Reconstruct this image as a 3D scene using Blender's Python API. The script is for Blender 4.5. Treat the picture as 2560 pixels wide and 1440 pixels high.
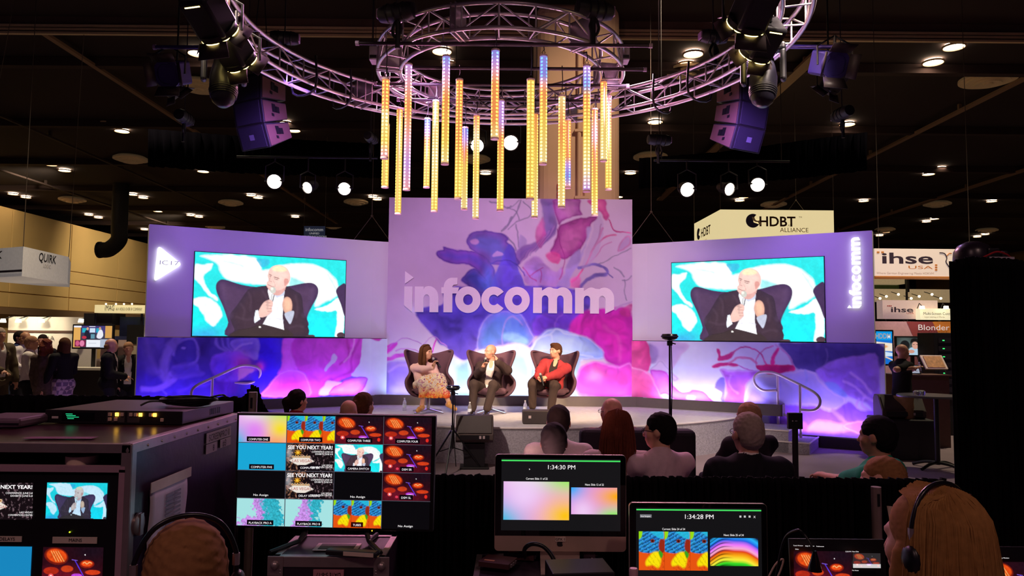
import bpy, math, random
import numpy as np
from mathutils import Vector, Matrix
random.seed(7)
rng = np.random.default_rng(11)
scene = bpy.context.scene
for o in list(bpy.data.objects):
 bpy.data.objects.remove(o)
COL = scene.collection
PI = math.pi
# ---------------------------------------------------------------- camera
F = 1850.0; CH = 1.85; TH = math.atan(122 / F); RO = math.radians(0.5)
_f = Vector((0, math.cos(TH), math.sin(TH)))
_u0 = Vector((0, -math.sin(TH), math.cos(TH))); _r0 = Vector((1, 0, 0))
_r = _r0 * math.cos(RO) + _u0 * math.sin(RO)
_u = -_r0 * math.sin(RO) + _u0 * math.cos(RO)
CAM = Vector((0, 0, CH))
def ray(px, py):
 return _f + _r * ((px - 1280) / F) - _u * ((py - 720) / F)
def at(px, py, Y):
 d = ray(px, py); return CAM + d * (Y / d.y)
def onz(px, py, z):
 d = ray(px, py); return CAM + d * ((z - CH) / d.z)
def proj(p):
 v = Vector(p) - CAM; k = v.dot(_f)
 return 1280 + F * v.dot(_r) / k, 720 - F * v.dot(_u) / k
cd = bpy.data.cameras.new('camera'); cam = bpy.data.objects.new('camera', cd); COL.objects.link(cam)
cd.sensor_width = 36; cd.lens = 36 * F / 2560; cd.clip_start = 0.05; cd.clip_end = 300
cam.matrix_world = Matrix(((_r.x, _u.x, -_f.x, 0), (_r.y, _u.y, -_f.y, 0), (_r.z, _u.z, -_f.z, CH), (0, 0, 0, 1)))
scene.camera = cam
# ---------------------------------------------------------------- view and world
vs = scene.view_settings
vs.view_transform = 'Standard'; vs.look = 'None'; vs.gamma = 1; vs.use_curve_mapping = False
vs.exposure = 0.0
w = bpy.data.worlds.new('hall_air'); scene.world = w; w.use_nodes = True
w.node_tree.nodes['Background'].inputs[0].default_value = (0.30, 0.16, 0.42, 1)
w.node_tree.nodes['Background'].inputs[1].default_value = 0.045
# ---------------------------------------------------------------- stage lights
def aim(o, tgt):
 d = Vector(tgt) - o.location
 o.rotation_euler = d.to_track_quat('-Z', 'Y').to_euler()
def spot(name, loc, tgt, watt, col, ang=50, blend=0.6, r=0.12):
 d = bpy.data.lights.new(name, 'SPOT'); d.energy = watt; d.color = col
 d.spot_size = math.radians(ang); d.spot_blend = blend; d.shadow_soft_size = r
 o = bpy.data.objects.new(name, d); COL.objects.link(o); o.location = loc; aim(o, tgt); return o
def area(name, loc, tgt, watt, col, sx, sy, xdir=None):
 d = bpy.data.lights.new(name, 'AREA'); d.shape = 'RECTANGLE'; d.size = sx; d.size_y = sy; d.energy = watt; d.color = col
 o = bpy.data.objects.new(name, d); COL.objects.link(o); o.location = loc
 z = -(Vector(tgt) - Vector(loc)).normalized()
 if xdir is None: aim(o, tgt)
 else:
  x = (Vector(xdir) - z * Vector(xdir).dot(z)).normalized(); y = z.cross(x)
  m = Matrix((x, y, z)).transposed().to_4x4(); m.translation = loc; o.matrix_world = m
 return o
SKIRT = 0.72; DECK = 0.53; ZM = 1.80; ZT = 3.71; ZC = 4.60
WARM = (1.0, 0.70, 0.38)
# front key from the fresnels on the big circle truss (house left and right)
spot('key_spot', (-3.5, 6.6, 6.2), (-1.0, 12.7, 1.3), 5600, WARM, 24, 0.8, 0.15)
spot('key_spot', (3.7, 6.6, 6.2), (0.7, 12.7, 1.3), 5600, WARM, 24, 0.8, 0.15)
spot('key_spot', (-3.2, 6.0, 6.4), (-0.8, 12.2, 0.4), 3000, (1.0, 0.80, 0.66), 40, 1.0, 0.15)
spot('key_spot', (3.2, 6.0, 6.4), (1.8, 12.2, 0.4), 3000, (1.0, 0.80, 0.68), 42, 1.0, 0.15)
# lavender and purple washes on the set walls
spot('wash_spot', (-1.2, 9.2, 5.0), (-1.0, 14.6, 3.0), 720, (0.86, 0.46, 1.0), 62, 1.0, 0.3)
spot('wash_spot', (1.4, 9.2, 5.0), (1.2, 14.6, 3.0), 720, (1.0, 0.56, 0.88), 62, 1.0, 0.3)
spot('wash_spot', (-2.9, 9.6, 5.2), (-4.9, 13.4, 3.3), 620, (0.40, 0.19, 1.0), 60, 1.0, 0.3)
spot('wash_spot', (2.9, 9.6, 5.2), (4.9, 13.4, 3.3), 620, (0.40, 0.19, 1.0), 60, 1.0, 0.3)
spot('wash_spot', (-1.9, 10.6, 5.2), (-3.0, 14.4, 2.6), 90, (1.0, 0.72, 0.86), 50, 1.0, 0.3)
spot('wash_spot', (1.9, 10.6, 5.2), (3.0, 14.4, 2.6), 90, (1.0, 0.72, 0.86), 50, 1.0, 0.3)
# light bars lying in the trough behind the grey skirt
area('trough_bar', (-0.04, 14.40, 0.70), (-0.04, 14.70, 2.4), 34, (0.55, 0.72, 1.0), 4.6, 0.06, (1, 0, 0))
area('trough_bar', (-3.64, 13.75, 0.70), (-3.80, 14.02, 2.4), 20, (0.42, 0.22, 1.0), 2.0, 0.06, (3.43, 2.0, 0))
area('trough_bar', (3.56, 13.75, 0.70), (3.72, 14.02, 2.4), 20, (0.55, 0.42, 1.0), 2.0, 0.06, (3.43, -2.0, 0))
area('floor_bar', (-5.36, 12.62, 0.24), (-5.62, 13.00, 1.8), 40, (0.26, 0.10, 1.0), 1.9, 0.08, (3.43, 2.0, 0))
area('floor_bar', (5.30, 12.62, 0.24), (5.56, 13.00, 1.8), 32, (0.46, 0.26, 1.0), 1.9, 0.08, (3.43, -2.0, 0))
# pink light from the truss over the audience
spot('audience_spot', (-1.5, 10.6, 5.6), (-1.0, 5.5, 0.6), 900, (1.0, 0.35, 0.62), 80, 1.0, 0.3)
spot('audience_spot', (1.8, 10.6, 5.6), (1.6, 5.0, 0.6), 1100, (1.0, 0.42, 0.66), 80, 1.0, 0.3)
spot('audience_spot', (3.0, 8.6, 5.4), (4.0, 6.5, 0.0), 260, (0.62, 0.36, 1.0), 90, 1.0, 0.3)
spot('audience_spot', (-2.6, 8.0, 5.4), (-1.6, 3.0, 1.3), 220, (0.85, 0.34, 0.72), 70, 1.0, 0.3)
# magenta wash up into the rig
spot('rig_spot', (-1.6, 12.2, 1.0), (-0.6, 9.2, 5.4), 420, (1.0, 0.30, 0.62), 80, 1.0, 0.3)
spot('rig_spot', (1.7, 12.2, 1.0), (0.6, 9.2, 5.4), 420, (0.95, 0.40, 0.62), 80, 1.0, 0.3)
spot('rig_spot', (0.0, 4.6, 0.9), (0.4, 17.0, 7.0), 500, (1.0, 0.50, 0.50), 60, 1.0, 0.3)
# hall lamps above and behind the control desk
spot('hall_lamp', (3.4, -3.5, 9.6), (0.8, 4.2, 0.8), 420, (1.0, 0.62, 0.56), 70, 1.0, 0.25)
spot('hall_lamp', (-4.2, -3.0, 9.6), (-1.0, 3.4, 1.2), 380, (1.0, 0.58, 0.58), 60, 1.0, 0.25)
spot('hall_lamp', (3.5, 11.5, 9.6), (1.4, 16.2, 6.2), 900, (1.0, 0.74, 0.52), 60, 1.0, 0.25)  # unseen ceiling lamp over the stage, added to brighten the cream column
# ---------------------------------------------------------------- helpers
def lin(c):
 c = np.asarray(c, dtype=float) / 255.0
 return np.where(c <= 0.04045, c / 12.92, ((c + 0.055) / 1.055) ** 2.4)
def L4(c):
 r = lin(c); return (float(r[0]), float(r[1]), float(r[2]), 1.0)
MATS = {}
def M(name, col=(128, 128, 128), rough=0.6, metal=0.0, var=0.12, scale=18.0, bump=0.0, emit=0.0, spec=0.5, bscale=None, trans=0.0):
 """procedural material: sRGB colour with noise variation, optional bump or glow"""
 if name in MATS: return MATS[name]
 m = bpy.data.materials.new(name); m.use_nodes = True; nt = m.node_tree; b = nt.nodes['Principled BSDF']
 b.inputs['Roughness'].default_value = rough; b.inputs['Metallic'].default_value = metal
 b.inputs['Specular IOR Level'].default_value = spec
 c = L4(col)
 tc = nt.nodes.new('ShaderNodeTexCoord')
 nz = nt.nodes.new('ShaderNodeTexNoise'); nz.inputs['Scale'].default_value = scale; nz.inputs['Detail'].default_value = 4
 nt.links.new(tc.outputs['Object'], nz.inputs['Vector'])
 mx = nt.nodes.new('ShaderNodeMix'); mx.data_type = 'RGBA'
 mx.inputs[6].default_value = tuple(x * (1 - var) for x in c[:3]) + (1,)
 mx.inputs[7].default_value = tuple(min(1, x * (1 + var)) for x in c[:3]) + (1,)
 nt.links.new(nz.outputs['Fac'], mx.inputs[0]); nt.links.new(mx.outputs[2], b.inputs['Base Color'])
 if bump:
  n2 = nt.nodes.new('ShaderNodeTexNoise'); n2.inputs['Scale'].default_value = bscale or scale * 4; n2.inputs['Detail'].default_value = 3
  nt.links.new(tc.outputs['Object'], n2.inputs['Vector'])
  bp = nt.nodes.new('ShaderNodeBump'); bp.inputs['Strength'].default_value = bump; bp.inputs['Distance'].default_value = 0.02
  nt.links.new(n2.outputs['Fac'], bp.inputs['Height']); nt.links.new(bp.outputs['Normal'], b.inputs['Normal'])
 if emit:
  nt.links.new(mx.outputs[2], b.inputs['Emission Color']); b.inputs['Emission Strength'].default_value = emit
 if trans:
  b.inputs['Transmission Weight'].default_value = trans; b.inputs['IOR'].default_value = 1.35
 MATS[name] = m; return m
def MV(name, emit=0.0, rough=0.5, spec=0.3):
 """material that reads the printed colours stored on the surface"""
 if name in MATS: return MATS[name]
 m = bpy.data.materials.new(name); m.use_nodes = True; nt = m.node_tree; b = nt.nodes['Principled BSDF']
 ca = nt.nodes.new('ShaderNodeVertexColor'); ca.layer_name = 'print'
 b.inputs['Roughness'].default_value = rough; b.inputs['Specular IOR Level'].default_value = spec
 if emit:
  b.inputs['Base Color'].default_value = (0.01, 0.01, 0.012, 1)
  nt.links.new(ca.outputs['Color'], b.inputs['Emission Color']); b.inputs['Emission Strength'].default_value = emit
 else:
  nt.links.new(ca.outputs['Color'], b.inputs['Base Color'])
 MATS[name] = m; return m
def tag(o, label, cat, group=None, kind=None):
 if label: o['label'] = label
 if cat: o['category'] = cat
 if group: o['group'] = group
 if kind: o['kind'] = kind
 return o
def thing(name, label, cat, loc=(0, 0, 0), rz=0.0, group=None):
 o = bpy.data.objects.new(name, None); COL.objects.link(o); o.empty_display_size = 0.1
 o.location = loc; o.rotation_euler = (0, 0, rz); return tag(o, label, cat, group)
def link(name, me, mat=None, parent=None, loc=None, rot=None):
 o = bpy.data.objects.new(name, me); COL.objects.link(o)
 if mat is not None and not me.materials: me.materials.append(mat)
 if parent is not None: o.parent = parent
 if loc is not None: o.location = loc
 if rot is not None: o.rotation_euler = rot
 return o
class MB:
 def __init__(s): s.v = []; s.f = []
 def add(s, vs, fs):
  n = len(s.v); s.v += [tuple(p) for p in vs]; s.f += [tuple(i + n for i in f) for f in fs]; return s
 def box(s, lo, hi, rz=0.0, c=None):
  x0, y0, z0 = lo; x1, y1, z1 = hi
  vs = [(x, y, z) for z in (z0, z1) for y in (y0, y1) for x in (x0, x1)]
  if rz:
   c = c or ((x0 + x1) / 2, (y0 + y1) / 2); k, q = math.cos(rz), math.sin(rz)
   vs = [(c[0] + (x - c[0]) * k - (y - c[1]) * q, c[1] + (x - c[0]) * q + (y - c[1]) * k, z) for x, y, z in vs]
  return s.add(vs, [(0, 2, 3, 1), (4, 5, 7, 6), (0, 1, 5, 4), (2, 6, 7, 3), (0, 4, 6, 2), (1, 3, 7, 5)])
 def obox(s, c, ax, ay, az):
  """box about centre c with half-axis vectors"""
  c = Vector(c); ax = Vector(ax); ay = Vector(ay); az = Vector(az)
  vs = [c + ax * i + ay * j + az * k for k in (-1, 1) for j in (-1, 1) for i in (-1, 1)]
  return s.add(vs, [(0, 2, 3, 1), (4, 5, 7, 6), (0, 1, 5, 4), (2, 6, 7, 3), (0, 4, 6, 2), (1, 3, 7, 5)])
 def tube(s, pts, r, n=8, cap=True, closed=False):
  pts = [Vector(p) for p in pts]; m = len(pts)
  rs = r if isinstance(r, (list, tuple)) else [r] * m
  rings = []; prev = None
  for i, p in enumerate(pts):
   if closed: t = pts[(i + 1) % m] - pts[i - 1]
   else: t = pts[min(i + 1, m - 1)] - pts[max(i - 1, 0)]
   t.normalize()
   if prev is None:
    a = Vector((0, 0, 1)) if abs(t.z) < 0.9 else Vector((1, 0, 0))
    x = t.cross(a).normalized()
   else:
    x = (prev - t * prev.dot(t)).normalized()
   prev = x; y = t.cross(x)
   rings.append([p + (x * math.cos(2 * PI * k / n) + y * math.sin(2 * PI * k / n)) * rs[i] for k in range(n)])
  vs = [q for rg in rings for q in rg]; fs = []
  for i in range(m if closed else m - 1):
   j = (i + 1) % m
   for k in range(n):
    k2 = (k + 1) % n; fs.append((i * n + k, i * n + k2, j * n + k2, j * n + k))
  if cap and not closed:
   fs.append(tuple(range(n - 1, -1, -1))); fs.append(tuple((m - 1) * n + k for k in range(n)))
  return s.add(vs, fs)
 def lathe(s, prof, c=(0, 0, 0), n=24, axis='z', a0=0.0, a1=2 * PI):
  full = abs(a1 - a0 - 2 * PI) < 1e-6; k = n if full else n + 1
  vs = []
  for r, h in prof:
   for i in range(k):
    a = a0 + (a1 - a0) * i / n
    x, y = r * math.cos(a), r * math.sin(a)
    p = (x, y, h) if axis == 'z' else ((h, x, y) if axis == 'x' else (x, h, y))
    vs.append((c[0] + p[0], c[1] + p[1], c[2] + p[2]))
  fs = []
  for j in range(len(prof) - 1):
   for i in range(n):
    i2 = (i + 1) % k; fs.append((j * k + i, j * k + i2, (j + 1) * k + i2, (j + 1) * k + i))
  if full:
   if prof[0][0] > 1e-6: fs.append(tuple(range(k - 1, -1, -1)))
   if prof[-1][0] > 1e-6: fs.append(tuple((len(prof) - 1) * k + i for i in range(k)))
  return s.add(vs, fs)
 def prism(s, poly, d, o=(0, 0, 0), X=(1, 0, 0), Y=(0, 0, 1)):
  """2-D outline (u,v) extruded by vector d"""
  o = Vector(o); X = Vector(X); Y = Vector(Y); d = Vector(d); n = len(poly)
  a = [o + X * u + Y * v for u, v in poly]
  fs = [tuple(range(n)), tuple(range(2 * n - 1, n - 1, -1))] + [(i, i + n, (i + 1) % n + n, (i + 1) % n) for i in range(n)]
  return s.add(a + [p + d for p in a], fs)
 def ball(s, c, r, n=12, m=8):
  r = (r, r, r) if not isinstance(r, (tuple, list)) else r
  vs = [(c[0], c[1], c[2] - r[2])]
  for j in range(1, m):
   t = -PI / 2 + PI * j / m
   for i in range(n):
    a = 2 * PI * i / n
    vs.append((c[0] + r[0] * math.cos(t) * math.cos(a), c[1] + r[1] * math.cos(t) * math.sin(a), c[2] + r[2] * math.sin(t)))
  vs.append((c[0], c[1], c[2] + r[2])); fs = []
  for i in range(n): fs.append((0, 1 + (i + 1) % n, 1 + i))
  for j in range(m - 2):
   for i in range(n):
    a, b = 1 + j * n + i, 1 + j * n + (i + 1) % n; fs.append((a, b, b + n, a + n))
  t = len(vs) - 1
  for i in range(n): fs.append((t, 1 + (m - 2) * n + i, 1 + (m - 2) * n + (i + 1) % n))
  return s.add(vs, fs)
 def mesh(s, name='m', smooth=None):
  me = bpy.data.meshes.new(name); me.from_pydata(s.v, [], s.f); me.validate()
  if smooth is not None:
   me.polygons.foreach_set('use_smooth', [True] * len(me.polygons))
   try: me.set_sharp_from_angle(angle=math.radians(smooth))
   except Exception: pass
  me.update(); return me
 def build(s, name, mat, parent=None, smooth=None, bev=0.0, loc=None, rot=None, seg=2):
  o = link(name, s.mesh(name, smooth), mat, parent, loc, rot)
  if bev:
   b = o.modifiers.new('bevel', 'BEVEL'); b.width = bev; b.segments = seg; b.limit_method = 'ANGLE'; b.harden_normals = False
  return o
def B(lo, hi, rz=0.0, c=None): return MB().box(lo, hi, rz, c)
def T(pts, r, n=8, **k): return MB().tube(pts, r, n, **k)
def clone(o, parent=None, **kw):
 c = o.copy(); COL.objects.link(c); c.parent = parent
 for k, v in kw.items(): c[k] = v
 for ch in list(o.children): clone(ch, c)
 return c
def smoothpath(pts, sub=6, closed=False):
 pts = [Vector(p) for p in pts]; n = len(pts); out = []
 for i in range(n if closed else n - 1):
  g = (lambda k: pts[k % n]) if closed else (lambda k: pts[max(0, min(n - 1, k))])
  p0, p1, p2, p3 = g(i - 1), g(i), g(i + 1), g(i + 2)
  for j in range(sub):
   t = j / sub
   out.append(0.5 * ((2 * p1) + (p2 - p0) * t + (2 * p0 - 5 * p1 + 4 * p2 - p3) * t * t + (3 * p1 - p0 - 3 * p2 + p3) * t ** 3))
 if not closed: out.append(pts[-1])
 return out
# ---- lettering
def text(parent, s, o, X, Y, h, mat, name='lettering', width=None, ext=0.0, off=0.0, align='CENTER', shear=0.0, spacing=1.0):
 """flat lettering; o = anchor on the baseline, X/Y = reading and up directions, h = capital height"""
 c = bpy.data.curves.new(name, 'FONT'); c.body = s; c.align_x = align; c.offset = off; c.shear = shear; c.space_character = spacing
 c.extrude = ext / max(h, 1e-6) * 0.72; c.resolution_u = 3
 t = bpy.data.objects.new(name, c)
 me = bpy.data.meshes.new_from_object(t)
 bpy.data.objects.remove(t); bpy.data.curves.remove(c)
 k = h / 0.72
 X = Vector(X).normalized(); Y = Vector(Y).normalized(); Z = X.cross(Y)
 kx = k
 if width and len(me.vertices):
  xs = [v.co.x for v in me.vertices]; kx = width / max(1e-6, max(xs) - min(xs))
 o = Vector(o)
 for v in me.vertices:
  p = v.co.copy(); v.co = o + X * p.x * kx + Y * p.y * k + Z * p.z * k
 return link(name, me, mat, parent)
# ---- painting: colours evaluated at surface points, in picture coordinates
_tab = rng.random((256, 256))
def vnoise(x, y):
 xi = np.floor(x).astype(int); yi = np.floor(y).astype(int); fx = x - xi; fy = y - yi
 fx = fx * fx * (3 - 2 * fx); fy = fy * fy * (3 - 2 * fy)
 a = _tab[xi % 256, yi % 256]; b = _tab[(xi + 1) % 256, yi % 256]; c = _tab[xi % 256, (yi + 1) % 256]; d = _tab[(xi + 1) % 256, (yi + 1) % 256]
 return (a * (1 - fx) + b * fx) * (1 - fy) + (c * (1 - fx) + d * fx) * fy
def fbm(x, y, o=4):
 r = 0; a = 0.5; t = 0
 for i in range(o):
  r = r + a * vnoise(x * 2 ** i + 17.3 * i, y * 2 ** i + 9.1 * i); t += a; a *= 0.5
 return r / t
class Paint:
 def __init__(s, X, Y, bg=(0, 0, 0)):
  s.X = X.astype(float); s.Y = Y.astype(float); s.C = np.empty(X.shape + (3,)); s.C[...] = lin(bg)
 def warp(s, amp, sc, seed=0):
  """organic displacement of everything painted afterwards"""
  s.X0, s.Y0 = s.X, s.Y
  s.X = s.X0 + amp * (fbm(s.X0 / sc + seed, s.Y0 / sc + 5, 3) - 0.5) * 2
  s.Y = s.Y0 + amp * (fbm(s.X0 / sc + 31 + seed, s.Y0 / sc + 77, 3) - 0.5) * 2
 def unwarp(s): s.X, s.Y = s.X0, s.Y0
 def put(s, a, col):
  col = lin(col) if np.ndim(col) == 1 else col
  s.C = s.C * (1 - a[..., None]) + col * a[..., None]
 def sd(s, pts, closed=True):
  d = np.full(s.X.shape, 1e9); ins = np.zeros(s.X.shape, bool); n = len(pts)
  for i in range(n if closed else n - 1):
   x0, y0 = pts[i]; x1, y1 = pts[(i + 1) % n]
   ex, ey = x1 - x0, y1 - y0; L = ex * ex + ey * ey + 1e-9
   t = np.clip(((s.X - x0) * ex + (s.Y - y0) * ey) / L, 0, 1)
   d = np.minimum(d, (s.X - x0 - t * ex) ** 2 + (s.Y - y0 - t * ey) ** 2)
   if closed and y0 != y1:
    c = ((y0 > s.Y) != (y1 > s.Y)) & (s.X < ex * (s.Y - y0) / ey + x0); ins ^= c
  d = np.sqrt(d); return np.where(ins, -d, d) if closed else d
 def cr(s, pts, sub=4, closed=True):
  q = smoothpath([(a, b, 0) for a, b in pts], sub, closed); return [(p.x, p.y) for p in q]
 def poly(s, pts, col, soft=2.0, a=1.0, smooth=True, core=None, depth=20.0, rim=None, rimw=3.0):
  if smooth: pts = s.cr(pts)
  d = s.sd(pts); m = np.clip(0.5 - d / soft, 0, 1)
  c = np.empty(s.C.shape); c[...] = lin(col)
  if core is not None:
   t = np.clip(-d / depth, 0, 1)[..., None]; c = c * (1 - t) + lin(core) * t
  if rim is not None:
   t = (np.clip(1 - np.abs(d + rimw * 0.8) / rimw, 0, 1) * 0.8)[..., None]; c = c * (1 - t) + lin(rim) * t
  s.put(m * a, c); return s
 def stroke(s, pts, w, col, a=1.0, soft=1.5, smooth=True):
  if smooth: pts = s.cr(pts, 5, False)
  d = s.sd(pts, False); s.put(np.clip(0.5 - (d - w / 2) / soft, 0, 1) * a, col); return s
 def ell(s, cx, cy, rx, ry, col, a=1.0, soft=0.15, rot=0.0):
  k, q = math.cos(rot), math.sin(rot); x = s.X - cx; y = s.Y - cy
  d = np.sqrt(((x * k + y * q) / rx) ** 2 + ((-x * q + y * k) / ry) ** 2)
  s.put(np.clip((1 - d) / soft + 0.5, 0, 1) * a, col); return s
 def rect(s, x0, y0, x1, y1, col, a=1.0):
  s.put(((s.X >= x0) & (s.X < x1) & (s.Y >= y0) & (s.Y < y1)) * a, col); return s
 def glow(s, cx, cy, rx, ry, col, a=1.0):
  s.put(a * np.exp(-((s.X - cx) / rx) ** 2 - ((s.Y - cy) / ry) ** 2), col); return s
 def mottle(s, amt, sc, seed=0):
  s.C = s.C * (1 + amt * (fbm(s.X / sc + seed, s.Y / sc, 4) - 0.5) * 2)[..., None]; return s
def gridmesh(name, P3, C, mat, parent=None):
 """P3: (h,w,3) points, C: (h,w,3) linear colours"""
 h, w_ = P3.shape[:2]; me = bpy.data.meshes.new(name)
 idx = np.arange(h * w_).reshape(h, w_)
 q = np.stack([idx[:-1, :-1], idx[1:, :-1], idx[1:, 1:], idx[:-1, 1:]], -1).reshape(-1, 4)
 me.vertices.add(h * w_); me.vertices.foreach_set('co', P3.reshape(-1).astype(np.float32))
 me.loops.add(q.size); me.loops.foreach_set('vertex_index', q.reshape(-1).astype(np.int32))
 me.polygons.add(len(q)); me.polygons.foreach_set('loop_start', np.arange(0, q.size, 4, dtype=np.int32))
 me.update(calc_edges=True)
 ca = me.color_attributes.new('print', 'FLOAT_COLOR', 'POINT')
 rgba = np.ones((h * w_, 4), np.float32); rgba[:, :3] = np.clip(C.reshape(-1, 3), 0, 4); ca.data.foreach_set('color', rgba.reshape(-1))
 return link(name, me, mat, parent)
def bil(tl, tr, br, bl, nx, ny):
 u = np.linspace(0, 1, nx)[None, :, None]; v = np.linspace(0, 1, ny)[:, None, None]
 tl, tr, br, bl = [np.array(p, float) for p in (tl, tr, br, bl)]
 return (tl * (1 - u) + tr * u) * (1 - v) + (bl * (1 - u) + br * u) * v
def uvgrid(nx, ny, w_=1.0, h=1.0):
 return np.meshgrid(np.linspace(0, w_, nx), np.linspace(0, h, ny))
def projarr(P3):
 v = P3 - np.array(CAM); k = v @ np.array(_f)
 return 1280 + F * (v @ np.array(_r)) / k, 720 - F * (v @ np.array(_u)) / k
# ---- smooth solids from blended capsules and ellipsoids (people, cushions, cloth)
class Sdf:
 def __init__(s, k=0.03): s.p = []; s.k = k
 def cap(s, a, b, r0, r1=None, k=None, op='u'):
  s.p.append(('c', np.array(a, float), np.array(b, float), r0, r0 if r1 is None else r1, s.k if k is None else k, op)); return s
 def ell(s, c, r, R=None, k=None, op='u'):
  s.p.append(('e', np.array(c, float), np.array(r, float), np.eye(3) if R is None else np.array(R, float), 0, s.k if k is None else k, op)); return s
 def half(s, c, n, k=0.004):
  """cut away everything on the +n side"""
  s.p.append(('h', np.array(c, float), np.array(n, float) / np.linalg.norm(n), 0, 0, k, 'cut')); return s
 def bounds(s):
  lo = np.full(3, 1e9); hi = -lo
  for t, a, b, c, d, k, op in s.p:
   if op != 'u': continue
   if t == 'c': m = max(c, d); l = np.minimum(a, b) - m; h = np.maximum(a, b) + m
   else: m = b.max(); l = a - m; h = a + m
   lo = np.minimum(lo, l); hi = np.maximum(hi, h)
  return lo, hi
 def mesh(s, name, vox, infl=0.0, disp=None):
  lo, hi = s.bounds(); pad = vox * 3 + infl + 0.01; lo = lo - pad; hi = hi + pad
  n = np.ceil((hi - lo) / vox).astype(int) + 1
  ax = [lo[i] + vox * np.arange(n[i]) for i in range(3)]
  D = np.full(tuple(n), 0.3, np.float32)
  for t, a, b, c, d, k, op in s.p:
   if t == 'h':
    e = sum((ax[i].reshape([-1 if j == i else 1 for j in range(3)]) - a[i]) * b[i] for i in range(3))
    D = np.maximum(D, e); continue
   if t == 'c': m = max(c, d); l = np.minimum(a, b) - m; h = np.maximum(a, b) + m
   else: m = b.max(); l = a - m; h = a + m
   mg = k + infl + vox * 3 + 0.015
   i0 = np.clip(np.floor((l - mg - lo) / vox).astype(int), 0, n); i1 = np.clip(np.ceil((h + mg - lo) / vox).astype(int) + 1, 0, n)
   if np.any(i1 <= i0): continue
   sl = tuple(slice(i0[j], i1[j]) for j in range(3))
   x = ax[0][sl[0]][:, None, None]; y = ax[1][sl[1]][None, :, None]; z = ax[2][sl[2]][None, None, :]
   if t == 'c':
    ba = b - a; L = float(ba @ ba) + 1e-12
    h_ = np.clip(((x - a[0]) * ba[0] + (y - a[1]) * ba[1] + (z - a[2]) * ba[2]) / L, 0, 1)
    e = np.sqrt((x - a[0] - ba[0] * h_) ** 2 + (y - a[1] - ba[1] * h_) ** 2 + (z - a[2] - ba[2] * h_) ** 2) - (c + (d - c) * h_)
   else:
    R = c; px = (x - a[0]); py = (y - a[1]); pz = (z - a[2])
    q = [R[0, j] * px + R[1, j] * py + R[2, j] * pz for j in range(3)]
    k0 = np.sqrt((q[0] / b[0]) ** 2 + (q[1] / b[1]) ** 2 + (q[2] / b[2]) ** 2)
    k1 = np.sqrt((q[0] / b[0] ** 2) ** 2 + (q[1] / b[1] ** 2) ** 2 + (q[2] / b[2] ** 2) ** 2) + 1e-9
    e = k0 * (k0 - 1) / k1
   A = D[sl]
   if op == 'u':
    e = e - infl
    if k > 1e-5:
     hh = np.maximum(k - np.abs(A - e), 0) / k; D[sl] = np.minimum(A, e) - hh * hh * k * 0.25
    else: D[sl] = np.minimum(A, e)
   else:
    D[sl] = np.maximum(A, -e)
  if disp is not None:
   x = ax[0][:, None, None]; y = ax[1][None, :, None]; z = ax[2][None, None, :]
   D = D + disp(x, y, z)
  return surfnet(name, D, lo, vox)
def surfnet(name, D, lo, vox):
 S = D < 0; n = D.shape
 c = [S[i:n[0] - 1 + i, j:n[1] - 1 + j, k:n[2] - 1 + k] for i in (0, 1) for j in (0, 1) for k in (0, 1)]
 cnt = sum(a.astype(np.int8) for a in c); act = (cnt > 0) & (cnt < 8)
 ii = np.argwhere(act); ids = np.full(act.shape, -1, np.int64); ids[act] = np.arange(len(ii))
 acc = np.zeros((len(ii), 3)); w_ = np.zeros(len(ii))
 offs = [(i, j, k) for i in (0, 1) for j in (0, 1) for k in (0, 1)]
 for a in offs:
  for axn in range(3):
   if a[axn]: continue
   b = list(a); b[axn] = 1
   da = D[ii[:, 0] + a[0], ii[:, 1] + a[1], ii[:, 2] + a[2]]; db = D[ii[:, 0] + b[0], ii[:, 1] + b[1], ii[:, 2] + b[2]]
   m = (da < 0) != (db < 0); t = np.where(m, da / np.where(m, da - db, 1), 0)
   p = np.array(a, float)[None, :] + np.zeros((len(ii), 3)); p[:, axn] = t
   acc[m] += p[m]; w_ += m
 V = lo + vox * (ii + acc / np.maximum(w_, 1)[:, None])
 Q = []
 for axn in range(3):
  u_, v_ = [(1, 2), (2, 0), (0, 1)][axn]
  s0 = [slice(0, m) for m in n]; s1 = [slice(0, m) for m in n]
  s0[axn] = slice(0, n[axn] - 1); s1[axn] = slice(1, n[axn])
  for q in (u_, v_): s0[q] = s1[q] = slice(1, n[q] - 1)
  A = S[tuple(s0)]; Bb = S[tuple(s1)]
  e = np.argwhere(A != Bb)
  if not len(e): continue
  fl = A[e[:, 0], e[:, 1], e[:, 2]]
  e = e.copy(); e[:, u_] += 1; e[:, v_] += 1
  def gid(du, dv):
   f = e.copy(); f[:, u_] += du; f[:, v_] += dv; return ids[f[:, 0], f[:, 1], f[:, 2]]
  q = np.stack([gid(-1, -1), gid(0, -1), gid(0, 0), gid(-1, 0)], -1)
  q[~fl] = q[~fl][:, ::-1]; Q.append(q)
 Q = np.concatenate(Q); Q = Q[(Q >= 0).all(1)]
 me = bpy.data.meshes.new(name)
 me.vertices.add(len(V)); me.vertices.foreach_set('co', V.reshape(-1).astype(np.float32))
 me.loops.add(Q.size); me.loops.foreach_set('vertex_index', Q.reshape(-1).astype(np.int32))
 me.polygons.add(len(Q)); me.polygons.foreach_set('loop_start', np.arange(0, Q.size, 4, dtype=np.int32))
 me.polygons.foreach_set('use_smooth', np.ones(len(Q), bool)); me.update(calc_edges=True); me.validate()
 return me
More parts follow.
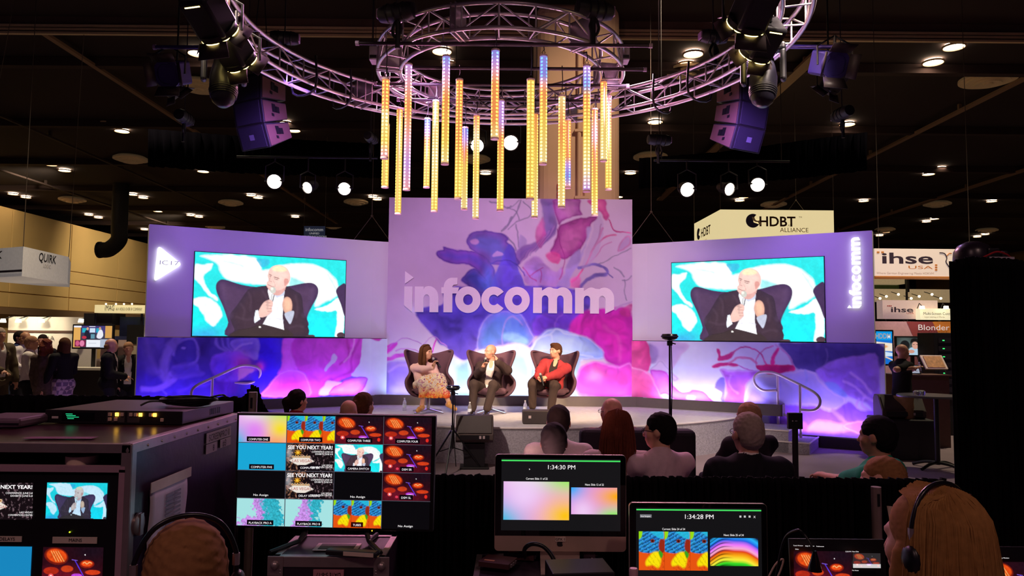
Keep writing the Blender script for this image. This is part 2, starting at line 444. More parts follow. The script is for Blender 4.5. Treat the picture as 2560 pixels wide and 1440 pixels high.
# ================================================================ THE HALL
CEIL = 10.0
def struct(o): o['kind'] = 'structure'; return o
def carpet_mat():
 m = M('hall_carpet', (150, 132, 140), 0.95, var=0.25, scale=1.2, bump=0.5, bscale=160, spec=0.1); return m
struct(B((-60, -6, -0.3), (60, 90, 0)).build('floor', carpet_mat()))
struct(B((-60, -6, CEIL), (60, 90, CEIL + 0.3)).build('ceiling', M('black_ceiling', (46, 30, 32), 0.9, var=0.35, scale=0.35)))
struct(B((-60, 84, 0), (60, 84.3, CEIL)).build('wall_back', M('dark_back_wall', (60, 46, 44), 0.9, var=0.3, scale=0.4)))
struct(B((46, -6, 0), (46.3, 84, CEIL)).build('wall_right', M('tan_plaster', (206, 172, 112), 0.85, var=0.10, scale=0.5)))
wl = struct(B((-30.4, 20, 0), (-30.05, 62, 9.25)).build('wall_left', M('tan_plaster')))
def xyz(v): return v
rows = [(9.2, 6.05), (6.0, 5.2), (5.15, 4.25), (4.2, 3.35)]
pmesh = {}
for zi, (zt, zb) in enumerate(rows):
 for k in range(7):
  y0 = 20.05 + k * 6.0; y1 = y0 + 5.92 - (0.0 if k < 6 else 0)
  key = zi
  if key not in pmesh:
   pmesh[key] = B((0, 0, zb), (0.09, 5.93, zt)).mesh('wall_panel')
  o = link('wall_panel', pmesh[key], MATS['tan_plaster'], wl, (-30.05, y0, 0))
  b = o.modifiers.new('bevel', 'BEVEL'); b.width = 0.02; b.segments = 1
B((-30.05, 20, 2.9), (-29.2, 62, 3.3)).build('soffit', M('brown_soffit', (120, 92, 66), 0.8), wl)
struct(B((-30.4, 62, 0), (-26.5, 62.4, 8.2)).build('wall_front', M('tan_plaster')))
# air-wall track beam across the hall, with three flanges
bm = thing('track_beam', 'long cream airwall track beam running across the whole ceiling', 'beam', (0, 18.6, 9.65))
for dz, h in ((-0.10, 0.055), (0.0, 0.05), (0.09, 0.06)):
 B((-32, -0.05, dz - h / 2), (32, 0.05, dz + h / 2)).build('flange', M('cream_track', (214, 186, 150), 0.6), bm)
B((-32, 0.0, -0.12), (32, 0.08, 0.35)).build('web', M('track_web', (96, 74, 64), 0.8), bm)
for i, (px, py, y1, wd) in enumerate(((105, 80, 52, .16), (2112, 72, 42, .34), (2558, 198, 60, .2), (2540, 432, 80, .3), (8, 292, 60, .12), (0, 425, 78, .2))):
 p = onz(px, py, 9.75)
 t = thing('ceiling_track', ['thin pale ceiling track running back above the left loudspeakers', 'wide tan ceiling track running back beside the right loudspeakers', 'tan ceiling track running back under the large right air diffuser', 'lowest ceiling track on the right running back over the sign booths', 'faint dark ceiling track on the far left above the paired lights', 'faint lowest ceiling track at the left edge above the tan wall'][i], 'ceiling track', (p.x, 0, 9.75), 0, 'ceiling tracks')
 m_ = M('tan_track', (150, 118, 92), 0.7) if i not in (4, 5) else M('dark_track', (62, 46, 44), 0.8)
 B((-wd / 2, max(18.7, p.y - 4), -0.04), (wd / 2, y1, 0.04)).build('rail', m_, t)
 n = 6
 for k in range(n):
  y = max(19, p.y) + (y1 - max(19, p.y)) * (k + .5) / n
  B((-0.05, y - .05, 0.04), (0.05, y + .05, 0.25)).build('hanger', m_, t)
# purlins of the dark roof
for k in range(9):
 y = 21.5 + k * 6.4
 t = B((-44, y - .14, 9.72), (44, y + .14, 9.99)).build('roof_purlin', M('dark_purlin', (58, 40, 40), 0.85))
 tag(t, 'dark steel purlin crossing under the black roof', 'purlin', 'dark roof purlins')
# column
cx = at(1436, 300, 17.2).x
cl = thing('concrete_column', 'thick cream column with rounded corners behind the hanging light tubes', 'column', (cx, 17.2, 0))
cm = M('cream_column', (222, 184, 150), 0.7, var=0.08, scale=1.5)
hw = 0.96
B((-hw, -hw, 0), (hw, hw, 9.45)).build('shaft', cm, cl, bev=0.30, seg=5)
for dx, r in ((0.02, 0.05), (0.16, 0.028)):
 T([(dx, -hw - .06, 0.2), (dx, -hw - .06, 9.1)], r, 10).build('conduit', cm, cl, smooth=40)
for z in (3.4, 4.9, 6.4):
 B((-0.08, -hw - .12, z), (0.24, -hw + .02, z + .06)).build('bracket', cm, cl)
sg = B((-.46, -hw - .03, 4.92), (-.34, -hw, 5.06)).build('sign_plate', M('red_sign', (190, 50, 60), 0.5), cl)
B((-.46, -hw - .03, 5.10), (-.34, -hw, 5.24)).build('sign_plate', M('red_sign'), cl)
# downlights
dl_px = [(268, 307), (305, 326), (126, 410), (162, 425), (484, 413), (508, 427), (33, 484), (65, 492), (331, 485), (358, 493), (628, 487), (645, 493),
 (222, 536), (246, 543), (477, 537), (497, 541), (713, 307), (733, 324), (495, 131), (361, 573), (932, 491), (943, 497), (1105, 126), (1122, 160), (1212, 415), (1214, 432),
 (1733, 133), (1716, 160), (1638, 303), (1632, 322), (1581, 418), (1576, 431), (1945, 432), (1860, 491), (1849, 500), (2385, 115), (2333, 154), (2350, 420), (2321, 434),
 (2179, 492), (2159, 501), (2508, 492), (2479, 502), (2336, 546), (2316, 553), (2555, 330), (2118, 309), (2215, 579), (2199, 588), (2463, 585), (2443, 591), (1545, 491), (738, 541), (395, 527), (1190, 362)]
rim = MB().lathe([(0.30, 0.0), (0.30, -0.05), (0.27, -0.05), (0.25, 0.02)], n=20).mesh('trim_ring', 40)
rim.materials.append(M('lamp_trim', (200, 170, 140), 0.5))
disc = MB().lathe([(0.0, -0.012), (0.255, -0.012), (0.255, 0.03)], n=20).mesh('diffuser')
disc.materials.append(M('downlight_glow', (255, 226, 190), 0.5, var=0.02, emit=16))
for px, py in dl_px:
 p = onz(px, py, CEIL - 0.06)
 t = thing('ceiling_downlight', 'round glowing downlight recessed in the dark ceiling', 'ceiling light', p, 0, 'ceiling downlights')
 link('trim_ring', rim, None, t); link('diffuser', disc, None, t)
# round air diffusers: three concentric cones
df_px = [(500, 215, 1.5), (327, 397, 1.5), (181, 499, 1.5), (577, 507, 1.45), (890, 505, 1.45), (1190, 398, 1.3), (2470, 198, 1.6), (1626, 392, 1.5), (1934, 511, 1.5), (2343, 510, 1.5), (2212, 574, 1.4), (2466, 576, 1.5), (538, 567, 1.4), (832, 566, 1.3), (1718, 178, 1.2)]
rings_ = []
for ro, ri, z in ((1.0, 0.80, 0.0), (0.74, 0.52, -0.03), (0.46, 0.22, -0.06), (0.17, 0.0, -0.08)):
 rings_.append(MB().lathe([(ri * .5, z * 1.6), (ro * .5, z * 1.6 - .03), (ro * .5, z * 1.6 + .02), (ri * .5, z * 1.6 + .08)] if ri else [(0, z * 1.6), (ro * .5, z * 1.6), (ro * .5, z * 1.6 + .05)], n=32).mesh('vane_ring', 40))
for me in rings_: me.materials.append(M('cream_diffuser', (214, 180, 134), 0.6, emit=0.03))
where = ['half hidden behind the left moving head', 'below the paired lights on the left', 'above the tan wall on the far left', 'just above the left screen wall', 'between left spotlights and backdrop top', 'behind the hanging light tubes', 'largest one, at the upper right', 'left of the right loudspeaker array', 'right above the yellow hanging sign', 'on the right past the yellow sign', 'above the right end of the screen wall', 'above the black drape tower', 'above the left screen top edge', 'behind the small hanging banner', 'beside the cream column top']
for (px, py, d), wh in zip(df_px, where):
 p = onz(px, py, CEIL - 0.16)
 t = thing('air_diffuser', 'round cream ceiling air diffuser ' + wh, 'air diffuser', p, 0, 'round air diffusers')
 t.scale = (d, d, 1.4)
 for me in rings_: link('vane_ring', me, None, t)
# warm hall lamps that light the side walls, booths and aisles (sit at downlights)
HW = (1.0, 0.84, 0.56)
for loc, tgt, wt, an in (((-22, 36, 9.6), (-30, 40, 5.5), 2600, 90), ((-22, 50, 9.6), (-30, 54, 5.5), 2600, 90), ((-8.5, 14.5, 9.6), (-8.5, 15, 0), 2300, 100), ((9, 13.5, 9.6), (9, 14.5, 0), 1900, 100), ((22, 26, 9.6), (20, 30, 3), 1500, 110), ((38, 40, 9.6), (46, 46, 6), 2200, 90), ((-17, 22, 9.6), (-17, 24, 0), 900, 110)):
 spot('hall_lamp', loc, tgt, wt, HW, an, 1.0, 0.25)
# ================================================================ STAGE SET
SC = Vector((-0.02, 16.1)); SR = 5.2
gray_carpet = M('stage_carpet', (206, 200, 208), 0.95, var=0.20, scale=14, bump=0.35, bscale=220, spec=0.1)
fascia_m = M('fascia_carpet', (172, 166, 178), 0.95, var=0.55, scale=42, bump=0.5, bscale=90, spec=0.1)
edge_m = M('pale_edge', (226, 216, 220), 0.6)
stage = thing('stage', 'low curved grey carpeted stage with a pale edge', 'stage', (0, 0, 0))
a0, a1 = math.radians(207), math.radians(333)
arc = [(SC.x + SR * math.cos(a0 + (a1 - a0) * i / 72), SC.y + SR * math.sin(a0 + (a1 - a0) * i / 72)) for i in range(73)]
top = arc + [(arc[-1][0], 14.9), (arc[0][0], 14.9)]
MB().prism([(x, y) for x, y in top], (0, 0, -0.05), (0, 0, DECK), (1, 0, 0), (0, 1, 0)).build('deck', gray_carpet, stage)
mb = MB()
for (x0, y0), (x1, y1) in zip(arc, arc[1:]):
 mb.add([(x0, y0, 0), (x1, y1, 0), (x1, y1, DECK - .03), (x0, y0, DECK - .03)], [(0, 1, 2, 3)])
mb.build('fascia', fascia_m, stage, smooth=30)
T([(x, y, DECK - .008) for x, y in arc], 0.016, 6).build('edge_strip', edge_m, stage, smooth=60)
# steps on the right and left
def steps(label, sx):
 t = thing('stage_steps', label, 'steps', (0, 0, 0))
 # nosing corners found on the right flight, mirrored for the left one
 P1 = onz(1960, 1063, 0.353); P2 = onz(2010, 1092, 0.177)
 d = Vector((0.86, -0.51, 0)); n = Vector((0.51, 0.86, 0))
 base = Vector((4.55, 12.9, 0))
 for k, (z, ln) in enumerate(((0.177, 0.66), (0.353, 0.34))):
  c0 = base + d * (-0.25); c1 = base + d * ln
  hw_ = 0.55
  q = [c0 - n * 0.62, c1 - n * 0.62, c1 + n * hw_, c0 + n * hw_]
  poly_ = [(sx * p.x - (0.04 if sx < 0 else 0), p.y) for p in q]
  if sx < 0: poly_ = poly_[::-1]
  MB().prism(poly_, (0, 0, -z), (0, 0, z), (1, 0, 0), (0, 1, 0)).build('step', fascia_m, t)
  e0 = c1 - n * 0.62; e1 = c1 + n * hw_
  T([(sx * e0.x - (0.04 if sx < 0 else 0), e0.y, z), (sx * e1.x - (0.04 if sx < 0 else 0), e1.y, z)], 0.014, 6).build('nosing', edge_m, t)
  e2 = c0 - n * 0.62
  T([(sx * e0.x - (0.04 if sx < 0 else 0), e0.y, z), (sx * e2.x - (0.04 if sx < 0 else 0), e2.y, z)], 0.014, 6).build('nosing', edge_m, t)
 return t
steps('grey carpeted steps at the right end of the stage', 1)
steps('grey carpeted steps at the left end of the stage, mostly hidden', -1)
# handrails traced on the picture plane of their own depth
rail_m = M('rail_paint', (206, 196, 190), 0.4, metal=0.2, var=0.05)
def rail(label, outline, posts, Ys):
 """outline points px with world depth"""
 t = thing('stage_handrail', label, 'handrail', (0, 0, 0))
 T(smoothpath([at(x, y, d) for x, y, d in outline], 5), 0.024, 10).build('top_rail', rail_m, t, smooth=60)
 for (x, y0, y1, d, zb) in posts:
  p = at(x, y0, d); T([p, (p.x, p.y, zb)], 0.024, 10).build('post', rail_m, t, smooth=60)
 return t
r1 = rail('pale tubular handrail on the right stage steps', [(1941, 976, 13.2), (1908, 976, 13.3), (1889, 962, 13.35), (1885, 945, 13.35), (1897, 932, 13.3), (1920, 930, 13.25), (1941, 934, 13.2), (1975, 950, 12.95), (2010, 967, 12.7), (2038, 983, 12.5), (2050, 1000, 12.4), (2046, 1018, 12.4), (2030, 1026, 12.5), (2002, 1024, 12.7)],
     [(1944, 936, 0, 13.2, 0.35), (2000, 963, 0, 12.75, 0.0)], None)
T([at(1944, 1026, 13.2), at(1972, 1042, 12.98)], 0.02, 8).build('lower_rail', rail_m, r1, smooth=60)
rail('pale tubular handrail on the left stage steps', [(586, 957, 13.2), (620, 958, 13.3), (642, 950, 13.4), (651, 932, 13.4), (644, 919, 13.35), (622, 914, 13.3), (598, 916, 13.2), (560, 932, 12.95), (525, 948, 12.75), (495, 962, 12.55), (480, 976, 12.5), (478, 1000, 12.5), (486, 1012, 12.5)],
     [(586, 920, 0, 13.2, 0.35), (531, 946, 0, 12.78, 0.0)], None)
# ---- wall geometry (plan)
CL, CR_ = -2.46, 2.38
LN, LO = Vector((-2.75, 14.5)), Vector((-6.18, 12.5))
RN, RO_ = Vector((2.66, 14.5)), Vector((6.12, 12.5))
panel_m = M('white_panel', (226, 222, 232), 0.55, var=0.03, scale=3)
skirt_m = M('grey_skirt', (112, 104, 104), 0.7, var=0.08)
def wallbox(name, a, b, z0, z1, th, mat, parent, front=0.0):
 """vertical slab from plan point a to b, thickness th going away from the camera"""
 a = Vector(a); b = Vector(b); d = (b - a).normalized(); n = Vector((-d.y, d.x))
 if n.y < 0: n = -n
 q = [a - n * front, b - n * front, b + n * th, a + n * th]
 return MB().prism([(p.x, p.y) for p in q], (0, 0, z1 - z0), (0, 0, z0), (1, 0, 0), (0, 1, 0)).build(name, mat, parent)
def wallgrid(a, b, z0, z1, nx, ny, front):
 a = Vector(a); b = Vector(b); d = (b - a).normalized(); n = Vector((-d.y, d.x))
 if n.y < 0: n = -n
 a = a - n * front; b = b - n * front
 return bil((a.x, a.y, z1), (b.x, b.y, z1), (b.x, b.y, z0), (a.x, a.y, z0), nx, ny)
# ---------------- mural painters (picture coordinates of the print)
def zA(*p): return [(960 + x / 4.645, 490 + y / 4.645) for x, y in p]
def zB(*p): return [(1270 + x / 4.645, 490 + y / 4.645) for x, y in p]
def zC(*p): return [(940 + x / 3.879, 760 + y / 3.879) for x, y in p]
def zL(*p): return [(340 + x / 4, 830 + y / 4) for x, y in p]
def zR(*p): return [(1560 + x / 3.938, 840 + y / 3.938) for x, y in p]
def ink(c, amt, sc, seed):
 """smoky folds of pigment inside the coloured areas of the print"""
 x = c.X / (sc * 1.7) + seed; y = c.Y / (sc * 1.7)
 wx = fbm(x * .7 + 3, y * .7, 3) * 2.6; wy = fbm(x * .7 + 40, y * .7 + 9, 3) * 2.6
 r = 1 - np.abs(fbm(x * .55 + wx, y * .55 + wy, 4) - .5) * 4; r2 = fbm(x * .3 + wy, y * .3 + wx, 3) - .5
 mx = c.C.max(-1); sat = np.clip((mx - c.C.min(-1)) / (mx + .02) * 1.6 - .35, 0, 1)
 c.C = c.C * (1 + (amt * sat * (np.clip(r, -.6, .8) * .45 + r2 * 3.2))[..., None])
def mural_centre(X, Y):
 c = Paint(X, Y, (212, 196, 220))
 c.glow(1010, 900, 120, 120, (240, 236, 252), .8); c.glow(1130, 560, 160, 120, (214, 196, 226), .6)
 c.warp(5, 28)
 # grey veins, upper middle
 for s_, w_ in ((zB((150, 40), (120, 160), (60, 260), (0, 330)), 4), (zB((180, 60), (260, 150), (250, 230), (120, 300), (0, 390)), 3), (zB((0, 130), (90, 180), (130, 280)), 2.5), (zB((100, 340), (105, 480), (120, 600)), 3), (zA((1230, 50), (1330, 80), (1440, 140), (1486, 110)), 4), (zA((1486, 250), (1440, 330), (1380, 410)), 6), (zB((130, 40), (60, 120), (0, 140)), 2.5), (zB((0, 490), (60, 560), (90, 640)), 4), (zB((1240, 820), (1300, 860), (1345, 940)), 3), (zB((1350, 970), (1355, 1100), (1365, 1210)), 2.5), (zB((1330, 980), (1390, 970), (1430, 930)), 3), (zB((1060, 790), (1180, 730), (1300, 670), (1430, 620)), 2.5)):
  c.stroke(s_, w_, (132, 128, 160), .8, 2)
 c.poly(zB((130, 450), (210, 520), (200, 600), (120, 640)), (165, 150, 205), 4, .7)
 # mauve and magenta veils, upper right
 c.poly(zB((380, 40), (540, 40), (560, 200), (570, 330), (540, 440), (430, 560), (250, 680), (120, 800), (100, 640), (330, 520), (400, 430), (420, 250)), (150, 116, 186), 5, .9, core=(120, 80, 190), depth=18)
 c.poly(zB((330, 560), (320, 420), (370, 310), (420, 250), (440, 430), (400, 600)), (206, 90, 168), 5, .8)
 c.poly(zB((540, 40), (830, 40), (825, 160), (850, 215), (740, 235), (640, 280), (590, 340), (560, 220), (525, 100)), (176, 84, 178), 4, .95, core=(196, 120, 196), depth=16, rim=(150, 50, 150))
 c.poly(zB((930, 40), (1130, 40), (1140, 160), (1175, 235), (1130, 295), (1080, 200), (960, 110)), (206, 64, 152), 4, .95, core=(226, 110, 170), depth=14)
 c.poly(zB((570, 400), (600, 340), (690, 295), (830, 250), (1000, 235), (1025, 270), (960, 330), (930, 430), (880, 560), (800, 660), (690, 725), (620, 730), (540, 690), (490, 640), (530, 560)), (176, 52, 160), 4, .97, core=(208, 104, 184), depth=24, rim=(140, 30, 130), rimw=2.5)
 c.poly(zB((620, 420), (720, 390), (830, 440), (840, 500), (760, 620), (660, 640), (610, 560)), (214, 120, 190), 8, .7)
 c.poly(zB((430, 680), (520, 640), (600, 700), (590, 780), (550, 780), (470, 740)), (224, 84, 160), 5, .9)
 c.poly(zB((190, 800), (330, 700), (440, 790), (560, 880), (640, 830), (640, 940), (560, 1060), (380, 1060), (200, 1000)), (176, 130, 206), 6, .75, core=(150, 110, 214), depth=26)
 for s_ in (zB((180, 830), (260, 940), (330, 990)), zB((260, 930), (340, 860), (400, 830)), zB((570, 380), (600, 560), (655, 720), (650, 840), (600, 980)), zB((380, 1010), (390, 940), (370, 860))):
  c.stroke(s_, 2.5, (170, 50, 150), .8, 2)
 c.poly(zB((900, 380), (960, 360), (930, 480), (860, 640), (800, 720), (640, 940), (600, 1020), (700, 1000), (790, 820), (900, 600)), (186, 172, 222), 5, .9)
 c.poly(zB((560, 1060), (650, 930), (700, 760), (780, 660), (850, 620), (820, 800), (740, 900), (700, 1060)), (168, 152, 216), 5, .85)
 c.stroke(zB((1090, 380), (1040, 520), (970, 660), (900, 800), (820, 930), (740, 1010)), 5, (222, 90, 160), .9)
 c.stroke(zB((1075, 330), (1050, 470), (1000, 600)), 2.5, (150, 60, 130), .8)
 c.stroke(zB((1000, 600), (1100, 500), (1180, 460), (1260, 450)), 4, (226, 110, 170), .9)
 c.stroke(zB((960, 760), (1040, 680), (1110, 570), (1200, 530)), 2.5, (210, 130, 190), .8)
 c.stroke(zB((1170, 280), (1220, 380), (1300, 415), (1430, 430)), 4, (206, 76, 150), .9)
 c.poly(zB((1260, 640), (1290, 560), (1360, 480), (1430, 470), (1430, 580), (1330, 640)), (190, 160, 208), 4, .8, rim=(214, 110, 170))
 c.stroke(zB((830, 1060), (920, 980), (1040, 920), (1150, 900), (1100, 830), (1000, 800), (820, 830)), 8, (124, 112, 196), .95, 3)
 c.stroke(zB((1150, 900), (1215, 945)), 3, (110, 100, 170), .9)
 c.poly(zB((740, 960), (820, 940), (830, 1060), (720, 1060)), (220, 100, 180), 5, .8)
 # dark blue and purple horns
 body = (108, 88, 190)
 c.poly(zC((400, 40), (640, 0), (700, -160), (1180, -170), (1560, -180), (2050, -110), (2060, 60), (1900, 260), (1540, 300), (1500, 430), (1250, 380), (990, 430), (870, 555), (760, 505), (650, 405), (540, 300), (430, 180)), (104, 84, 196), 5, 1, core=(86, 70, 196), depth=40)
 c.poly(zA((600, 690), (612, 640), (690, 622), (702, 575), (830, 620), (1020, 635), (1150, 680), (1240, 780), (1300, 900), (1310, 1090), (1170, 1090), (1150, 960), (1060, 850), (930, 792), (800, 780), (680, 742)), (126, 76, 176), 3.5, 1, core=(98, 74, 184), depth=16, rim=(84, 52, 150))
 c.poly(zA((910, 980), (930, 930), (1010, 850), (1080, 850), (1200, 960), (1260, 1080), (1130, 1140), (1000, 1050)), (106, 84, 186), 4, 1, core=(74, 84, 196), depth=14, rim=(80, 60, 160))
 c.poly(zA((958, 505), (1000, 430), (1100, 398), (1200, 395), (1340, 420), (1445, 490), (1430, 530), (1500, 610), (1560, 720), (1560, 800), (1260, 800), (1180, 720), (1100, 680), (1020, 622), (970, 565)), (128, 84, 176), 3.5, 1, core=(100, 104, 190), depth=22, rim=(88, 66, 160))
 c.poly(zA((1005, 520), (1060, 490), (1110, 530), (1060, 560)), (214, 170, 220), 4, .8)
 c.poly(zA((1250, 690), (1310, 630), (1390, 690)), (196, 170, 226), 3, .9)
 c.poly(zB((0, 560), (90, 690), (110, 760), (150, 900), (190, 1060), (0, 1090), (-200, 1090), (-100, 800)), (92, 84, 200), 5, .95, core=(84, 66, 206), depth=24)
 c.stroke(zA((1240, 790), (1300, 760), (1400, 750), (1486, 760), (1560, 800), (1640, 920)), 3, (72, 60, 170), .8)
 c.glow(1222, 700, 18, 40, (84, 128, 226), .7)
 # translucent folds below the lettering
 c.poly(zC((1005, 250), (1100, 100), (1280, 70), (1420, 110), (1500, 250), (1535, 330), (1450, 440), (1350, 395), (1230, 400), (990, 460)), (122, 122, 232), 6, .95, core=(92, 138, 232), depth=20, rim=(170, 160, 240), rimw=3)
 c.poly(zC((1250, 280), (1380, 290), (1460, 350), (1440, 400), (1260, 350)), (140, 196, 244), 8, .9)
 c.stroke(zC((1230, 400), (1240, 200), (1320, 120), (1420, 200)), 3, (180, 160, 244), .7, 4)
 c.poly(zC((1540, 310), (1560, 120), (1760, 70), (2050, 90), (2020, 260), (1800, 260)), (116, 70, 208), 6, .9, core=(110, 60, 214), depth=22)
 c.stroke(zC((1740, 230), (1760, 130), (1860, 60)), 3, (160, 110, 230), .6, 4)
 c.poly(zC((740, 520), (860, 560), (1000, 460), (1200, 408), (1400, 388), (1490, 460), (1520, 640), (1480, 880), (700, 880), (680, 640)), (214, 232, 252), 7, 1, core=(190, 220, 250), depth=20)
 c.poly(zC((780, 640), (870, 560), (900, 620), (910, 860), (800, 870)), (120, 176, 232), 12, .8)
 c.poly(zC((1330, 500), (1440, 520), (1480, 700), (1330, 800), (1290, 640)), (150, 206, 244), 14, .8)
 c.poly(zC((1495, 440), (1600, 290), (1740, 238), (1900, 280), (2050, 320), (2200, 450), (2230, 525), (1960, 535), (1900, 600), (1940, 880), (1480, 880), (1500, 640)), (138, 164, 242), 6, 1, core=(176, 206, 248), depth=24, rim=(196, 214, 252), rimw=3)
 for s_ in (zC((1500, 440), (1580, 330), (1690, 300), (1700, 400)), zC((1690, 290), (1760, 250), (1860, 300), (2000, 310)), zC((1560, 470), (1700, 440), (1900, 470), (2100, 510)), zC((1900, 600), (1930, 560), (2000, 540))):
  c.stroke(s_, 3.5, (206, 224, 254), .8, 4)
 c.poly(zC((1900, 560), (1980, 540), (1960, 880), (1910, 880)), (150, 190, 244), 8, .9)
 # magenta, right
 c.poly(zC((1870, 270), (1900, 160), (2050, 60), (2250, 30), (2490, 90), (2490, 620), (2350, 610), (2220, 540), (2180, 440), (2050, 325)), (204, 44, 184), 7, 1, core=(212, 40, 176), depth=30)
 c.stroke(zC((2200, 220), (2330, 300), (2370, 420), (2360, 560)), 6, (228, 90, 190), .6, 8)
 c.poly(zC((1960, 880), (1965, 650), (2080, 565), (2200, 560), (2350, 600), (2490, 590), (2490, 900)), (222, 74, 202), 6, 1, core=(228, 70, 168), depth=34, rim=(236, 130, 220), rimw=4)
 c.glow(1490, 940, 16, 16, (232, 150, 214), .7)
 c.stroke(zB((1240, 1310), (1330, 1260), (1430, 1230)), 4, (190, 160, 206), .8)
 c.poly(zB((1290, 1330), (1430, 1250), (1430, 1400), (1330, 1390)), (206, 60, 150), 5, .8)
 # pink ribbons and lilac lobe, lower left
 c.poly(zC((60, 400), (120, 400), (200, 370), (215, 395), (160, 460), (90, 475)), (206, 70, 196), 3, 1)
 c.poly(zC((20, 530), (100, 510), (220, 480), (440, 478), (440, 505), (220, 520), (80, 555)), (208, 90, 206), 3, 1)
 c.stroke(zC((120, 430), (230, 350), (330, 335), (430, 380)), 2, (190, 130, 210), .9)
 c.stroke(zC((200, 460), (260, 430), (360, 440), (440, 480)), 2.5, (206, 130, 216), .9)
 c.stroke(zC((590, 350), (560, 400), (550, 460)), 4, (212, 70, 206), 1)
 c.stroke(zC((440, 390), (500, 340), (560, 320), (620, 350), (680, 420)), 2, (200, 140, 220), .8)
 c.poly(zC((90, 560), (220, 545), (400, 560), (620, 560), (640, 880), (80, 880), (60, 700)), (176, 152, 228), 5, 1, core=(150, 120, 222), depth=30, rim=(206, 190, 240))
 c.poly(zC((30, 700), (80, 640), (130, 700), (120, 860), (60, 830)), (140, 120, 206), 5, .8)
 c.stroke(zC((120, 660), (240, 590), (330, 600)), 6, (206, 170, 238), .7, 6)
 c.poly(zB((1010, 280), (1080, 240), (1100, 420), (1060, 620), (960, 800), (860, 830), (900, 640), (970, 450)), (190, 172, 214), 4, .55)
 c.poly(zB((640, 60), (740, 60), (760, 200), (690, 240), (650, 170)), (206, 140, 200), 8, .6)
 c.poly(zB((390, 60), (470, 90), (530, 160), (540, 300), (470, 420), (420, 330)), (130, 120, 176), 8, .55)
 for k in range(9): c.stroke(zB((120 + 34 * k, 800 - 26 * k), (200 + 40 * k, 690 - 34 * k), (330 + 30 * k, 560 - 30 * k)), 2, (206, 150, 214) if k % 2 else (110, 80, 170), .5, 3)
 c.unwarp(); ink(c, .48, 24, 1); c.mottle(.06, 40)
 return np.clip(c.C, 0, 1)
def mural_left(X, Y):
 c = Paint(X, Y, (92, 80, 176))
 c.glow(665, 900, 60, 200, (62, 36, 226), 1); c.glow(420, 960, 120, 40, (86, 70, 206), .8); c.glow(500, 880, 50, 40, (74, 62, 150), .8)
 c.warp(4, 22, 3)
 lav = (158, 146, 226)
 c.poly(zL((60, 40), (340, 45), (320, 160), (240, 260), (230, 420), (130, 430), (60, 300)), (104, 92, 186), 10, .9, core=(120, 108, 200), depth=20)
 c.stroke(zL((100, 60), (150, 260), (240, 440), (320, 480)), 12, (138, 124, 214), .8, 10)
 c.stroke(zL((420, 60), (340, 160), (290, 280), (280, 400), (300, 460)), 22, lav, .9, 8)
 c.stroke(zL((350, 410), (385, 450), (330, 510), (200, 560), (60, 570)), 14, (166, 150, 236), .95, 6)
 c.poly(zL((390, 160), (470, 95), (560, 95), (610, 180), (600, 290), (500, 330), (400, 325), (355, 240)), (80, 70, 172), 5, 1, core=(92, 82, 186), depth=14)
 c.stroke(zL((370, 220), (400, 140), (480, 80), (570, 75), (615, 160), (610, 280), (540, 330)), 7, (150, 140, 222), .85, 5)
 c.ell(*zL((470, 160))[0], 5, 3, (176, 170, 236), .9, .6)
 c.poly(zL((360, 340), (600, 310), (640, 380), (690, 410), (640, 440), (420, 470), (350, 430)), (128, 112, 212), 7, .9, core=(104, 90, 200), depth=14)
 c.stroke(zL((430, 590), (560, 540), (760, 520)), 8, (120, 96, 224), .8, 8)
 c.stroke(zL((240, 560), (300, 610)), 4, (150, 140, 226), .7, 4)
 for k in range(3):
  c.stroke(zL((800 + 60 * k, 60), (815 + 55 * k, 140), (900 + 40 * k, 195)), 6, (150 - 8 * k, 138 - 8 * k, 218), .85, 5)
 c.poly(zL((940, 110), (1010, 70), (1190, 60), (1235, 120), (1205, 270), (1110, 240), (1000, 190)), (160, 146, 232), 5, 1, core=(126, 108, 220), depth=16)
 c.stroke(zL((990, 190), (1060, 130), (1160, 110)), 5, (186, 172, 240), .8, 4)
 c.poly(zL((735, 270), (880, 205), (1030, 195), (1110, 250), (1160, 320), (1260, 310), (1260, 370), (1180, 390), (1090, 440), (980, 490), (850, 500), (780, 440)), (150, 104, 234), 6, 1, core=(122, 84, 228), depth=18)
 c.glow(*zL((1050, 320))[0], 24, 26, (224, 96, 220), .8)
 c.poly(zL((1050, 360), (1170, 365), (1165, 400), (1090, 440), (1020, 480), (1030, 400)), (236, 170, 226), 5, .9)
 c.glow(*zL((1240, 340))[0], 10, 10, (230, 60, 190), .8)
 c.poly(zL((780, 500), (990, 500), (1000, 620), (780, 620)), (128, 60, 200), 14, .6)
 c.poly(zL((1475, 40), (1600, 40), (1615, 370), (1660, 420), (1430, 430), (1455, 300)), (214, 96, 214), 5, 1, core=(222, 110, 226), depth=10)
 c.poly(zL((1605, 40), (2300, 40), (2285, 200), (2215, 380), (2150, 450), (2010, 500), (1880, 560), (1840, 640), (1700, 640), (1700, 430), (1615, 370)), (206, 72, 198), 5, 1, core=(212, 84, 206), depth=26)
 c.poly(zL((1270, 640), (1340, 520), (1440, 410), (1540, 375), (1640, 385), (1710, 450), (1735, 640)), (222, 108, 236), 5, 1, core=(206, 74, 232), depth=30, rim=(236, 150, 240), rimw=3)
 c.stroke(zL((2110, 60), (2120, 240), (2040, 320)), 5, (170, 40, 150), .7, 5)
 c.stroke(zL((2230, 80), (2150, 260), (2140, 400), (1960, 470)), 6, (176, 50, 166), .7, 5)
 c.stroke(zL((2180, 70), (2160, 190), (2080, 300)), 4, (236, 170, 232), .7, 4)
 c.poly(zL((2280, 40), (2510, 40), (2510, 640), (2240, 640), (2316, 490), (2290, 455), (2150, 440), (2240, 300)), (226, 234, 250), 3, 1)
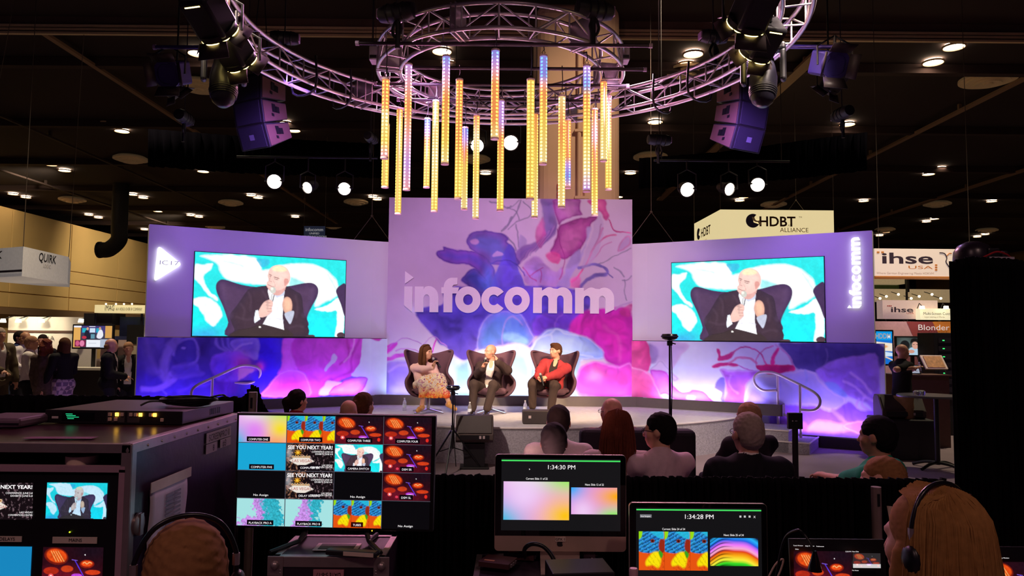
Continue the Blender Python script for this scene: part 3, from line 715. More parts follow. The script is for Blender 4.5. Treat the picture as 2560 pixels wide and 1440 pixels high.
 c.poly(zL((1968, 225), (2012, 262), (1940, 340), (1893, 398), (1878, 372), (1930, 300)), (232, 226, 246), 3, 1)
 c.poly(zL((1830, 620), (1900, 500), (1960, 490), (2060, 520), (1940, 620)), (228, 216, 244), 4, 1)
 c.poly(zL((1930, 620), (2050, 512), (2150, 470), (2290, 458), (2318, 490), (2230, 620)), (206, 96, 216), 3, 1, core=(226, 160, 236), depth=12, rim=(176, 60, 190), rimw=2)
 c.poly(zL((2350, 60), (2460, 65), (2430, 90), (2360, 85)), (196, 60, 170), 3, 1)
 c.unwarp(); ink(c, .42, 22, 7); c.mottle(.08, 30, 5)
 return np.clip(c.C, 0, 1)
def mural_right(X, Y):
 c = Paint(X, Y, (216, 224, 246))
 c.glow(1660, 930, 60, 60, (206, 226, 250), 1)
 c.warp(4, 24, 9)
 c.poly(zR((180, 60), (620, 70), (580, 180), (500, 290), (460, 340), (380, 260), (240, 270), (200, 160)), (206, 186, 226), 5, .9, core=(190, 170, 220), depth=14)
 c.poly(zR((230, 80), (330, 130), (320, 240), (240, 260)), (150, 130, 196), 6, .8)
 c.poly(zR((240, 340), (360, 240), (460, 340), (540, 420), (500, 450), (440, 380), (300, 350)), (216, 200, 234), 4, .9, rim=(176, 160, 210))
 c.poly(zR((-20, 0), (220, 50), (240, 340), (-20, 300)), (224, 70, 152), 4, 1, core=(232, 86, 160), depth=20)
 c.poly(zR((330, 340), (430, 370), (480, 470), (560, 560), (640, 540), (690, 520), (800, 560), (870, 660), (580, 660), (420, 570), (330, 560), (250, 350)), (214, 96, 214), 4, 1, core=(224, 130, 228), depth=14, rim=(190, 70, 200))
 c.poly(zR((620, 620), (640, 580), (700, 590), (690, 650)), (234, 224, 246), 5, .9)
 c.poly(zR((-20, 295), (100, 300), (230, 350), (320, 470), (360, 660), (-20, 660)), (240, 110, 186), 5, 1, core=(238, 96, 160), depth=30, rim=(246, 160, 206), rimw=4)
 pk = (216, 56, 140)
 c.poly(zR((912, 130), (945, 135), (955, 190), (1085, 150), (1070, 200), (1010, 235), (930, 245), (922, 190)), pk, 3, 1, core=(206, 60, 140), depth=8)
 c.poly(zR((875, 290), (930, 270), (1040, 265), (1130, 275), (1120, 298), (1000, 300), (900, 316)), pk, 3, 1)
 c.stroke(zR((1070, 170), (1150, 115), (1250, 115), (1340, 170), (1390, 250), (1410, 290)), 4, (206, 96, 166), .95)
 c.stroke(zR((1040, 270), (1120, 215), (1230, 225), (1310, 270)), 6, (222, 130, 180), .9, 3)
 c.stroke(zR((1470, 100), (1380, 130), (1320, 190), (1300, 270), (1325, 330)), 3, (206, 110, 176), .9)
 c.stroke(zR((1140, 285), (1200, 320), (1270, 340)), 3, (200, 100, 200), .8)
 c.poly(zR((1530, 80), (1700, 70), (2500, 70), (2500, 330), (2000, 330), (1890, 370), (1760, 350), (1690, 300), (1620, 200)), (92, 88, 158), 6, 1, core=(72, 68, 136), depth=26)
 c.stroke(zR((1500, 90), (1600, 180), (1680, 290)), 3, (210, 140, 200), .8, 4)
 c.poly(zR((1505, 125), (1535, 130), (1490, 210), (1490, 275), (1450, 275), (1460, 190)), pk, 3, 1)
 c.poly(zR((1310, 290), (1450, 275), (1560, 285), (1670, 280), (1685, 330), (1600, 368), (1400, 365), (1330, 340)), (214, 44, 120), 3, 1, core=(196, 40, 120), depth=10)
 c.stroke(zR((1990, 130), (2000, 240), (1960, 310)), 3, (130, 130, 190), .6, 5)
 c.poly(zR((945, 340), (1010, 330), (1240, 335), (1330, 365), (1250, 440), (1205, 520), (1200, 690), (975, 680), (1000, 560), (985, 440)), (190, 116, 226), 4, 1, core=(176, 100, 222), depth=16, rim=(206, 170, 238))
 c.poly(zR((890, 500), (930, 420), (990, 430), (985, 640), (940, 620), (960, 560), (900, 520)), (130, 120, 206), 4, 1)
 c.stroke(zR((1050, 380), (1040, 480), (1110, 560)), 5, (206, 150, 236), .7, 5)
 c.poly(zR((1190, 560), (1230, 470), (1330, 390), (1560, 370), (1740, 325), (1870, 370), (1960, 470), (2080, 560), (2175, 600), (2150, 690), (2040, 735), (1850, 680), (1600, 690), (1480, 660), (1340, 700), (1200, 700)), (196, 200, 246), 5, 1, core=(176, 182, 242), depth=26, rim=(226, 224, 252), rimw=4)
 c.poly(zR((1240, 540), (1300, 520), (1400, 600), (1500, 660), (1400, 700), (1230, 690)), (150, 130, 220), 10, .8)
 c.stroke(zR((1780, 340), (1800, 480), (1740, 640)), 4, (150, 176, 236), .7, 6)
 c.poly(zR((1880, 365), (1980, 290), (2110, 225), (2300, 200), (2500, 210), (2500, 760), (2390, 660), (2260, 620), (2150, 560), (2010, 500)), (164, 134, 226), 6, 1, core=(150, 118, 222), depth=26)
 c.poly(zR((1970, 470), (2080, 470), (2180, 560), (2180, 600), (2090, 570)), (130, 166, 232), 6, .9)
 for s_ in (zR((2160, 440), (2280, 500), (2400, 610), (2480, 650)), zR((2240, 360), (2340, 440), (2440, 560)), zR((2320, 620), (2290, 690), (2330, 730), (2400, 740)), zR((2380, 580), (2350, 670), (2420, 745))):
  c.stroke(s_, 6, (206, 176, 244), .85, 5)
 c.poly(zR((1500, 680), (1700, 690), (1860, 690), (2060, 740), (2200, 640), (2330, 740), (2500, 760), (2500, 1030), (1500, 940)), (142, 104, 222), 6, 1, core=(126, 92, 220), depth=30)
 c.poly(zR((1560, 700), (1700, 780), (1820, 920), (1640, 940), (1540, 860)), (176, 116, 232), 8, .8)
 c.poly(zR((1860, 860), (1960, 830), (2120, 860), (2250, 900), (2120, 960), (1820, 940)), (204, 170, 244), 10, .9)
 c.stroke(zR((2060, 730), (2130, 800), (2210, 890)), 9, (176, 150, 238), .8, 6)
 c.poly(zR((2160, 900), (2260, 840), (2420, 830), (2500, 880), (2500, 990), (2300, 960)), (186, 130, 236), 6, .9, rim=(226, 190, 248))
 c.unwarp(); ink(c, .42, 22, 13); c.mottle(.07, 30, 2)
 return np.clip(c.C, 0, 1)
PRINT = MV('printed_panel', 0, 0.55, 0.2)
# ---------------- centre backdrop
cb = thing('centre_backdrop', 'tall square centre backdrop panel printed with purple and magenta ink clouds', 'backdrop', (0, 0, 0))
CY = 14.6
wallbox('panel', (CL, CY), (CR_, CY), DECK, ZC, 0.12, panel_m, cb)
g = bil((CL, CY - .004, ZC), (CR_, CY - .004, ZC), (CR_, CY - .004, SKIRT - .02), (CL, CY - .004, SKIRT - .02), 330, 268)
gridmesh('printed_face', g, mural_centre(*projarr(g)), PRINT, cb)
B((CL - .02, CY - .3, DECK), (CR_ + .02, CY - .27, SKIRT)).build('skirt', skirt_m, cb)
B((CL - .02, CY - .265, DECK), (CR_ + .02, CY - .0, DECK + .05)).build('trough_floor', skirt_m, cb)
# ---- logo letters on the centre panel, drawn from outlines
logo_m = M('white_letter', (252, 244, 248), 0.5, var=0.02)
def arcpts(cx, cy, rx, ry, a, b, n=16):
 return [(cx + rx * math.cos(math.radians(a + (b - a) * i / n)), cy + ry * math.sin(math.radians(a + (b - a) * i / n))) for i in range(n + 1)]
def letter_shapes():
 """outlines in letter units: x-height 1.0, baseline 0; every entry: x offset, list of polygons"""
 st = 0.36
 def n_(w=0.98, cut=False):
  o = [(0, 0), (0, 1.0), (st, 1.0), (st, .87)] + arcpts(w - .40, .58, .40, .44, 115, 0, 10) + [(w, 0), (w - st, 0), (w - st, .55)] + arcpts((w) / 2 , .53, (w - 2 * st) / 2, .17, 0, 180, 8) + [(st, 0)]
  return [o]
 def m_(cut=False):
  w = 1.62; mid0 = (w - st) / 2; mid1 = mid0 + st
  o = [(0, 0), (0, 1.0), (st, 1.0), (st, .88)] + arcpts(mid0 + .04, .62, .34, .40, 125, 62, 6) + arcpts(w - .40, .60, .40, .42, 122, 0, 10)
  o += ([(w, .17), (w - st, 0)] if cut else [(w, 0), (w - st, 0)])
  gap = (mid0 - st)
  o += [(w - st, .56)] + arcpts(mid1 + (w - st - mid1) / 2, .56, (w - st - mid1) / 2, .14, 0, 180, 6) + [(mid1, 0), (mid0, 0), (mid0, .56)] + arcpts(st + gap / 2, .56, gap / 2, .14, 0, 180, 6) + [(st, 0)]
  return [o]
 def ring(w=1.06):
  a = arcpts(w / 2, .5, w / 2, .52, 0, 360, 36)[:-1]; b = arcpts(w / 2, .5, .20, .21, 0, 360, 24)[:-1]
  return [a, b]
 def c_():
  return [arcpts(.52, .5, .52, .52, 38, 322, 30) + arcpts(.52, .5, .2, .21, 318, 42, 20)]
 f_ = [[(0.10, 0), (.10, .74), (0, .74), (0, .98), (.10, .98), (.10, 1.02)] + arcpts(.46, 1.0, .36, .36, 180, 100, 8) + [(.66, 1.36), (.66, 1.10)] + arcpts(.56, 1.0, .1, .09, 80, 180, 4) + [(.46, .98), (.74, .98), (.66, .74), (.46, .74), (.46, 0)]]
 i_ = [[(0, .26), (0, 1.0), (.34, 1.0), (.34, 0)]]
 dot = [[(.02, 1.10), (.02, 1.60), (.38, 1.35)]]
 return i_, dot, n_(), f_, ring(), c_(), ring(), m_(), m_(True)
def polymesh(name, outlines, depth, O, X, Y, mat, parent):
 """outline (with holes) to a solid letter through a filled 2-D curve"""
 cu = bpy.data.curves.new(name, 'CURVE'); cu.dimensions = '2D'; cu.fill_mode = 'BOTH'; cu.extrude = depth / 2
 for ol in outlines:
  sp = cu.splines.new('POLY'); sp.points.add(len(ol) - 1); sp.use_cyclic_u = True
  for p, (x, y) in zip(sp.points, ol): p.co = (x, y, 0, 1)
 t = bpy.data.objects.new(name, cu)
 me = bpy.data.meshes.new_from_object(t)
 bpy.data.objects.remove(t); bpy.data.curves.remove(cu)
 X = Vector(X); Y = Vector(Y); Z = X.cross(Y).normalized(); O = Vector(O)
 for v in me.vertices: v.co = O + X * v.co.x + Y * v.co.y + Z * v.co.z
 return link(name, me, mat, parent)
def logo(parent, O, X, Y, width, depth, mat):
 """whole word laid out over given width; returns letters"""
 adv = [0, 0, .44, 1.54, 2.12, 3.20, 4.16, 5.36, 7.10]; tot = 7.10 + 1.62
 k = width / tot
 for (x, sh) in zip(adv, letter_shapes()):
  pl = [[((x + u) * k, v * k) for u, v in o] for o in sh]
  polymesh('logo_letter', pl, depth, O, X, Y, mat, parent)
pa = at(1010, 779, CY - .03); pb = at(1535, 785, CY - .03)
logo(cb, (pa.x, CY - .03, (pa.z + pb.z) / 2), (1, 0, 0), (0, 0, 1.06), pb.x - pa.x, 0.05, logo_m)
# ---------------- wings
led_m = MV('led_screen_glow', 1.15, 0.4, 0.2)
def screen_speaker(nx, ny, warm=True):
 """picture of the bald man with a microphone in the dark wing chair; unit picture 400 x 230"""
 X, Y = uvgrid(nx, ny, 2400, 1320)
 c = Paint(X, Y, (40, 226, 226))
 c.warp(18, 90, 4)
 c.glow(1900, 1200, 500, 300, (30, 240, 250), .9); c.glow(150, 1280, 260, 150, (70, 130, 230), .9); c.glow(100, 1050, 260, 260, (20, 246, 240), .7)
 wht = (250, 255, 255)
 c.poly([(80, 60), (420, 20), (820, 30), (980, 110), (1040, 240), (1400, 120), (1900, 110), (2200, 300), (2290, 500), (2250, 620), (2000, 760), (1880, 800), (1860, 500), (1100, 480), (560, 440), (380, 300), (330, 170), (180, 100)], wht, 40, 1)
 c.poly([(0, 200), (140, 200), (260, 170), (230, 270), (130, 380), (220, 600), (330, 700), (330, 760), (180, 640), (60, 480), (0, 420)], wht, 24, .95)
 c.poly([(0, 740), (160, 700), (330, 790), (430, 960), (400, 1040), (300, 1180), (200, 1080), (120, 960), (80, 880), (0, 820)], wht, 24, .95)
 c.poly([(1880, 860), (2100, 780), (2280, 640), (2360, 700), (2400, 1000), (2360, 1320), (2240, 1320), (2270, 900), (2100, 900)], wht, 20, .95)
 c.poly([(920, 60), (1100, 60), (1120, 140), (1020, 190)], (60, 190, 226), 14, .9)
 c.poly([(1480, 330), (1600, 360), (1700, 430), (1480, 470)], (90, 226, 226), 40, .7)
 c.stroke([(2100, 260), (2180, 400), (2280, 560)], 20, (190, 236, 236), .8, 30)
 c.stroke([(420, 130), (620, 160), (720, 200)], 16, (190, 240, 236), .7, 20)
 c.unwarp()
 ch = (70, 50, 84)
 c.poly([(320, 520), (360, 440), (450, 420), (700, 490), (1000, 520), (1400, 490), (1700, 420), (1850, 420), (1930, 500), (1920, 640), (1820, 840), (1760, 1000), (1790, 1120), (1720, 1260), (1720, 1340), (560, 1340), (520, 1100), (440, 860), (340, 640)], ch, 10, 1, core=(86, 62, 92), depth=120)
 c.poly([(2240, 520), (2300, 440), (2410, 430), (2410, 960), (2330, 760), (2260, 600)], ch, 8, 1)
 c.ell(2340, 1290, 70, 50, (80, 60, 70)); c.ell(1820, 1310, 80, 26, (86, 66, 74))
 jk = (62, 48, 62)
 c.poly([(600, 1330), (620, 1230), (570, 1100), (540, 980), (640, 830), (780, 600), (850, 540), (1080, 490), (1380, 480), (1560, 560), (1660, 640), (1700, 900), (1760, 1080), (1700, 1340)], jk, 8, 1, core=(70, 52, 62), depth=110)
 c.poly([(600, 1340), (660, 1230), (860, 1180), (1040, 1120), (1400, 1180), (1500, 1340)], (66, 52, 52), 8, 1)
 c.stroke([(880, 640), (880, 780), (840, 900)], 6, (40, 30, 42), .6, 8); c.stroke([(660, 1220), (860, 1190), (960, 1140)], 6, (40, 32, 38), .7, 6)
 c.poly([(1120, 540), (1220, 640), (1390, 500), (1370, 680), (1360, 980), (1390, 1210), (1210, 1160), (1050, 1120), (1130, 960), (1170, 800), (1110, 580)], (246, 244, 250), 7, 1, smooth=False)
 c.stroke([(1140, 1040), (1240, 1020), (1380, 1050)], 6, (206, 206, 226), .8, 8)
 c.stroke([(1280, 700), (1270, 900), (1190, 1100)], 4, (214, 214, 230), .7, 6)
 c.poly([(1215, 640), (1300, 620), (1385, 510), (1375, 640), (1260, 680)], (196, 206, 232), 6, .8, smooth=False)
 sk = (240, 196, 186)
 c.poly([(1090, 480), (1240, 560), (1390, 460), (1380, 560), (1300, 640), (1210, 630), (1120, 540)], (226, 172, 164), 6, 1)
 c.poly([(1105, 320), (1130, 220), (1190, 160), (1290, 140), (1400, 180), (1460, 280), (1460, 380), (1420, 470), (1370, 520), (1280, 560), (1180, 550), (1110, 510), (1090, 440), (1120, 400)], sk, 8, 1, core=(246, 208, 196), depth=70)
 c.poly([(1200, 170), (1290, 146), (1380, 180), (1400, 230), (1290, 250), (1180, 230)], (255, 236, 190), 30, .9)
 c.poly([(1370, 370), (1420, 360), (1440, 410), (1400, 470), (1375, 470)], (226, 160, 150), 6, 1)
 c.stroke([(1130, 300), (1165, 316)], 12, (150, 100, 96), .9, 6); c.stroke([(1205, 340), (1285, 362)], 14, (150, 104, 100), .9, 6)
 c.stroke([(1215, 372), (1270, 384)], 8, (110, 70, 70), .9, 5); c.stroke([(1135, 326), (1155, 336)], 8, (110, 70, 70), .9, 5)
 c.stroke([(1155, 330), (1130, 400), (1170, 420)], 8, (206, 148, 140), .8, 6)
 c.stroke([(1110, 470), (1170, 496), (1210, 500)], 9, (160, 96, 96), .9, 5); c.stroke([(1190, 400), (1220, 450), (1225, 500)], 6, (206, 150, 144), .7, 5)
 c.stroke([(1185, 640), (1170, 760)], 36, (206, 206, 206), 1, 6); c.stroke([(1195, 640), (1185, 760)], 12, (250, 250, 250), 1, 6); c.stroke([(1215, 640), (1195, 740)], 12, (40, 30, 40), 1, 6)
 c.ell(1195, 560, 46, 54, (206, 206, 196)); c.ell(1180, 540, 22, 24, (246, 246, 236), .9, .6)
 c.poly([(960, 960), (990, 880), (1050, 770), (1130, 720), (1190, 740), (1200, 800), (1180, 860), (1190, 900), (1150, 960), (1080, 1000), (1000, 1010)], (236, 190, 180), 7, 1, core=(244, 200, 186), depth=40)
 for k in range(4): c.stroke([(1080 + 12 * k, 760 + 50 * k), (1185, 775 + 45 * k)], 6, (196, 130, 124), .8, 5)
 c.poly([(930, 900), (970, 890), (990, 990), (1010, 1040), (920, 1110), (910, 1040)], (236, 240, 250), 6, 1, smooth=False)
 c.poly([(1370, 700), (1420, 660), (1480, 690), (1510, 780), (1500, 900), (1440, 960), (1380, 900), (1350, 800)], (226, 170, 150), 14, 1, core=(240, 190, 160), depth=50)
 c.poly([(1400, 930), (1530, 890), (1540, 960), (1490, 1110), (1440, 1060), (1400, 990)], (196, 200, 220), 10, 1)
 c.ell(1005, 1170, 18, 16, (240, 236, 230))
 c.stroke([(1110, 980), (1190, 920), (1190, 980), (1110, 980)], 4, (200, 200, 220), .6, 4)
 for pts in ([(700, 800), (760, 900), (740, 1040)], [(820, 620), (860, 760), (850, 900)], [(1560, 640), (1600, 820), (1580, 1000)], [(1480, 1180), (1600, 1140), (1700, 1160)], [(640, 1010), (780, 1050), (900, 1040)], [(1020, 560), (1100, 700), (1120, 860)]): c.stroke(pts, 26, (96, 74, 90), .35, 40)
 for pts in ([(420, 520), (460, 760), (540, 1000)], [(1840, 520), (1800, 760), (1720, 960)]): c.stroke(pts, 60, (104, 78, 116), .4, 80)
 c.mottle(.14, 60, 3); c.mottle(.06, 12, 8)
 return np.clip(c.C, 0, 1)
SPK = screen_speaker(250, 140)
def wing(side, a, b, c0, label_wall, label_led, lower_end, mural):
 """a: inner plan point, b: outer plan point, c0: corner at the centre panel"""
 t = thing('screen_wall', label_wall, 'set wall', (0, 0, 0))
 wallbox('upper_panel', a, b, ZM, ZT, 0.22, panel_m, t)
 wallbox('return_panel', c0, a, ZM, ZT, 0.1, panel_m, t)
 # lower printed wall, a little proud of the upper panel
 i_ = Vector(c0); o_ = Vector(lower_end)
 for p, q, nx in ((i_, Vector(a), 24), (Vector(a), o_, 300)):
  wallbox('lower_panel', p, q, 0.16 if q == o_ else DECK, ZM - .01, 0.18, panel_m, t, front=0.05)
  g_ = wallgrid(p, q, 0.2 if q == o_ else SKIRT - .02, ZM - .01, nx, 110 if q == o_ else 70, 0.054)
  gridmesh('printed_face', g_, mural(*projarr(g_)), PRINT, t)
 d = (o_ - Vector(a)).normalized(); n = Vector((-d.y, d.x)); n = n if n.y > 0 else -n
 # skirt trough on the deck, then plinth on the floor
 k0 = Vector(a) - n * .3; ke = Vector(a) + d * (2.55 if side > 0 else 2.4) - n * .3
 wallbox('skirt', Vector(c0) + Vector((0, -.3)), k0, DECK, SKIRT, 0.03, skirt_m, t)
 wallbox('skirt', k0, ke, DECK - .02, SKIRT - .01, 0.03, skirt_m, t)
 wallbox('skirt_end', ke, ke + n * .25, DECK - .02, SKIRT - .01, 0.03, skirt_m, t)
 wallbox('plinth', ke + d * .1 + n * .2, o_ - n * .1, 0, 0.2, 0.03, M('dark_plinth', (54, 48, 50), 0.7), t)
 wallbox('wall_foot', Vector(a), o_, 0, 0.17, 0.18, M('dark_plinth'), t)
 return t
wL = wing(-1, LN, LO, (CL, 14.62), 'left angled screen wall, purple lit above a blue and pink ink print', '', (-6.27, 12.44), mural_left)
wR = wing(1, RN, RO_, (CR_, 14.62), 'right angled screen wall, purple lit above a lilac ink print', '', (6.24, 12.42), mural_right)
def plane_hit(px, py, a, b, front):
 a = Vector(a); b = Vector(b); d = (b - a).normalized(); n = Vector((-d.y, d.x)); n = n if n.y > 0 else -n
 a = a - n * front; r_ = ray(px, py)
 t_ = ((a.x - CAM.x) * n.x + (a.y - CAM.y) * n.y) / (r_.x * n.x + r_.y * n.y)
 return CAM + r_ * t_, Vector((n.x, n.y, 0)), Vector((d.x, d.y, 0))
def led(a, b, corners, label):
 q = [plane_hit(x, y, a, b, 0.03)[0] for x, y in corners]
 n = plane_hit(0, 0, a, b, 0)[1]
 zt = (q[0].z + q[1].z) / 2; zb = max((q[2].z + q[3].z) / 2, ZM + .01)
 q[0].z = q[1].z = zt; q[2].z = q[3].z = zb; q[3].x, q[3].y = q[0].x, q[0].y; q[2].x, q[2].y = q[1].x, q[1].y
 t = thing('led_screen', label, 'screen', (0, 0, 0))
 d = (q[1] - q[0]).normalized()
 MB().obox((q[0] + q[2]) / 2 + n * .035, (q[1] - q[0]) / 2 + d * .012, n * .03, Vector((0, 0, (zt - zb) / 2 + .012))).build('frame', M('black_frame', (14, 14, 18), 0.5), t)
 gridmesh('picture', bil(*q, 250, 140), SPK, led_m, t)
led(LN, LO, ((488, 629), (865, 652), (858, 843), (481, 839)), 'left wall screen showing a bald man holding a microphone')
led(RN, RO_, ((1679, 658), (2059, 641), (2061, 859), (1678, 856)), 'right wall screen showing a bald man holding a microphone')
# glowing triangle on the left wall
tq = [plane_hit(x, y, LN, LO, 0.06)[0] for x, y in ((396, 614), (455, 661), (386, 703))]
_, nL, dL = plane_hit(0, 0, LN, LO, 0); dL = -dL if dL.x < 0 else dL
ts = thing('triangle_sign', 'glowing white triangle sign with small lettering on the left wall', 'sign', (0, 0, 0))
cen = (tq[0] + tq[1] + tq[2]) / 3
def roundtri(ps, r=0.06):
 out = []
 for i in range(3):
  p = ps[i]; a_ = (ps[i - 1] - p).normalized(); b_ = (ps[(i + 1) % 3] - p).normalized()
  for k in range(5):
   s_ = k / 4; q1 = p + a_ * r * (1 - s_); q2 = p + b_ * r * s_
   out.append((p + a_ * r) * (1 - s_) ** 2 + p * 2 * s_ * (1 - s_) + (p + b_ * r) * s_ ** 2)
 return out
rt = roundtri(tq); n_ = len(rt)
MB().add(rt + [p + nL * .055 for p in rt], [tuple(range(n_))] + [(i, (i + 1) % n_, (i + 1) % n_ + n_, i + n_) for i in range(n_)]).build('glowing_face', M('sign_glow', (250, 250, 255), 0.4, var=0.0, emit=1.7), ts)
pt = plane_hit(397, 661, LN, LO, 0.064)[0]
text(ts, 'IC17', pt, dL, (0, 0, 1), 0.075, M('grey_ink', (170, 172, 184), 0.5, emit=0.35), width=0.30, align='LEFT')
# vertical logo on the right wall: reads upwards
_, nR, dR = plane_hit(0, 0, RN, RO_, 0); dR = dR if dR.x > 0 else -dR
vl = thing('vertical_logo', 'glowing white vertical logo lettering at the right wall end', 'sign', (0, 0, 0))
b0 = plane_hit(2154, 770, RN, RO_, 0.05)[0]; b1 = plane_hit(2148, 593, RN, RO_, 0.05)[0]
logo(vl, b0, (0, 0, 1), -dR * 1.0, b1.z - b0.z, 0.015, M('letter_glow', (250, 250, 255), 0.4, var=0.0, emit=1.15))
# ================================================================ FLOWN RIG
alu = M('truss_aluminium', (206, 196, 204), 0.32, metal=0.75, var=0.08)
blk = M('black_metal', (20, 19, 23), 0.45, var=0.2)
blk2 = M('black_plastic', (30, 28, 34), 0.5, var=0.15)
unit = MB().tube([(0, 0, 0), (0, 0, 1)], 1.0, 6).mesh('brace', 60); unit.materials.append(alu)
def bar_between(a, b, r, parent, name='brace', me=unit):
 a = Vector(a); b = Vector(b); d = b - a
 o = link(name, me, None, parent); o.location = a; o.rotation_mode = 'QUATERNION'
 o.rotation_quaternion = d.to_track_quat('Z', 'Y'); o.scale = (r, r, d.length); return o
def ring_truss(label, c, ri, ro, z0, z1, seg, rch, rbr):
 t = thing('circle_truss', label, 'truss', (c[0], c[1], z0))
 def pt(r, a, z): return Vector((r * math.cos(a), r * math.sin(a), z))
 h = z1 - z0
 for r in (ri, ro):
  for z in (0, h):
   T([pt(r, 2 * PI * k / 96, z) for k in range(96)], rch, 8, closed=True).build('chord', alu, t, smooth=60)
 da = 2 * PI / seg
 for k in range(seg):
  a = k * da; b = a + da
  for r in (ri, ro):
   bar_between(pt(r, a, 0), pt(r, a, h), rbr, t)
   bar_between(pt(r, a, 0 if k % 2 else h), pt(r, b, h if k % 2 else 0), rbr, t)
  bar_between(pt(ri, a, 0), pt(ro, a, 0), rbr, t); bar_between(pt(ri, a, h), pt(ro, a, h), rbr, t)
 for k in range(6):
  a = k * PI / 3 + .2
  for s in (-.018, .018):
   p0, p1 = pt(ri - .02, a + s, -.02), pt(ro + .02, a + s, -.02); n = Vector((-math.sin(a), math.cos(a), 0))
   MB().obox((p0 + p1) / 2 + Vector((0, 0, h / 2 + .02)), (p1 - p0) / 2, n * .008, Vector((0, 0, h / 2 + .03))).build('joint_plate', alu, t)
 return t
RC = Vector((-0.17, 9.4)); BCc = Vector((-0.12, 8.15))
ring_truss('small aluminium circle truss carrying the hanging light tubes', RC, 1.29, 1.57, 5.20, 5.48, 24, 0.024, 0.011)
ring_truss('large aluminium circle truss sweeping behind the small ring', BCc, 2.96, 3.25, 5.18, 5.47, 40, 0.025, 0.011)
# pipes across the small ring
for i, (y, z, x0, x1, lb) in enumerate(((8.2, 5.16, -1.78, 1.55, 'front black pipe across the small circle truss'), (8.95, 5.16, -1.3, 1.62, 'middle black pipe across the small circle truss'), (9.55, 5.16, -1.82, 1.50, 'rear black pipe across the small circle truss'), (10.2, 5.16, -1.62, 1.35, 'hindmost black pipe low inside the small circle truss'))):
 t = thing('rigging_pipe', lb, 'pipe', (0, y, z), 0, 'pipes in the ring')
 T([(x0, 0, 0), (x1, 0, 0)], 0.022, 8).build('bar', M('dark_pipe', (70, 58, 70), 0.35, metal=0.6), t, smooth=60)
 for x in (x0, x1): T([(x - .02, 0, 0), (x + .02, 0, 0)], 0.03, 8).build('end_cap', M('lilac_cap', (176, 150, 190), 0.5), t, smooth=60)
# ---- light tubes
BL = (70, 130, 255); BP = (190, 150, 250); PK = (250, 170, 190); OR = (255, 150, 40); YE = (255, 216, 60); YP = (255, 238, 150)
tubes = [(965, 196, 397, 20.6, [(0, OR), (.35, OR), (.45, YP), (.8, YE), (1, PK)]), (965.5, 310, 470, 18.3, [(0, YE), (1, YE)]),
 (1000, 270, 536, 16, [(0, OR), (.15, YE), (1, YE)]), (1022, 160, 476, 18.7, [(0, BP), (.15, PK), (.35, OR), (.6, PK), (.8, BP), (1, PK)]),
 (1069, 296, 470, 14.8, [(0, BL), (.18, BP), (.32, OR), (.5, YE), (1, YE)]), (1090, 251, 530, 17.5, [(0, YE), (.5, YP), (1, YE)]),
 (1116, 139, 412, 20, [(0, BL), (.12, BP), (.25, PK), (.4, OR), (.8, YE), (1, YP)]), (1149, 198, 499, 18.7, [(0, OR), (.1, OR), (.5, OR), (.8, YE), (1, YE)]),
 (1163, 318, 525, 14.8, [(0, BL), (.15, BP), (.3, OR), (.5, YE), (1, YP)]), (1192, 287, 548, 16.3, [(0, OR), (.2, YP), (.5, YE), (1, YP)]),
 (1239, 124, 349, 21, [(0, BL), (.15, BP), (.25, PK), (.4, OR), (.8, OR), (1, YP)]), (1253, 250, 528, 17, [(0, BP), (.2, BP), (.35, OR), (.7, YE), (1, YE)]),
 (1327, 198, 500, 19.5, [(0, YE), (.6, YE), (1, YE)]), (1338, 283, 545, 16.3, [(0, OR), (.4, YE), (1, YP)]),
 (1359, 138, 412, 20, [(0, BL), (.18, BL), (.25, PK), (.35, OR), (.6, YE), (1, YP)]), (1405, 239, 520, 18, [(0, YP), (.3, OR), (.6, YE), (1, YP)]),
 (1420, 299, 471, 14.8, [(0, OR), (.55, OR), (.66, BP), (.85, BL), (1, PK)]), (1467, 163, 480, 19.5, [(0, BP), (.15, BL), (.25, OR), (.5, YE), (.85, YP), (1, BP)]),
 (1487, 272, 540, 16.5, [(0, OR), (.25, PK), (.4, OR), (.8, YE), (1, YP)]), (1509, 202, 404, 17.5, [(0, OR), (.3, YE), (1, YP)]), (1521, 240, 475, 16.7, [(0, PK), (.25, OR), (.5, YE), (1, YE)])]
tube_m = MV('tube_glow', 1.0, 0.3, 0.4); dot_m = MV('led_dot_glow', 2.6, 0.4, 0.2)
capm = M('clear_cap', (236, 206, 214), 0.2, var=0.05)
def ramp(st, t):
 for (a, ca), (b, cb_) in zip(st, st[1:]):
  if t <= b: s = (t - a) / max(b - a, 1e-6); return np.array(ca) * (1 - s) + np.array(cb_) * s
 return np.array(st[-1][1], float)
tub_lbl = ['leftmost short front tube, orange fading to yellow', 'yellow tube behind the leftmost one', 'low yellow tube, second from left', 'long pinkish tube at the left front', 'short far tube with blue top at left', 'low bright yellow tube, left of centre', 'front tube with blue top, left of centre', 'long orange tube left of centre', 'short far tube with lilac top near centre', 'lowest yellow tube near the centre', 'highest tube, blue top, at centre front', 'low tube with lilac top behind the centre one', 'long bright yellow tube right of centre', 'low yellow tube behind the long one right of centre', 'front tube with bright blue top, right of centre', 'pale orange tube in the right half', 'short far tube with blue bottom at right', 'long front tube with lilac top at right', 'low orange tube toward the right end', 'short pale yellow tube at the right end', 'rightmost slim tube, yellow bottom']
def colmesh(name, V, Fc, C, mat, parent, smooth=True):
 me = bpy.data.meshes.new(name); me.from_pydata(V, [], Fc)
 if smooth: me.polygons.foreach_set('use_smooth', [True] * len(me.polygons))
 ca = me.color_attributes.new('print', 'FLOAT_COLOR', 'POINT'); a = np.ones((len(V), 4), np.float32); a[:, :3] = C; ca.data.foreach_set('color', a.reshape(-1)); me.update()
 return link(name, me, mat, parent)
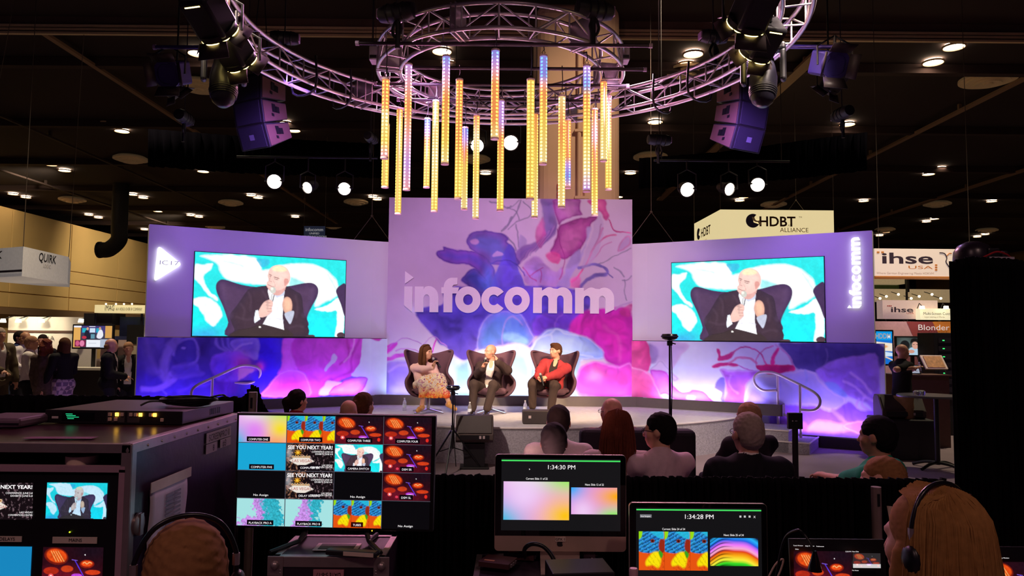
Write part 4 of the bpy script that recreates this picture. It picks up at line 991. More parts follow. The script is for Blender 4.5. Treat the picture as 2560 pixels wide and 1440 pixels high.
for (x, y0, y1, wpx, st), lb in zip(tubes, tub_lbl):
 d = 166 / wpx; pq = at(x, y0, d); rr = math.hypot(pq.x - RC.x, d - RC.y)
 if not 1.2 < rr < 1.66: d = min((8.2, 8.95, 9.55, 10.2), key=lambda v: abs(v - d))
 pt_ = at(x, y0, d); pb_ = at(x, y1, d); L = pt_.z - pb_.z; R = 0.043
 t = thing('light_tube', 'hanging LED light tube: ' + lb, 'light tube', (pt_.x, d, pb_.z), 0, 'hanging light tubes')
 V = []; C = []; Fc = []; nr = 30; ns = 14
 for i in range(nr + 1):
  f = i / nr; c = lin(ramp(st, 1 - f)); c = c * 0.62 + lin((255, 170, 150)) * 0.22
  for k in range(ns):
   a = 2 * PI * k / ns; V.append((R * math.cos(a), R * math.sin(a), .02 + f * (L - .04))); C.append(c)
 for i in range(nr):
  for k in range(ns):
   k2 = (k + 1) % ns; Fc.append((i * ns + k, i * ns + k2, (i + 1) * ns + k2, (i + 1) * ns + k))
 colmesh('tube_body', V, Fc, C, tube_m, t)
 nd = max(8, int(L / .042)); V = []; C = []; Fc = []
 for side in (-1, 1):
  an = -PI / 2 + side * (0.55 if random.random() < .5 else 1.0)
  for i in range(nd):
   f = (i + .5) / nd; c = lin(ramp(st, 1 - f)) * 1.0 + .05; z = .03 + f * (L - .06); n0 = len(V)
   V.append(((R + .005) * math.cos(an), (R + .005) * math.sin(an), z)); C.append(c * 1.3)
   for k in range(8):
    q = 2 * PI * k / 8; aa = an + .36 * math.cos(q)
    V.append(((R + .001) * math.cos(aa), (R + .001) * math.sin(aa), z + .015 * math.sin(q))); C.append(c)
   for k in range(8): Fc.append((n0, n0 + 1 + k, n0 + 1 + (k + 1) % 8))
 o = colmesh('led_dots', V, Fc, C, dot_m, t); o['kind'] = 'stuff'
 for z in (0, L - .02): MB().lathe([(0.0, z), (R + .003, z), (R + .003, z + .02), (0.0, z + .02)], n=14).build('end_cap', capm, t, smooth=40)
 T([(0.0, 0, L), (.02, 0, L + .03), (0, 0, L + .06), (-.02, 0, L + .03), (0, 0, L)], .004, 5).build('hook', blk, t)
 top = max(5.2 - pb_.z, L + .1)
 T([(0, 0, L + .05), (0.008, 0, (L + top) / 2), (0, 0, top)], .006, 5).build('hanging_cable', blk, t)
 if 1.2 < rr < 1.66:
  k_ = (1.29 if abs(rr - 1.29) < abs(rr - 1.57) else 1.57) / rr; T([(0, 0, top), ((pt_.x - RC.x) * (k_ - 1), (d - RC.y) * (k_ - 1), top + .0)], .012, 6).build('hanger_arm', blk, t)
# cable from the rear tubes and ring harness
for k, (x, y) in enumerate(((-1.0, 10.15), (0.75, 10.2), (-0.3, 10.45))):
 t = T(smoothpath([(x, y, 5.2), (x + .2, y + .1, 5.08), (x + .45, y, 5.17), (x + .7, y + .1, 5.06), (x + .9, y, 5.18)], 6), .01, 6).build('power_cable', blk)
 tag(t, ['black cable drooping at the rear left of the ring', 'black cable drooping at the rear right of the ring', 'black cable drooping at the rear middle of the ring'][k], 'cable', 'ring cables')
# ---- stage fixtures with bright lens, facing the hall
lens_m = M('lens_glow', (255, 238, 214), 0.3, var=0.02, emit=9)
def par(px, py, Y, dia, tgt, label, zup, tilt=1):
 p = at(px, py, Y)
 t = thing('stage_spotlight', label, 'spotlight', p, 0, 'glowing stage spotlights')
 d = (Vector(tgt) - p).normalized(); q = d.to_track_quat('-Z', 'Y')
 R = dia / 2
 def put(name, mb, mat):
  o = mb.build(name, mat, t, smooth=40); o.rotation_mode = 'QUATERNION'; o.rotation_quaternion = q; return o
 put('housing', MB().lathe([(0, R * 2.6), (R * .55, R * 2.5), (R * .85, R * 1.8), (R * .9, R * .6), (R * 1.12, R * .3), (R * 1.12, -.02), (R, -.02), (R * .98, .02)], n=24), blk2)
 put('lens', MB().lathe([(0, -.012), (R * .6, -.008), (R, .006)], n=24), lens_m)
 T([(-R * 1.3, 0, 0), (-R * 1.3, 0, R * 2.2), (0, 0, R * 2.9), (R * 1.3, 0, R * 2.2), (R * 1.3, 0, 0)], .014, 6).build('yoke', blk, t)
 T([(0, 0, R * 2.9), (0, 0, (6.30 if Y > 14.2 else 5.27) - p.z)], .016, 6).build('clamp', blk, t)
 for s in (-1, 1): T([(s * R * 1.34, 0, 0), (s * R * .8, 0, R * .2)], .018, 6).build('pivot', blk, t)
 return t
look = (0, 2, 1.5)
par(686, 454, 14, .27, (-3.2, 3, 1.6), 'bright round spotlight above the left screen, left of three', .45)
par(769, 469, 14, .22, (-9, 2, -1), 'bright round spotlight above the left screen, middle of three', .45)
par(861, 472, 14, .24, (-2.6, 3, 1), 'bright round spotlight above the left screen, right of three', .45)
par(1718, 474, 14, .27, (4.6, 3, 1.0), 'bright round spotlight above the right screen, left of three', .45)
par(1823, 473, 14, .24, (10, 2, 0), 'narrow tilted spotlight above the right screen, middle of three', .45)
par(1894, 462, 14, .26, (2.5, 3, 1.0), 'bright round spotlight above the right screen, right of three', .45)
par(1193, 364, 14.4, .26, (-2, 4, 1.0), 'bright spotlight behind the tubes, left of the centre pair', .7)
par(1277, 357, 14.4, .29, (.6, 4, 1.0), 'bright spotlight behind the tubes, right of the centre pair', .7)
# pipes that carry them
for (x0, x1, z, lb) in ((-5.3, -2.6, 5.25, 'black pipe carrying the left three spotlights'), (2.7, 5.3, 5.25, 'black pipe carrying the right three spotlights'), (-1.3, .6, 6.28, 'black pipe carrying the centre pair of spotlights')):
 yy = 14.0 if z < 6 else 14.4; t = thing('lighting_pipe', lb, 'pipe', (0, yy, z), 0, 'lighting pipes'); T([(x0, 0, 0), (x1, 0, 0)], .025, 8).build('bar', blk, t, smooth=60)
 for x in (x0 + .15, x1 - .15): T([(x, 0, 0), (x, 0, 9.99 - z)], .008, 5).build('drop_wire', blk, t)
# ---- black valance behind the rig (folded cloth on each side)
val_m = M('black_velour', (7, 6, 10), 1.0, var=0.3, scale=3, spec=0.0)
def valance(label, pts):
 """pts: (px, ytop, ybot, Y)"""
 n = 90; V = []; Fc = []
 for i in range(n + 1):
  f = i / n * (len(pts) - 1); k = min(int(f), len(pts) - 2); s = f - k
  a, b = pts[k], pts[k + 1]; v = [a[j] * (1 - s) + b[j] * s for j in range(4)]
  wv = .05 * math.sin(i * 1.9) + .03 * math.sin(i * .7)
  for yy, am in ((v[1], .4), ((v[1] + v[2]) / 2, 1.0), (v[2], 1.4)):
   p = at(v[0], yy, v[3]); V.append((p.x, p.y + wv * am, p.z))
 for i in range(n):
  for j in range(2): Fc.append((i * 3 + j, i * 3 + j + 1, i * 3 + j + 4, i * 3 + j + 3))
 o = MB().add(V, Fc).build('black_valance', val_m, smooth=80)
 so = o.modifiers.new('thickness', 'SOLIDIFY'); so.thickness = .03
 tag(o, label, 'valance', 'black valances')
valance('black cloth valance hanging behind the left spotlights', [(372, 322, 415, 15.2), (600, 340, 432, 15.8), (800, 352, 440, 16.3), (962, 360, 445, 16.5)])
valance('black cloth valance hanging behind the right spotlights', [(1600, 395, 470, 16.5), (1800, 380, 462, 16.3), (2000, 352, 445, 15.8), (2170, 330, 425, 15.2)])
# ---- loudspeaker arrays
grille_m = M('speaker_grille', (44, 40, 56), 0.55, var=0.25, scale=90, bump=0.4, bscale=300)
cab_m = M('cabinet_paint', (40, 37, 42), 0.55, var=0.15, scale=40, bump=.2)
def array(label, px, py, Y, yaw, sgn, tops):
 p = at(px, py, Y)
 t = thing('line_array', label, 'loudspeaker', p, yaw, 'flown loudspeaker arrays')
 W, D = .62, .48; y, z, pit = -.24, 0.0, math.radians(-2)
 for k in range(3):
  h0, h1 = .36, .24
  # cabinet: wedge, front edge high h0, rear low h1, pitched down by pit
  c, s = math.cos(pit), math.sin(pit)
  def L_(yy, zz): return (y + yy * c + zz * s, z + zz * c - yy * s)
  # local: yy from 0 (front) to D (rear); zz downwards from 0
  prof = [L_(0, 0), L_(D, -.05), L_(D, -.05 - h1), L_(0, -h0)]
  MB().prism([(a, b) for a, b in prof], (W, 0, 0), (-W / 2, 0, 0), (0, 1, 0), (0, 0, 1)).build('cabinet', cab_m, t, bev=.012)
  gr = [L_(-.012, -.02), L_(.0, -.02), L_(.0, -h0 + .02), L_(-.012, -h0 + .02)]
  g_ = MB().prism(gr, (W - .1, 0, 0), (-W / 2 + .05, 0, 0), (0, 1, 0), (0, 0, 1)).build('grille', grille_m, t, bev=.004)
  if k == 2:
   b0 = L_(-.018, -h0 / 2 - .04); b1 = L_(-.018, -h0 / 2 + .04)
   MB().add([(-.05, b0[0], b0[1]), (.05, b0[0], b0[1]), (.05, b1[0], b1[1]), (-.05, b1[0], b1[1])], [(0, 1, 2, 3)]).build('badge', M('badge_grey', (120, 116, 140), .5), g_)
  for sx in (-1, 1):
   xo = sx * (W / 2 + .004)
   sp_ = [L_(.02, -.03), L_(D - .02, -.065), L_(D - .02, -.045 - h1), L_(.02, -h0 + .02)]
   MB().prism(sp_, (sx * .01, 0, 0), (xo - sx * .004, 0, 0), (0, 1, 0), (0, 0, 1)).build('side_panel', M('side_warm_lit', (112, 78, 68), .6, var=.1), t)  # brown-orange light on the cabinet sides is put into their colour
   q = L_(.2, -.10); r_ = L_(.3, -.22)
   for (u0, v0, u1, v1) in ((.18, -.07, .24, -.20), (.25, -.11, .31, -.21), (.16, -.21, .2, -.26)):
    ps = [L_(u0, v0), L_(u1, v0 - .01), L_(u1, v1), L_(u0, v1 + .01)]
    MB().prism(ps, (sx * .012, 0, 0), (xo + sx * .004, 0, 0), (0, 1, 0), (0, 0, 1)).build('rigging_plate', blk, t)
  nz = L_(0, -h0); y, z = nz; pit -= math.radians(10)
 MB().box((-W / 2, -.2, .0), (W / 2, .2, .06)).build('fly_bar', blk, t, bev=.01)
 for sx in (-.2, .2): T([(sx, 0, .05), (0, 0, tops * .5), (0, 0, tops)], .008, 5).build('steel_sling', blk, t)
 return t
array('dark curved loudspeaker array hanging at the left under the large truss', 648, 205, 11.0, math.radians(-30), -1, 3.8)
array('dark curved loudspeaker array hanging at the right under the large truss', 1858, 210, 11.0, math.radians(30), 1, 3.8)
# ---- moving heads
def mover(label, px, py, Y, yaw, pitch, up, sc=1.0):
 p = at(px, py, Y)
 t = thing('moving_head_light', label, 'moving light', p, yaw, 'moving head lights'); t.scale = (sc,) * 3
 hd = MB().lathe([(0, .40), (.07, .39), (.13, .33), (.165, .2), (.17, .02), (.15, -.12), (.125, -.22), (.13, -.24), (.12, -.26), (0, -.25)], n=24).build('head', M('mover_shell', (40, 37, 52), .35, var=.1), t, smooth=40)
 hd.rotation_euler = (pitch, 0, 0)
 for k in range(7):
  r = .168 - .012 * abs(k - 3) * .4
  o = MB().lathe([(r + .002, .10 + .026 * k), (r + .006, .108 + .026 * k), (r + .002, .116 + .026 * k)], n=20).build('cooling_fin', blk2, hd, smooth=60)
 MB().lathe([(0, -.262), (.11, -.262)], n=20).build('front_lens', M('lens_dark', (60, 60, 84), .08), hd)
 for s in (-1, 1): MB().obox((s * .235, 0, .13), (.035, 0, 0), (0, .075, 0), (0, 0, .2)).build('yoke_arm', blk2, t, bev=.03)
 MB().obox((0, 0, .36), (.27, 0, 0), (0, .085, 0), (0, 0, .05)).build('yoke_bridge', blk2, t, bev=.03)
 MB().obox((0, 0, .50), (.20, 0, 0), (0, .15, 0), (0, 0, .08)).build('base_box', blk, t, bev=.03)
 for s in (-1, 1): T([(s * .12, 0, .57), (s * .12, 0, up / sc)], .02, 6).build('clamp', blk, t)
 return t
mover('black moving head light hanging tilted under the left truss end', 560, 195, 7.4, math.radians(20), math.radians(165), .72, .82)
mover('black moving head light hanging tilted under the right truss end', 1908, 195, 7.4, math.radians(-25), math.radians(165), .72, .82)
# ---- fresnels with barn doors
glowslit = M('warm_slit', (255, 226, 130), .4, var=.02, emit=7)
def fresnel(label, px, py, Y, tgt, up, sc=1.0, body=blk2, roll=0.0, glow=True):
 p = at(px, py, Y)
 t = thing('barn_door_fresnel', label, 'stage light', p, 0, 'barn door lights'); t.scale = (sc,) * 3
 d = (Vector(tgt) - p).normalized(); q = d.to_track_quat('-Z', 'Y')
 Mx = q.to_matrix()
 def put(name, mb, mat, par=t, bev=0):
  mb.v = [tuple(Mx @ Vector(v)) for v in mb.v]; return mb.build(name, mat, par, smooth=35, bev=bev)
 put('housing', MB().box((-.13, -.14, -.02), (.13, .14, .34)), body, bev=.03)
 put('front_ring', MB().lathe([(.165, .02), (.165, -.03), (.12, -.03), (.12, 0)], n=24), body)
 put('lens', MB().lathe([(0, -.01), (.07, -.004), (.125, .012)], n=20), glowslit)
 if glow: put('glow_gap', MB().lathe([(.150, -.040), (.167, -.038), (.167, -.033), (.150, -.031)], n=24), glowslit); put('rear_slit', MB().box((-.07, -.142, .29), (.07, -.138, .30)), glowslit)
 for k in range(2): put('vent_slit', MB().box((-.08, .142, .05 + .16 * k), (.08, .146, .062 + .16 * k)), glowslit if glow else blk)
 put('barn_door', MB().add([(-.13, .14, -.03), (.13, .14, -.03), (.15, .24, -.12), (-.15, .24, -.12)], [(0, 1, 2, 3)]), M('door_grey', (58, 46, 48), .5))
 put('barn_door', MB().add([(-.13, -.14, -.03), (.13, -.14, -.03), (.15, -.24, -.12), (-.15, -.24, -.12)], [(0, 1, 2, 3)]), M('door_grey'))
 put('barn_door', MB().add([(.14, -.13, -.03), (.14, .13, -.03), (.22, .14, -.12), (.22, -.14, -.12)], [(0, 1, 2, 3)]), M('door_grey'))
 put('barn_door', MB().add([(-.14, -.13, -.03), (-.14, .13, -.03), (-.22, .14, -.12), (-.22, -.14, -.12)], [(0, 1, 2, 3)]), M('door_grey'))
 for o in t.children:
  if o.name.startswith('barn_door'):
   so = o.modifiers.new('thickness', 'SOLIDIFY'); so.thickness = .006
 T([(-.2, 0, 0), (-.2, 0, .22), (0, 0, .34), (.2, 0, .22), (.2, 0, 0)], .012, 6).build('yoke', blk, t)
 T([(0, 0, .34), (0, 0, up / sc)], .016, 6).build('clamp', blk, t)
 return t
fresnel('black barn door fresnel highest on the left truss, warm glow at its rear', 545, 75, 7.0, (-1.5, 12, 1.2), .35, 1.15)
fresnel('black barn door fresnel just above the left moving head', 600, 150, 7.3, (-1.0, 12, 1.0), .3, 1.0)
fresnel('black barn door fresnel highest on the right truss, warm glow at its rear', 1868, 55, 7.0, (1.2, 12, 1.2), .4, 1.15)
fresnel('black barn door fresnel just above the right moving head', 1890, 130, 7.3, (1.0, 12, 1.0), .3, 1.0)
zpl = at(390, 118, 8.6).z
fresnel('purple lit barn door fresnel at the far left pipe end', 420, 185, 8.58, (-4.4, 3, 2.5), zpl - at(420, 185, 8.58).z, 1.0, M('purple_lit_shell', (52, 40, 110), .5), glow=False)  # purple stage light is put into the shell colour of both outer fresnels
fresnel('small barn door fresnel hanging low at the far left', 440, 228, 10.5, (-2, 14, 1), 9.99 - at(440, 228, 10.5).z, .85, glow=False)
fresnel('purple lit barn door fresnel at the far right pipe end', 2088, 162, 8.22, (4.6, 3, 2.5), at(2105, 117, 8.2).z - at(2088, 162, 8.22).z, 1.0, M('purple_lit_shell'), glow=False)
fresnel('small barn door fresnel hanging low at the far right', 2072, 222, 10.5, (2, 14, 1), 9.99 - at(2072, 222, 10.5).z, .85, glow=False)
for (x0, x1, y, lb) in ((390, 600, 118, 'purple lit pipe sticking out left of the large truss'), (1930, 2105, 117, 'purple lit pipe sticking out right of the large truss')):
 a_, b_ = at(x0, y, 8.6), at(x1, y, 8.2)
 t = thing('outrigger_pipe', lb, 'pipe', (0, 0, 0), 0, 'outrigger pipes')
 T([a_, b_], .025, 8).build('bar', M('purple_lit_pipe', (84, 70, 150), .35, metal=.5), t, smooth=60)  # pipe colour carries the purple light falling on it
 e = a_ if x0 < 1000 else b_; T([e, e + Vector((.03 if x0 > 1000 else -.03, 0, 0))], .034, 8).build('end_cap', M('lilac_cap'), t)
# ---- chain hoists
def hoist(label, px, py, Y, sc=1.0, yaw=0.0):
 p = at(px, py, Y)
 t = thing('chain_hoist', label, 'chain hoist', p, yaw, 'chain hoists')
 MB().lathe([(0, -.24), (.09, -.23), (.11, -.16), (.11, .14), (.09, .22), (0, .23)], n=16, axis='x').build('motor', blk2, t, smooth=40).scale = (sc,) * 3
 for x in (-.1, 0, .1): MB().lathe([(.11, x - .015), (.122, x), (.11, x + .015)], n=16, axis='x').build('cooling_rib', blk, t).scale = (sc,) * 3
 B((.2 * sc, -.07 * sc, -.06 * sc), (.245 * sc, .07 * sc, .06 * sc)).build('label_plate', M('lilac_plate', (176, 140, 186), .5), t, bev=.01)
 T([(0, 0, .1 * sc), (0, 0, 9.99 - p.z)], .009, 6).build('chain', M('steel_chain', (70, 60, 70), .4, metal=.7), t)
 T(smoothpath([(0, 0, -.08), (.05, 0, -.2), (.0, 0, -.3), (-.06, 0, -.2), (-.02, 0, -.1)], 4), .018, 6).build('chain_bag', blk, t)
 T([(-.02, 0, -.1), (-.02, 0, -.42)], .03 * sc, 6).build('hook_block', blk, t)
 return t
hoist('black chain hoist hanging at the left over the screen wall', 461, 295, 12.5, 1.0, 1.6)
hoist('black chain hoist near the left end of the small ring top', 992, 32, 8.2, .95, 2.8)
hoist('black chain hoist near the right end of the small ring top', 1487, 25, 8.2, .95, .35)
hoist('small black chain hoist left of the hanging tubes', 928, 345, 13, .8, 1.4)
hoist('small black chain hoist right of the hanging tubes', 1648, 350, 13, .9, .2)
hoist('black chain hoist hanging at the right over the screen wall', 2105, 285, 12.5, 1.0, 1.7)
hoist('black chain hoist behind the left side of the large truss', 712, 95, 9.6, .8, .2)
hoist('black chain hoist behind the right side of the large truss', 1783, 92, 9.6, .8, 3.3)
# power boxes on ring ends
for px, lb in ((938, 'small pale control box at the left end of the small ring'), (1560, 'small pale control box at the right end of the small ring')):
 p = at(px, 135, 9.3)
 t = thing('control_box', lb, 'control box', p)
 B((-.06, -.1, -.11), (.06, .1, .07)).build('case', M('pale_box', (176, 166, 180), .5), t, bev=.01)
 B((-.05, -.105, -.09), (.05, -.1, -.05)).build('vent', blk, t)
 T([(0, 0, .07), (0, 0, .14), (.1 if px < 1000 else -.1, 0, .14)], .01, 6).build('bracket', blk, t)
# bridles with wires up to the roof
for k, (px, py, Y, lb) in enumerate(((1628, 530, 16, 'thin wire bridle rising right of the centre backdrop'), (930, 540, 16, 'thin wire bridle rising left of the centre backdrop'), (1990, 500, 24, 'thin wire bridle above the yellow hanging sign'))):
 p = at(px, py, Y); t = thing('wire_bridle', lb, 'wire rope', p, 0, 'wire bridles'); wm = M('wire_steel', (110, 96, 90), .4, metal=.6)
 for dx in (-.55, .55): T([(0, 0, 0), (dx, 0, -.75)], .008, 5).build('leg_wire', wm, t)
 T([(0, 0, 0), (0, 0, 9.99 - p.z)], .008, 5).build('drop_wire', wm, t)
 MB().ball((0, 0, 0), .03, 8, 6).build('ring_link', wm, t)
# two power cables along the truss and a looping black cable on each side
def tcable(label, pts, r=.014):
 tag(T(smoothpath(pts, 8), r, 6).build('truss_cable', blk, smooth=60), label, 'cable', 'truss cables')
def on_big(a, r, z): return (BCc.x + r * math.cos(math.radians(a)), BCc.y + r * math.sin(math.radians(a)), z)
tcable('black cable lying on the left side of the large truss', [on_big(a, 3.1 + .06 * math.sin(a * .3), 5.5 + .02 * math.sin(a * .5)) for a in range(100, 200, 8)])
tcable('black cable lying on the right side of the large truss', [on_big(a, 3.1 + .06 * math.sin(a * .3), 5.5 + .02 * math.sin(a * .5)) for a in range(80, -20, -8)])
for sgn, a_, lb in ((-1, 150, 'black hoop bracket clamped on the left side of the large truss'), (1, 32, 'black hoop bracket clamped on the right side of the large truss'), (-1, 138, 'second black hoop bracket farther back on the left of the large truss'), (1, 44, 'second black hoop bracket farther back on the right of the large truss')):
 i0, o0 = on_big(a_, 2.9, 5.1), on_big(a_, 3.3, 5.1); i1, o1 = on_big(a_, 2.9, 5.55), on_big(a_, 3.3, 5.55)
 tag(T(smoothpath([i1, i0, o0, o1], 4), .016, 6).build('hoop_bracket', blk, smooth=60), lb, 'bracket', 'truss hoops')
# ================================================================ PEOPLE
def npv(v): return np.array((v[0], v[1], v[2]), float)
def unit3(v): v = np.asarray(v, float); return v / (np.linalg.norm(v) + 1e-9)
def ik(a, b, l1, l2, pole):
 a = npv(a); b = npv(b); d = b - a; L = np.linalg.norm(d); m = (l1 + l2) * .995
 if L > m: k = L / m; l1 *= k; l2 *= k
 L = max(L, abs(l1 - l2) * 1.02 + 1e-4); u = unit3(d); x = (l1 * l1 - l2 * l2 + L * L) / (2 * L); h = math.sqrt(max(l1 * l1 - x * x, 0))
 p = np.asarray(pole, float); p = unit3(p - u * (p @ u)); return a + u * x + p * h
SKIN = {'fair': (226, 172, 140), 'pink': (222, 160, 136), 'tan': (196, 140, 108), 'dark': (84, 54, 44)}
def skin(k): return M('skin_' + k, SKIN[k], 0.5, var=0.06, scale=30)
def cloth(n, c=(128, 128, 128), **kw):
 a = dict(rough=0.85, var=0.10, scale=40, bump=0.15, bscale=250, spec=0.2); a.update(kw); return M('cloth_' + n, c, **a)
def person(label, hip, neck, head, fwd, face, wr, el_pole, ank, clothes, hair=None, skin_k='fair', S=1.06, vox=0.010, hands=None, feat=True, shoes=None, legs=True, knee_pole=None, group=None, tilt=0.0, pitch=0.0, sh_w=0.185, girth=1.0, foot_dir=None):
 """Joints in world coordinates; fwd = facing of the chest, face = facing of the head; wr = wrists (right, left), ank = ankles.
 clothes: dict jacket/shirt/trousers/skirt -> material, sleeves -> 'long'|'short'."""
 hip = npv(hip); neck = npv(neck); head = npv(head); org = np.array((hip[0], hip[1], 0.0))
 O = lambda v: npv(v) - org
 hip, neck, head = O(hip), O(neck), O(head)
 f = unit3((fwd[0], fwd[1], 0)); up = unit3(neck - hip); r = unit3(np.cross(f, up)); f = np.cross(up, r)
 fl = unit3((fwd[0], fwd[1], 0)); rl = np.cross(fl, (0, 0, 1))
 T3 = np.stack([r, f, up], 1)           # torso frame columns: right, front, up
 hf = unit3((face[0], face[1], 0)); hz = np.array((0, 0, 1.0)); hr = np.cross(hf, hz)
 if pitch: hf, hz = hf * math.cos(pitch) + hz * math.sin(pitch), hz * math.cos(pitch) - hf * math.sin(pitch)
 if tilt: hr, hz = hr * math.cos(tilt) + hz * math.sin(tilt), hz * math.cos(tilt) - hr * math.sin(tilt)
 HR = np.stack([hr, hf, hz], 1)
 h = lambda x, y, z: head + S * (HR @ np.array((x, y, z)))
 G = {}
 sh = [neck - up * .055 * S + r * s * sh_w * S for s in (1, -1)]
 hj = [hip + rl * s * .092 * S for s in (1, -1)]
 chest = neck - up * .16 * S; waist = hip + up * .16 * S
 G['torso'] = [('e', chest + f * .01, np.array((.168, .115 * girth, .20)) * S, T3, .06), ('e', waist, np.array((.150 * girth, .118 * girth, .17)) * S, T3, .06), ('e', hip + up * .02, np.array((.172, .125 * girth, .13)) * S, T3, .06), ('c', sh[0], sh[1], .062 * S, .062 * S, .05), ('c', neck - up * .03 * S, neck - up * .1 * S, .075 * S, .1 * S, .05)]
 G['neck'] = [('c', neck - up * .02, h(0, -.02, -.07), .056 * S, .052 * S, .03)]
 G['head'] = [('e', h(0, -.012, .035), np.array((.077, .097, .088)) * S, HR, .03), ('e', h(0, .022, -.025), np.array((.062, .074, .088)) * S, HR, .03), ('e', h(0, .048, -.082), np.array((.040, .038, .030)) * S, HR, .03),
                 ('c', h(0, .090, .008), h(0, .107, -.030), .0095 * S, .0145 * S, .012), ('c', h(-.036, .078, .022), h(.036, .078, .022), .013 * S, .013 * S, .014), ('c', h(-.02, .088, -.058), h(.02, .088, -.058), .010 * S, .010 * S, .010),
                 ('e', h(.079, -.008, -.008), np.array((.011, .024, .033)) * S, HR, .010), ('e', h(-.079, -.008, -.008), np.array((.011, .024, .033)) * S, HR, .010), ('c', h(-.045, .055, -.025), h(-.03, .06, -.045), .024 * S, .018 * S, .02), ('c', h(.045, .055, -.025), h(.03, .06, -.045), .024 * S, .018 * S, .02)]
 wrs = [O(v) for v in wr]; els = []
 G['arm'] = []; G['hand'] = []
 slv = []
 for i in (0, 1):
  e = ik(sh[i], wrs[i], .285 * S, .262 * S, el_pole[i]); els.append(e)
  G['arm'] += [('c', sh[i], e, .050 * S, .041 * S, .03), ('c', e, wrs[i], .041 * S, .027 * S, .03)]
  slv.append((sh[i], e, wrs[i]))
  hd, pn, curl = (hands[i] if hands and hands[i] else (unit3(wrs[i] - e), None, .35))
  hd = unit3(hd); pn = unit3(pn if pn is not None else np.cross(hd, r) + .001)
  ac = unit3(np.cross(hd, pn)); pn = np.cross(ac, hd); sgn = 1 if i == 0 else -1
  pc = wrs[i] + hd * .048 * S
  HM = np.stack([ac, hd, pn], 1)
  G['hand'] += [('e', pc, np.array((.040, .050, .018)) * S, HM, .012), ('c', wrs[i], pc, .026 * S, .024 * S, .02)]
  for k, (off, ln) in enumerate(((-.030, .066), (-.010, .076), (.010, .072), (.030, .058))):
   p = pc + (hd * .040 + ac * off) * S; dr = hd
   for j, q in enumerate((.45, .32, .23)):
    an = curl * (0.7 + .5 * j); cN = math.cos(an); sN = math.sin(an)
    dr = unit3(dr * cN + pn * sN); p2 = p + dr * ln * q * S * 1.15
    G['hand'].append(('c', p, p2, (.0088 - .0008 * j) * S, (.0082 - .0008 * j) * S, .004)); p = p2
  p = pc + (ac * -.034 * 1 - hd * .02) * S; d1 = unit3(-ac * .75 + hd * .6 + pn * .35); p2 = p + d1 * .036 * S; p3 = p2 + unit3(d1 * .5 + hd * .5 + pn * curl * .8) * .030 * S
  G['hand'] += [('c', p, p2, .0115 * S, .0098 * S, .006), ('c', p2, p3, .0098 * S, .0085 * S, .004)]
 knees = []; G['leg'] = []; G['foot'] = []; trs = []
 if legs:
  for i in (0, 1):
   a = O(ank[i]); kp = knee_pole[i] if knee_pole else fl + np.array((0, 0, .9))
   k_ = ik(hj[i], a, .43 * S, .42 * S, kp); knees.append(k_)
   G['leg'] += [('c', hj[i], k_, .078 * S, .054 * S, .04), ('c', k_, a, .052 * S, .036 * S, .03), ('e', k_ + (a - k_) * .3 - fl * .012, np.array((.048, .052, .10)) * S, np.eye(3), .04)]
   trs.append((hj[i], k_, a))
   fd = unit3(foot_dir[i] if foot_dir else fl)
   G['foot'] += [('c', a - fd * .03 - np.array((0, 0, .045)) * S, a + fd * .10 * S - np.array((0, 0, .05)) * S, .034 * S, .034 * S, .02), ('c', a + fd * .10 * S - np.array((0, 0, .05)) * S, a + fd * .17 * S - np.array((0, 0, .06)) * S, .034 * S, .026 * S, .02), ('c', a, a - np.array((0, 0, .04)), .036 * S, .034 * S, .02)]
 def fill(sd, prims):
  for p in prims:
   if p[0] == 'c': sd.cap(p[1], p[2], p[3], p[4], p[5])
   else: sd.ell(p[1], p[2], p[3], p[4])
  return sd
 sd = Sdf()
 for k in ('torso', 'neck', 'head', 'arm', 'hand', 'leg', 'foot'): fill(sd, G[k])
 if not legs: sd.ell(hip, np.array((.17, .15, .12)) * S)
 for s in (-1, 1): sd.ell(h(s * .031, .100, .000), np.array((.017, .016, .011)) * S, HR, op='cut')
 o = link('person', sd.mesh('person', vox), skin(skin_k)); o.location = org
 tag(o, label, 'person', group)
 # ---- garments
 fold = lambda a, fr=38.0: (lambda x, y, z: a * np.sin(fr * z + 9 * np.sin(11 * x + 3)) * np.cos(17 * y + 13 * x))
 def garment(name, sdf, mat, infl, dis=.003):
  ob = link(name, sdf.mesh(name, vox, infl, fold(dis)), mat, o); return ob
 def sleeves(sdf, kind, w_=1.0):
  for (a, e, b) in slv:
   sdf.cap(a, e, .058 * S * w_, .052 * S * w_, .03)
   if kind == 'long': sdf.cap(e, e + (b - e) * .93, .051 * S * w_, .038 * S * w_, .03)
   else:
    sdf.p.pop(); sdf.cap(a, a + (e - a) * .72, .058 * S, .056 * S, .03)
  return sdf
 if 'shirt' in clothes:
  s_ = fill(Sdf(.05), G['torso']); sleeves(s_, clothes.get('sleeves', 'long'), .92)
  s_.cap(neck - up * .02, neck + up * .012, .064 * S, .060 * S, .02)
  if clothes.get('open_collar', True): s_.cap(neck + f * .10 * S + up * .02, neck + f * .12 * S - up * .07, .040 * S, .022 * S, op='cut')
  garment('shirt', s_, clothes['shirt'], .010)
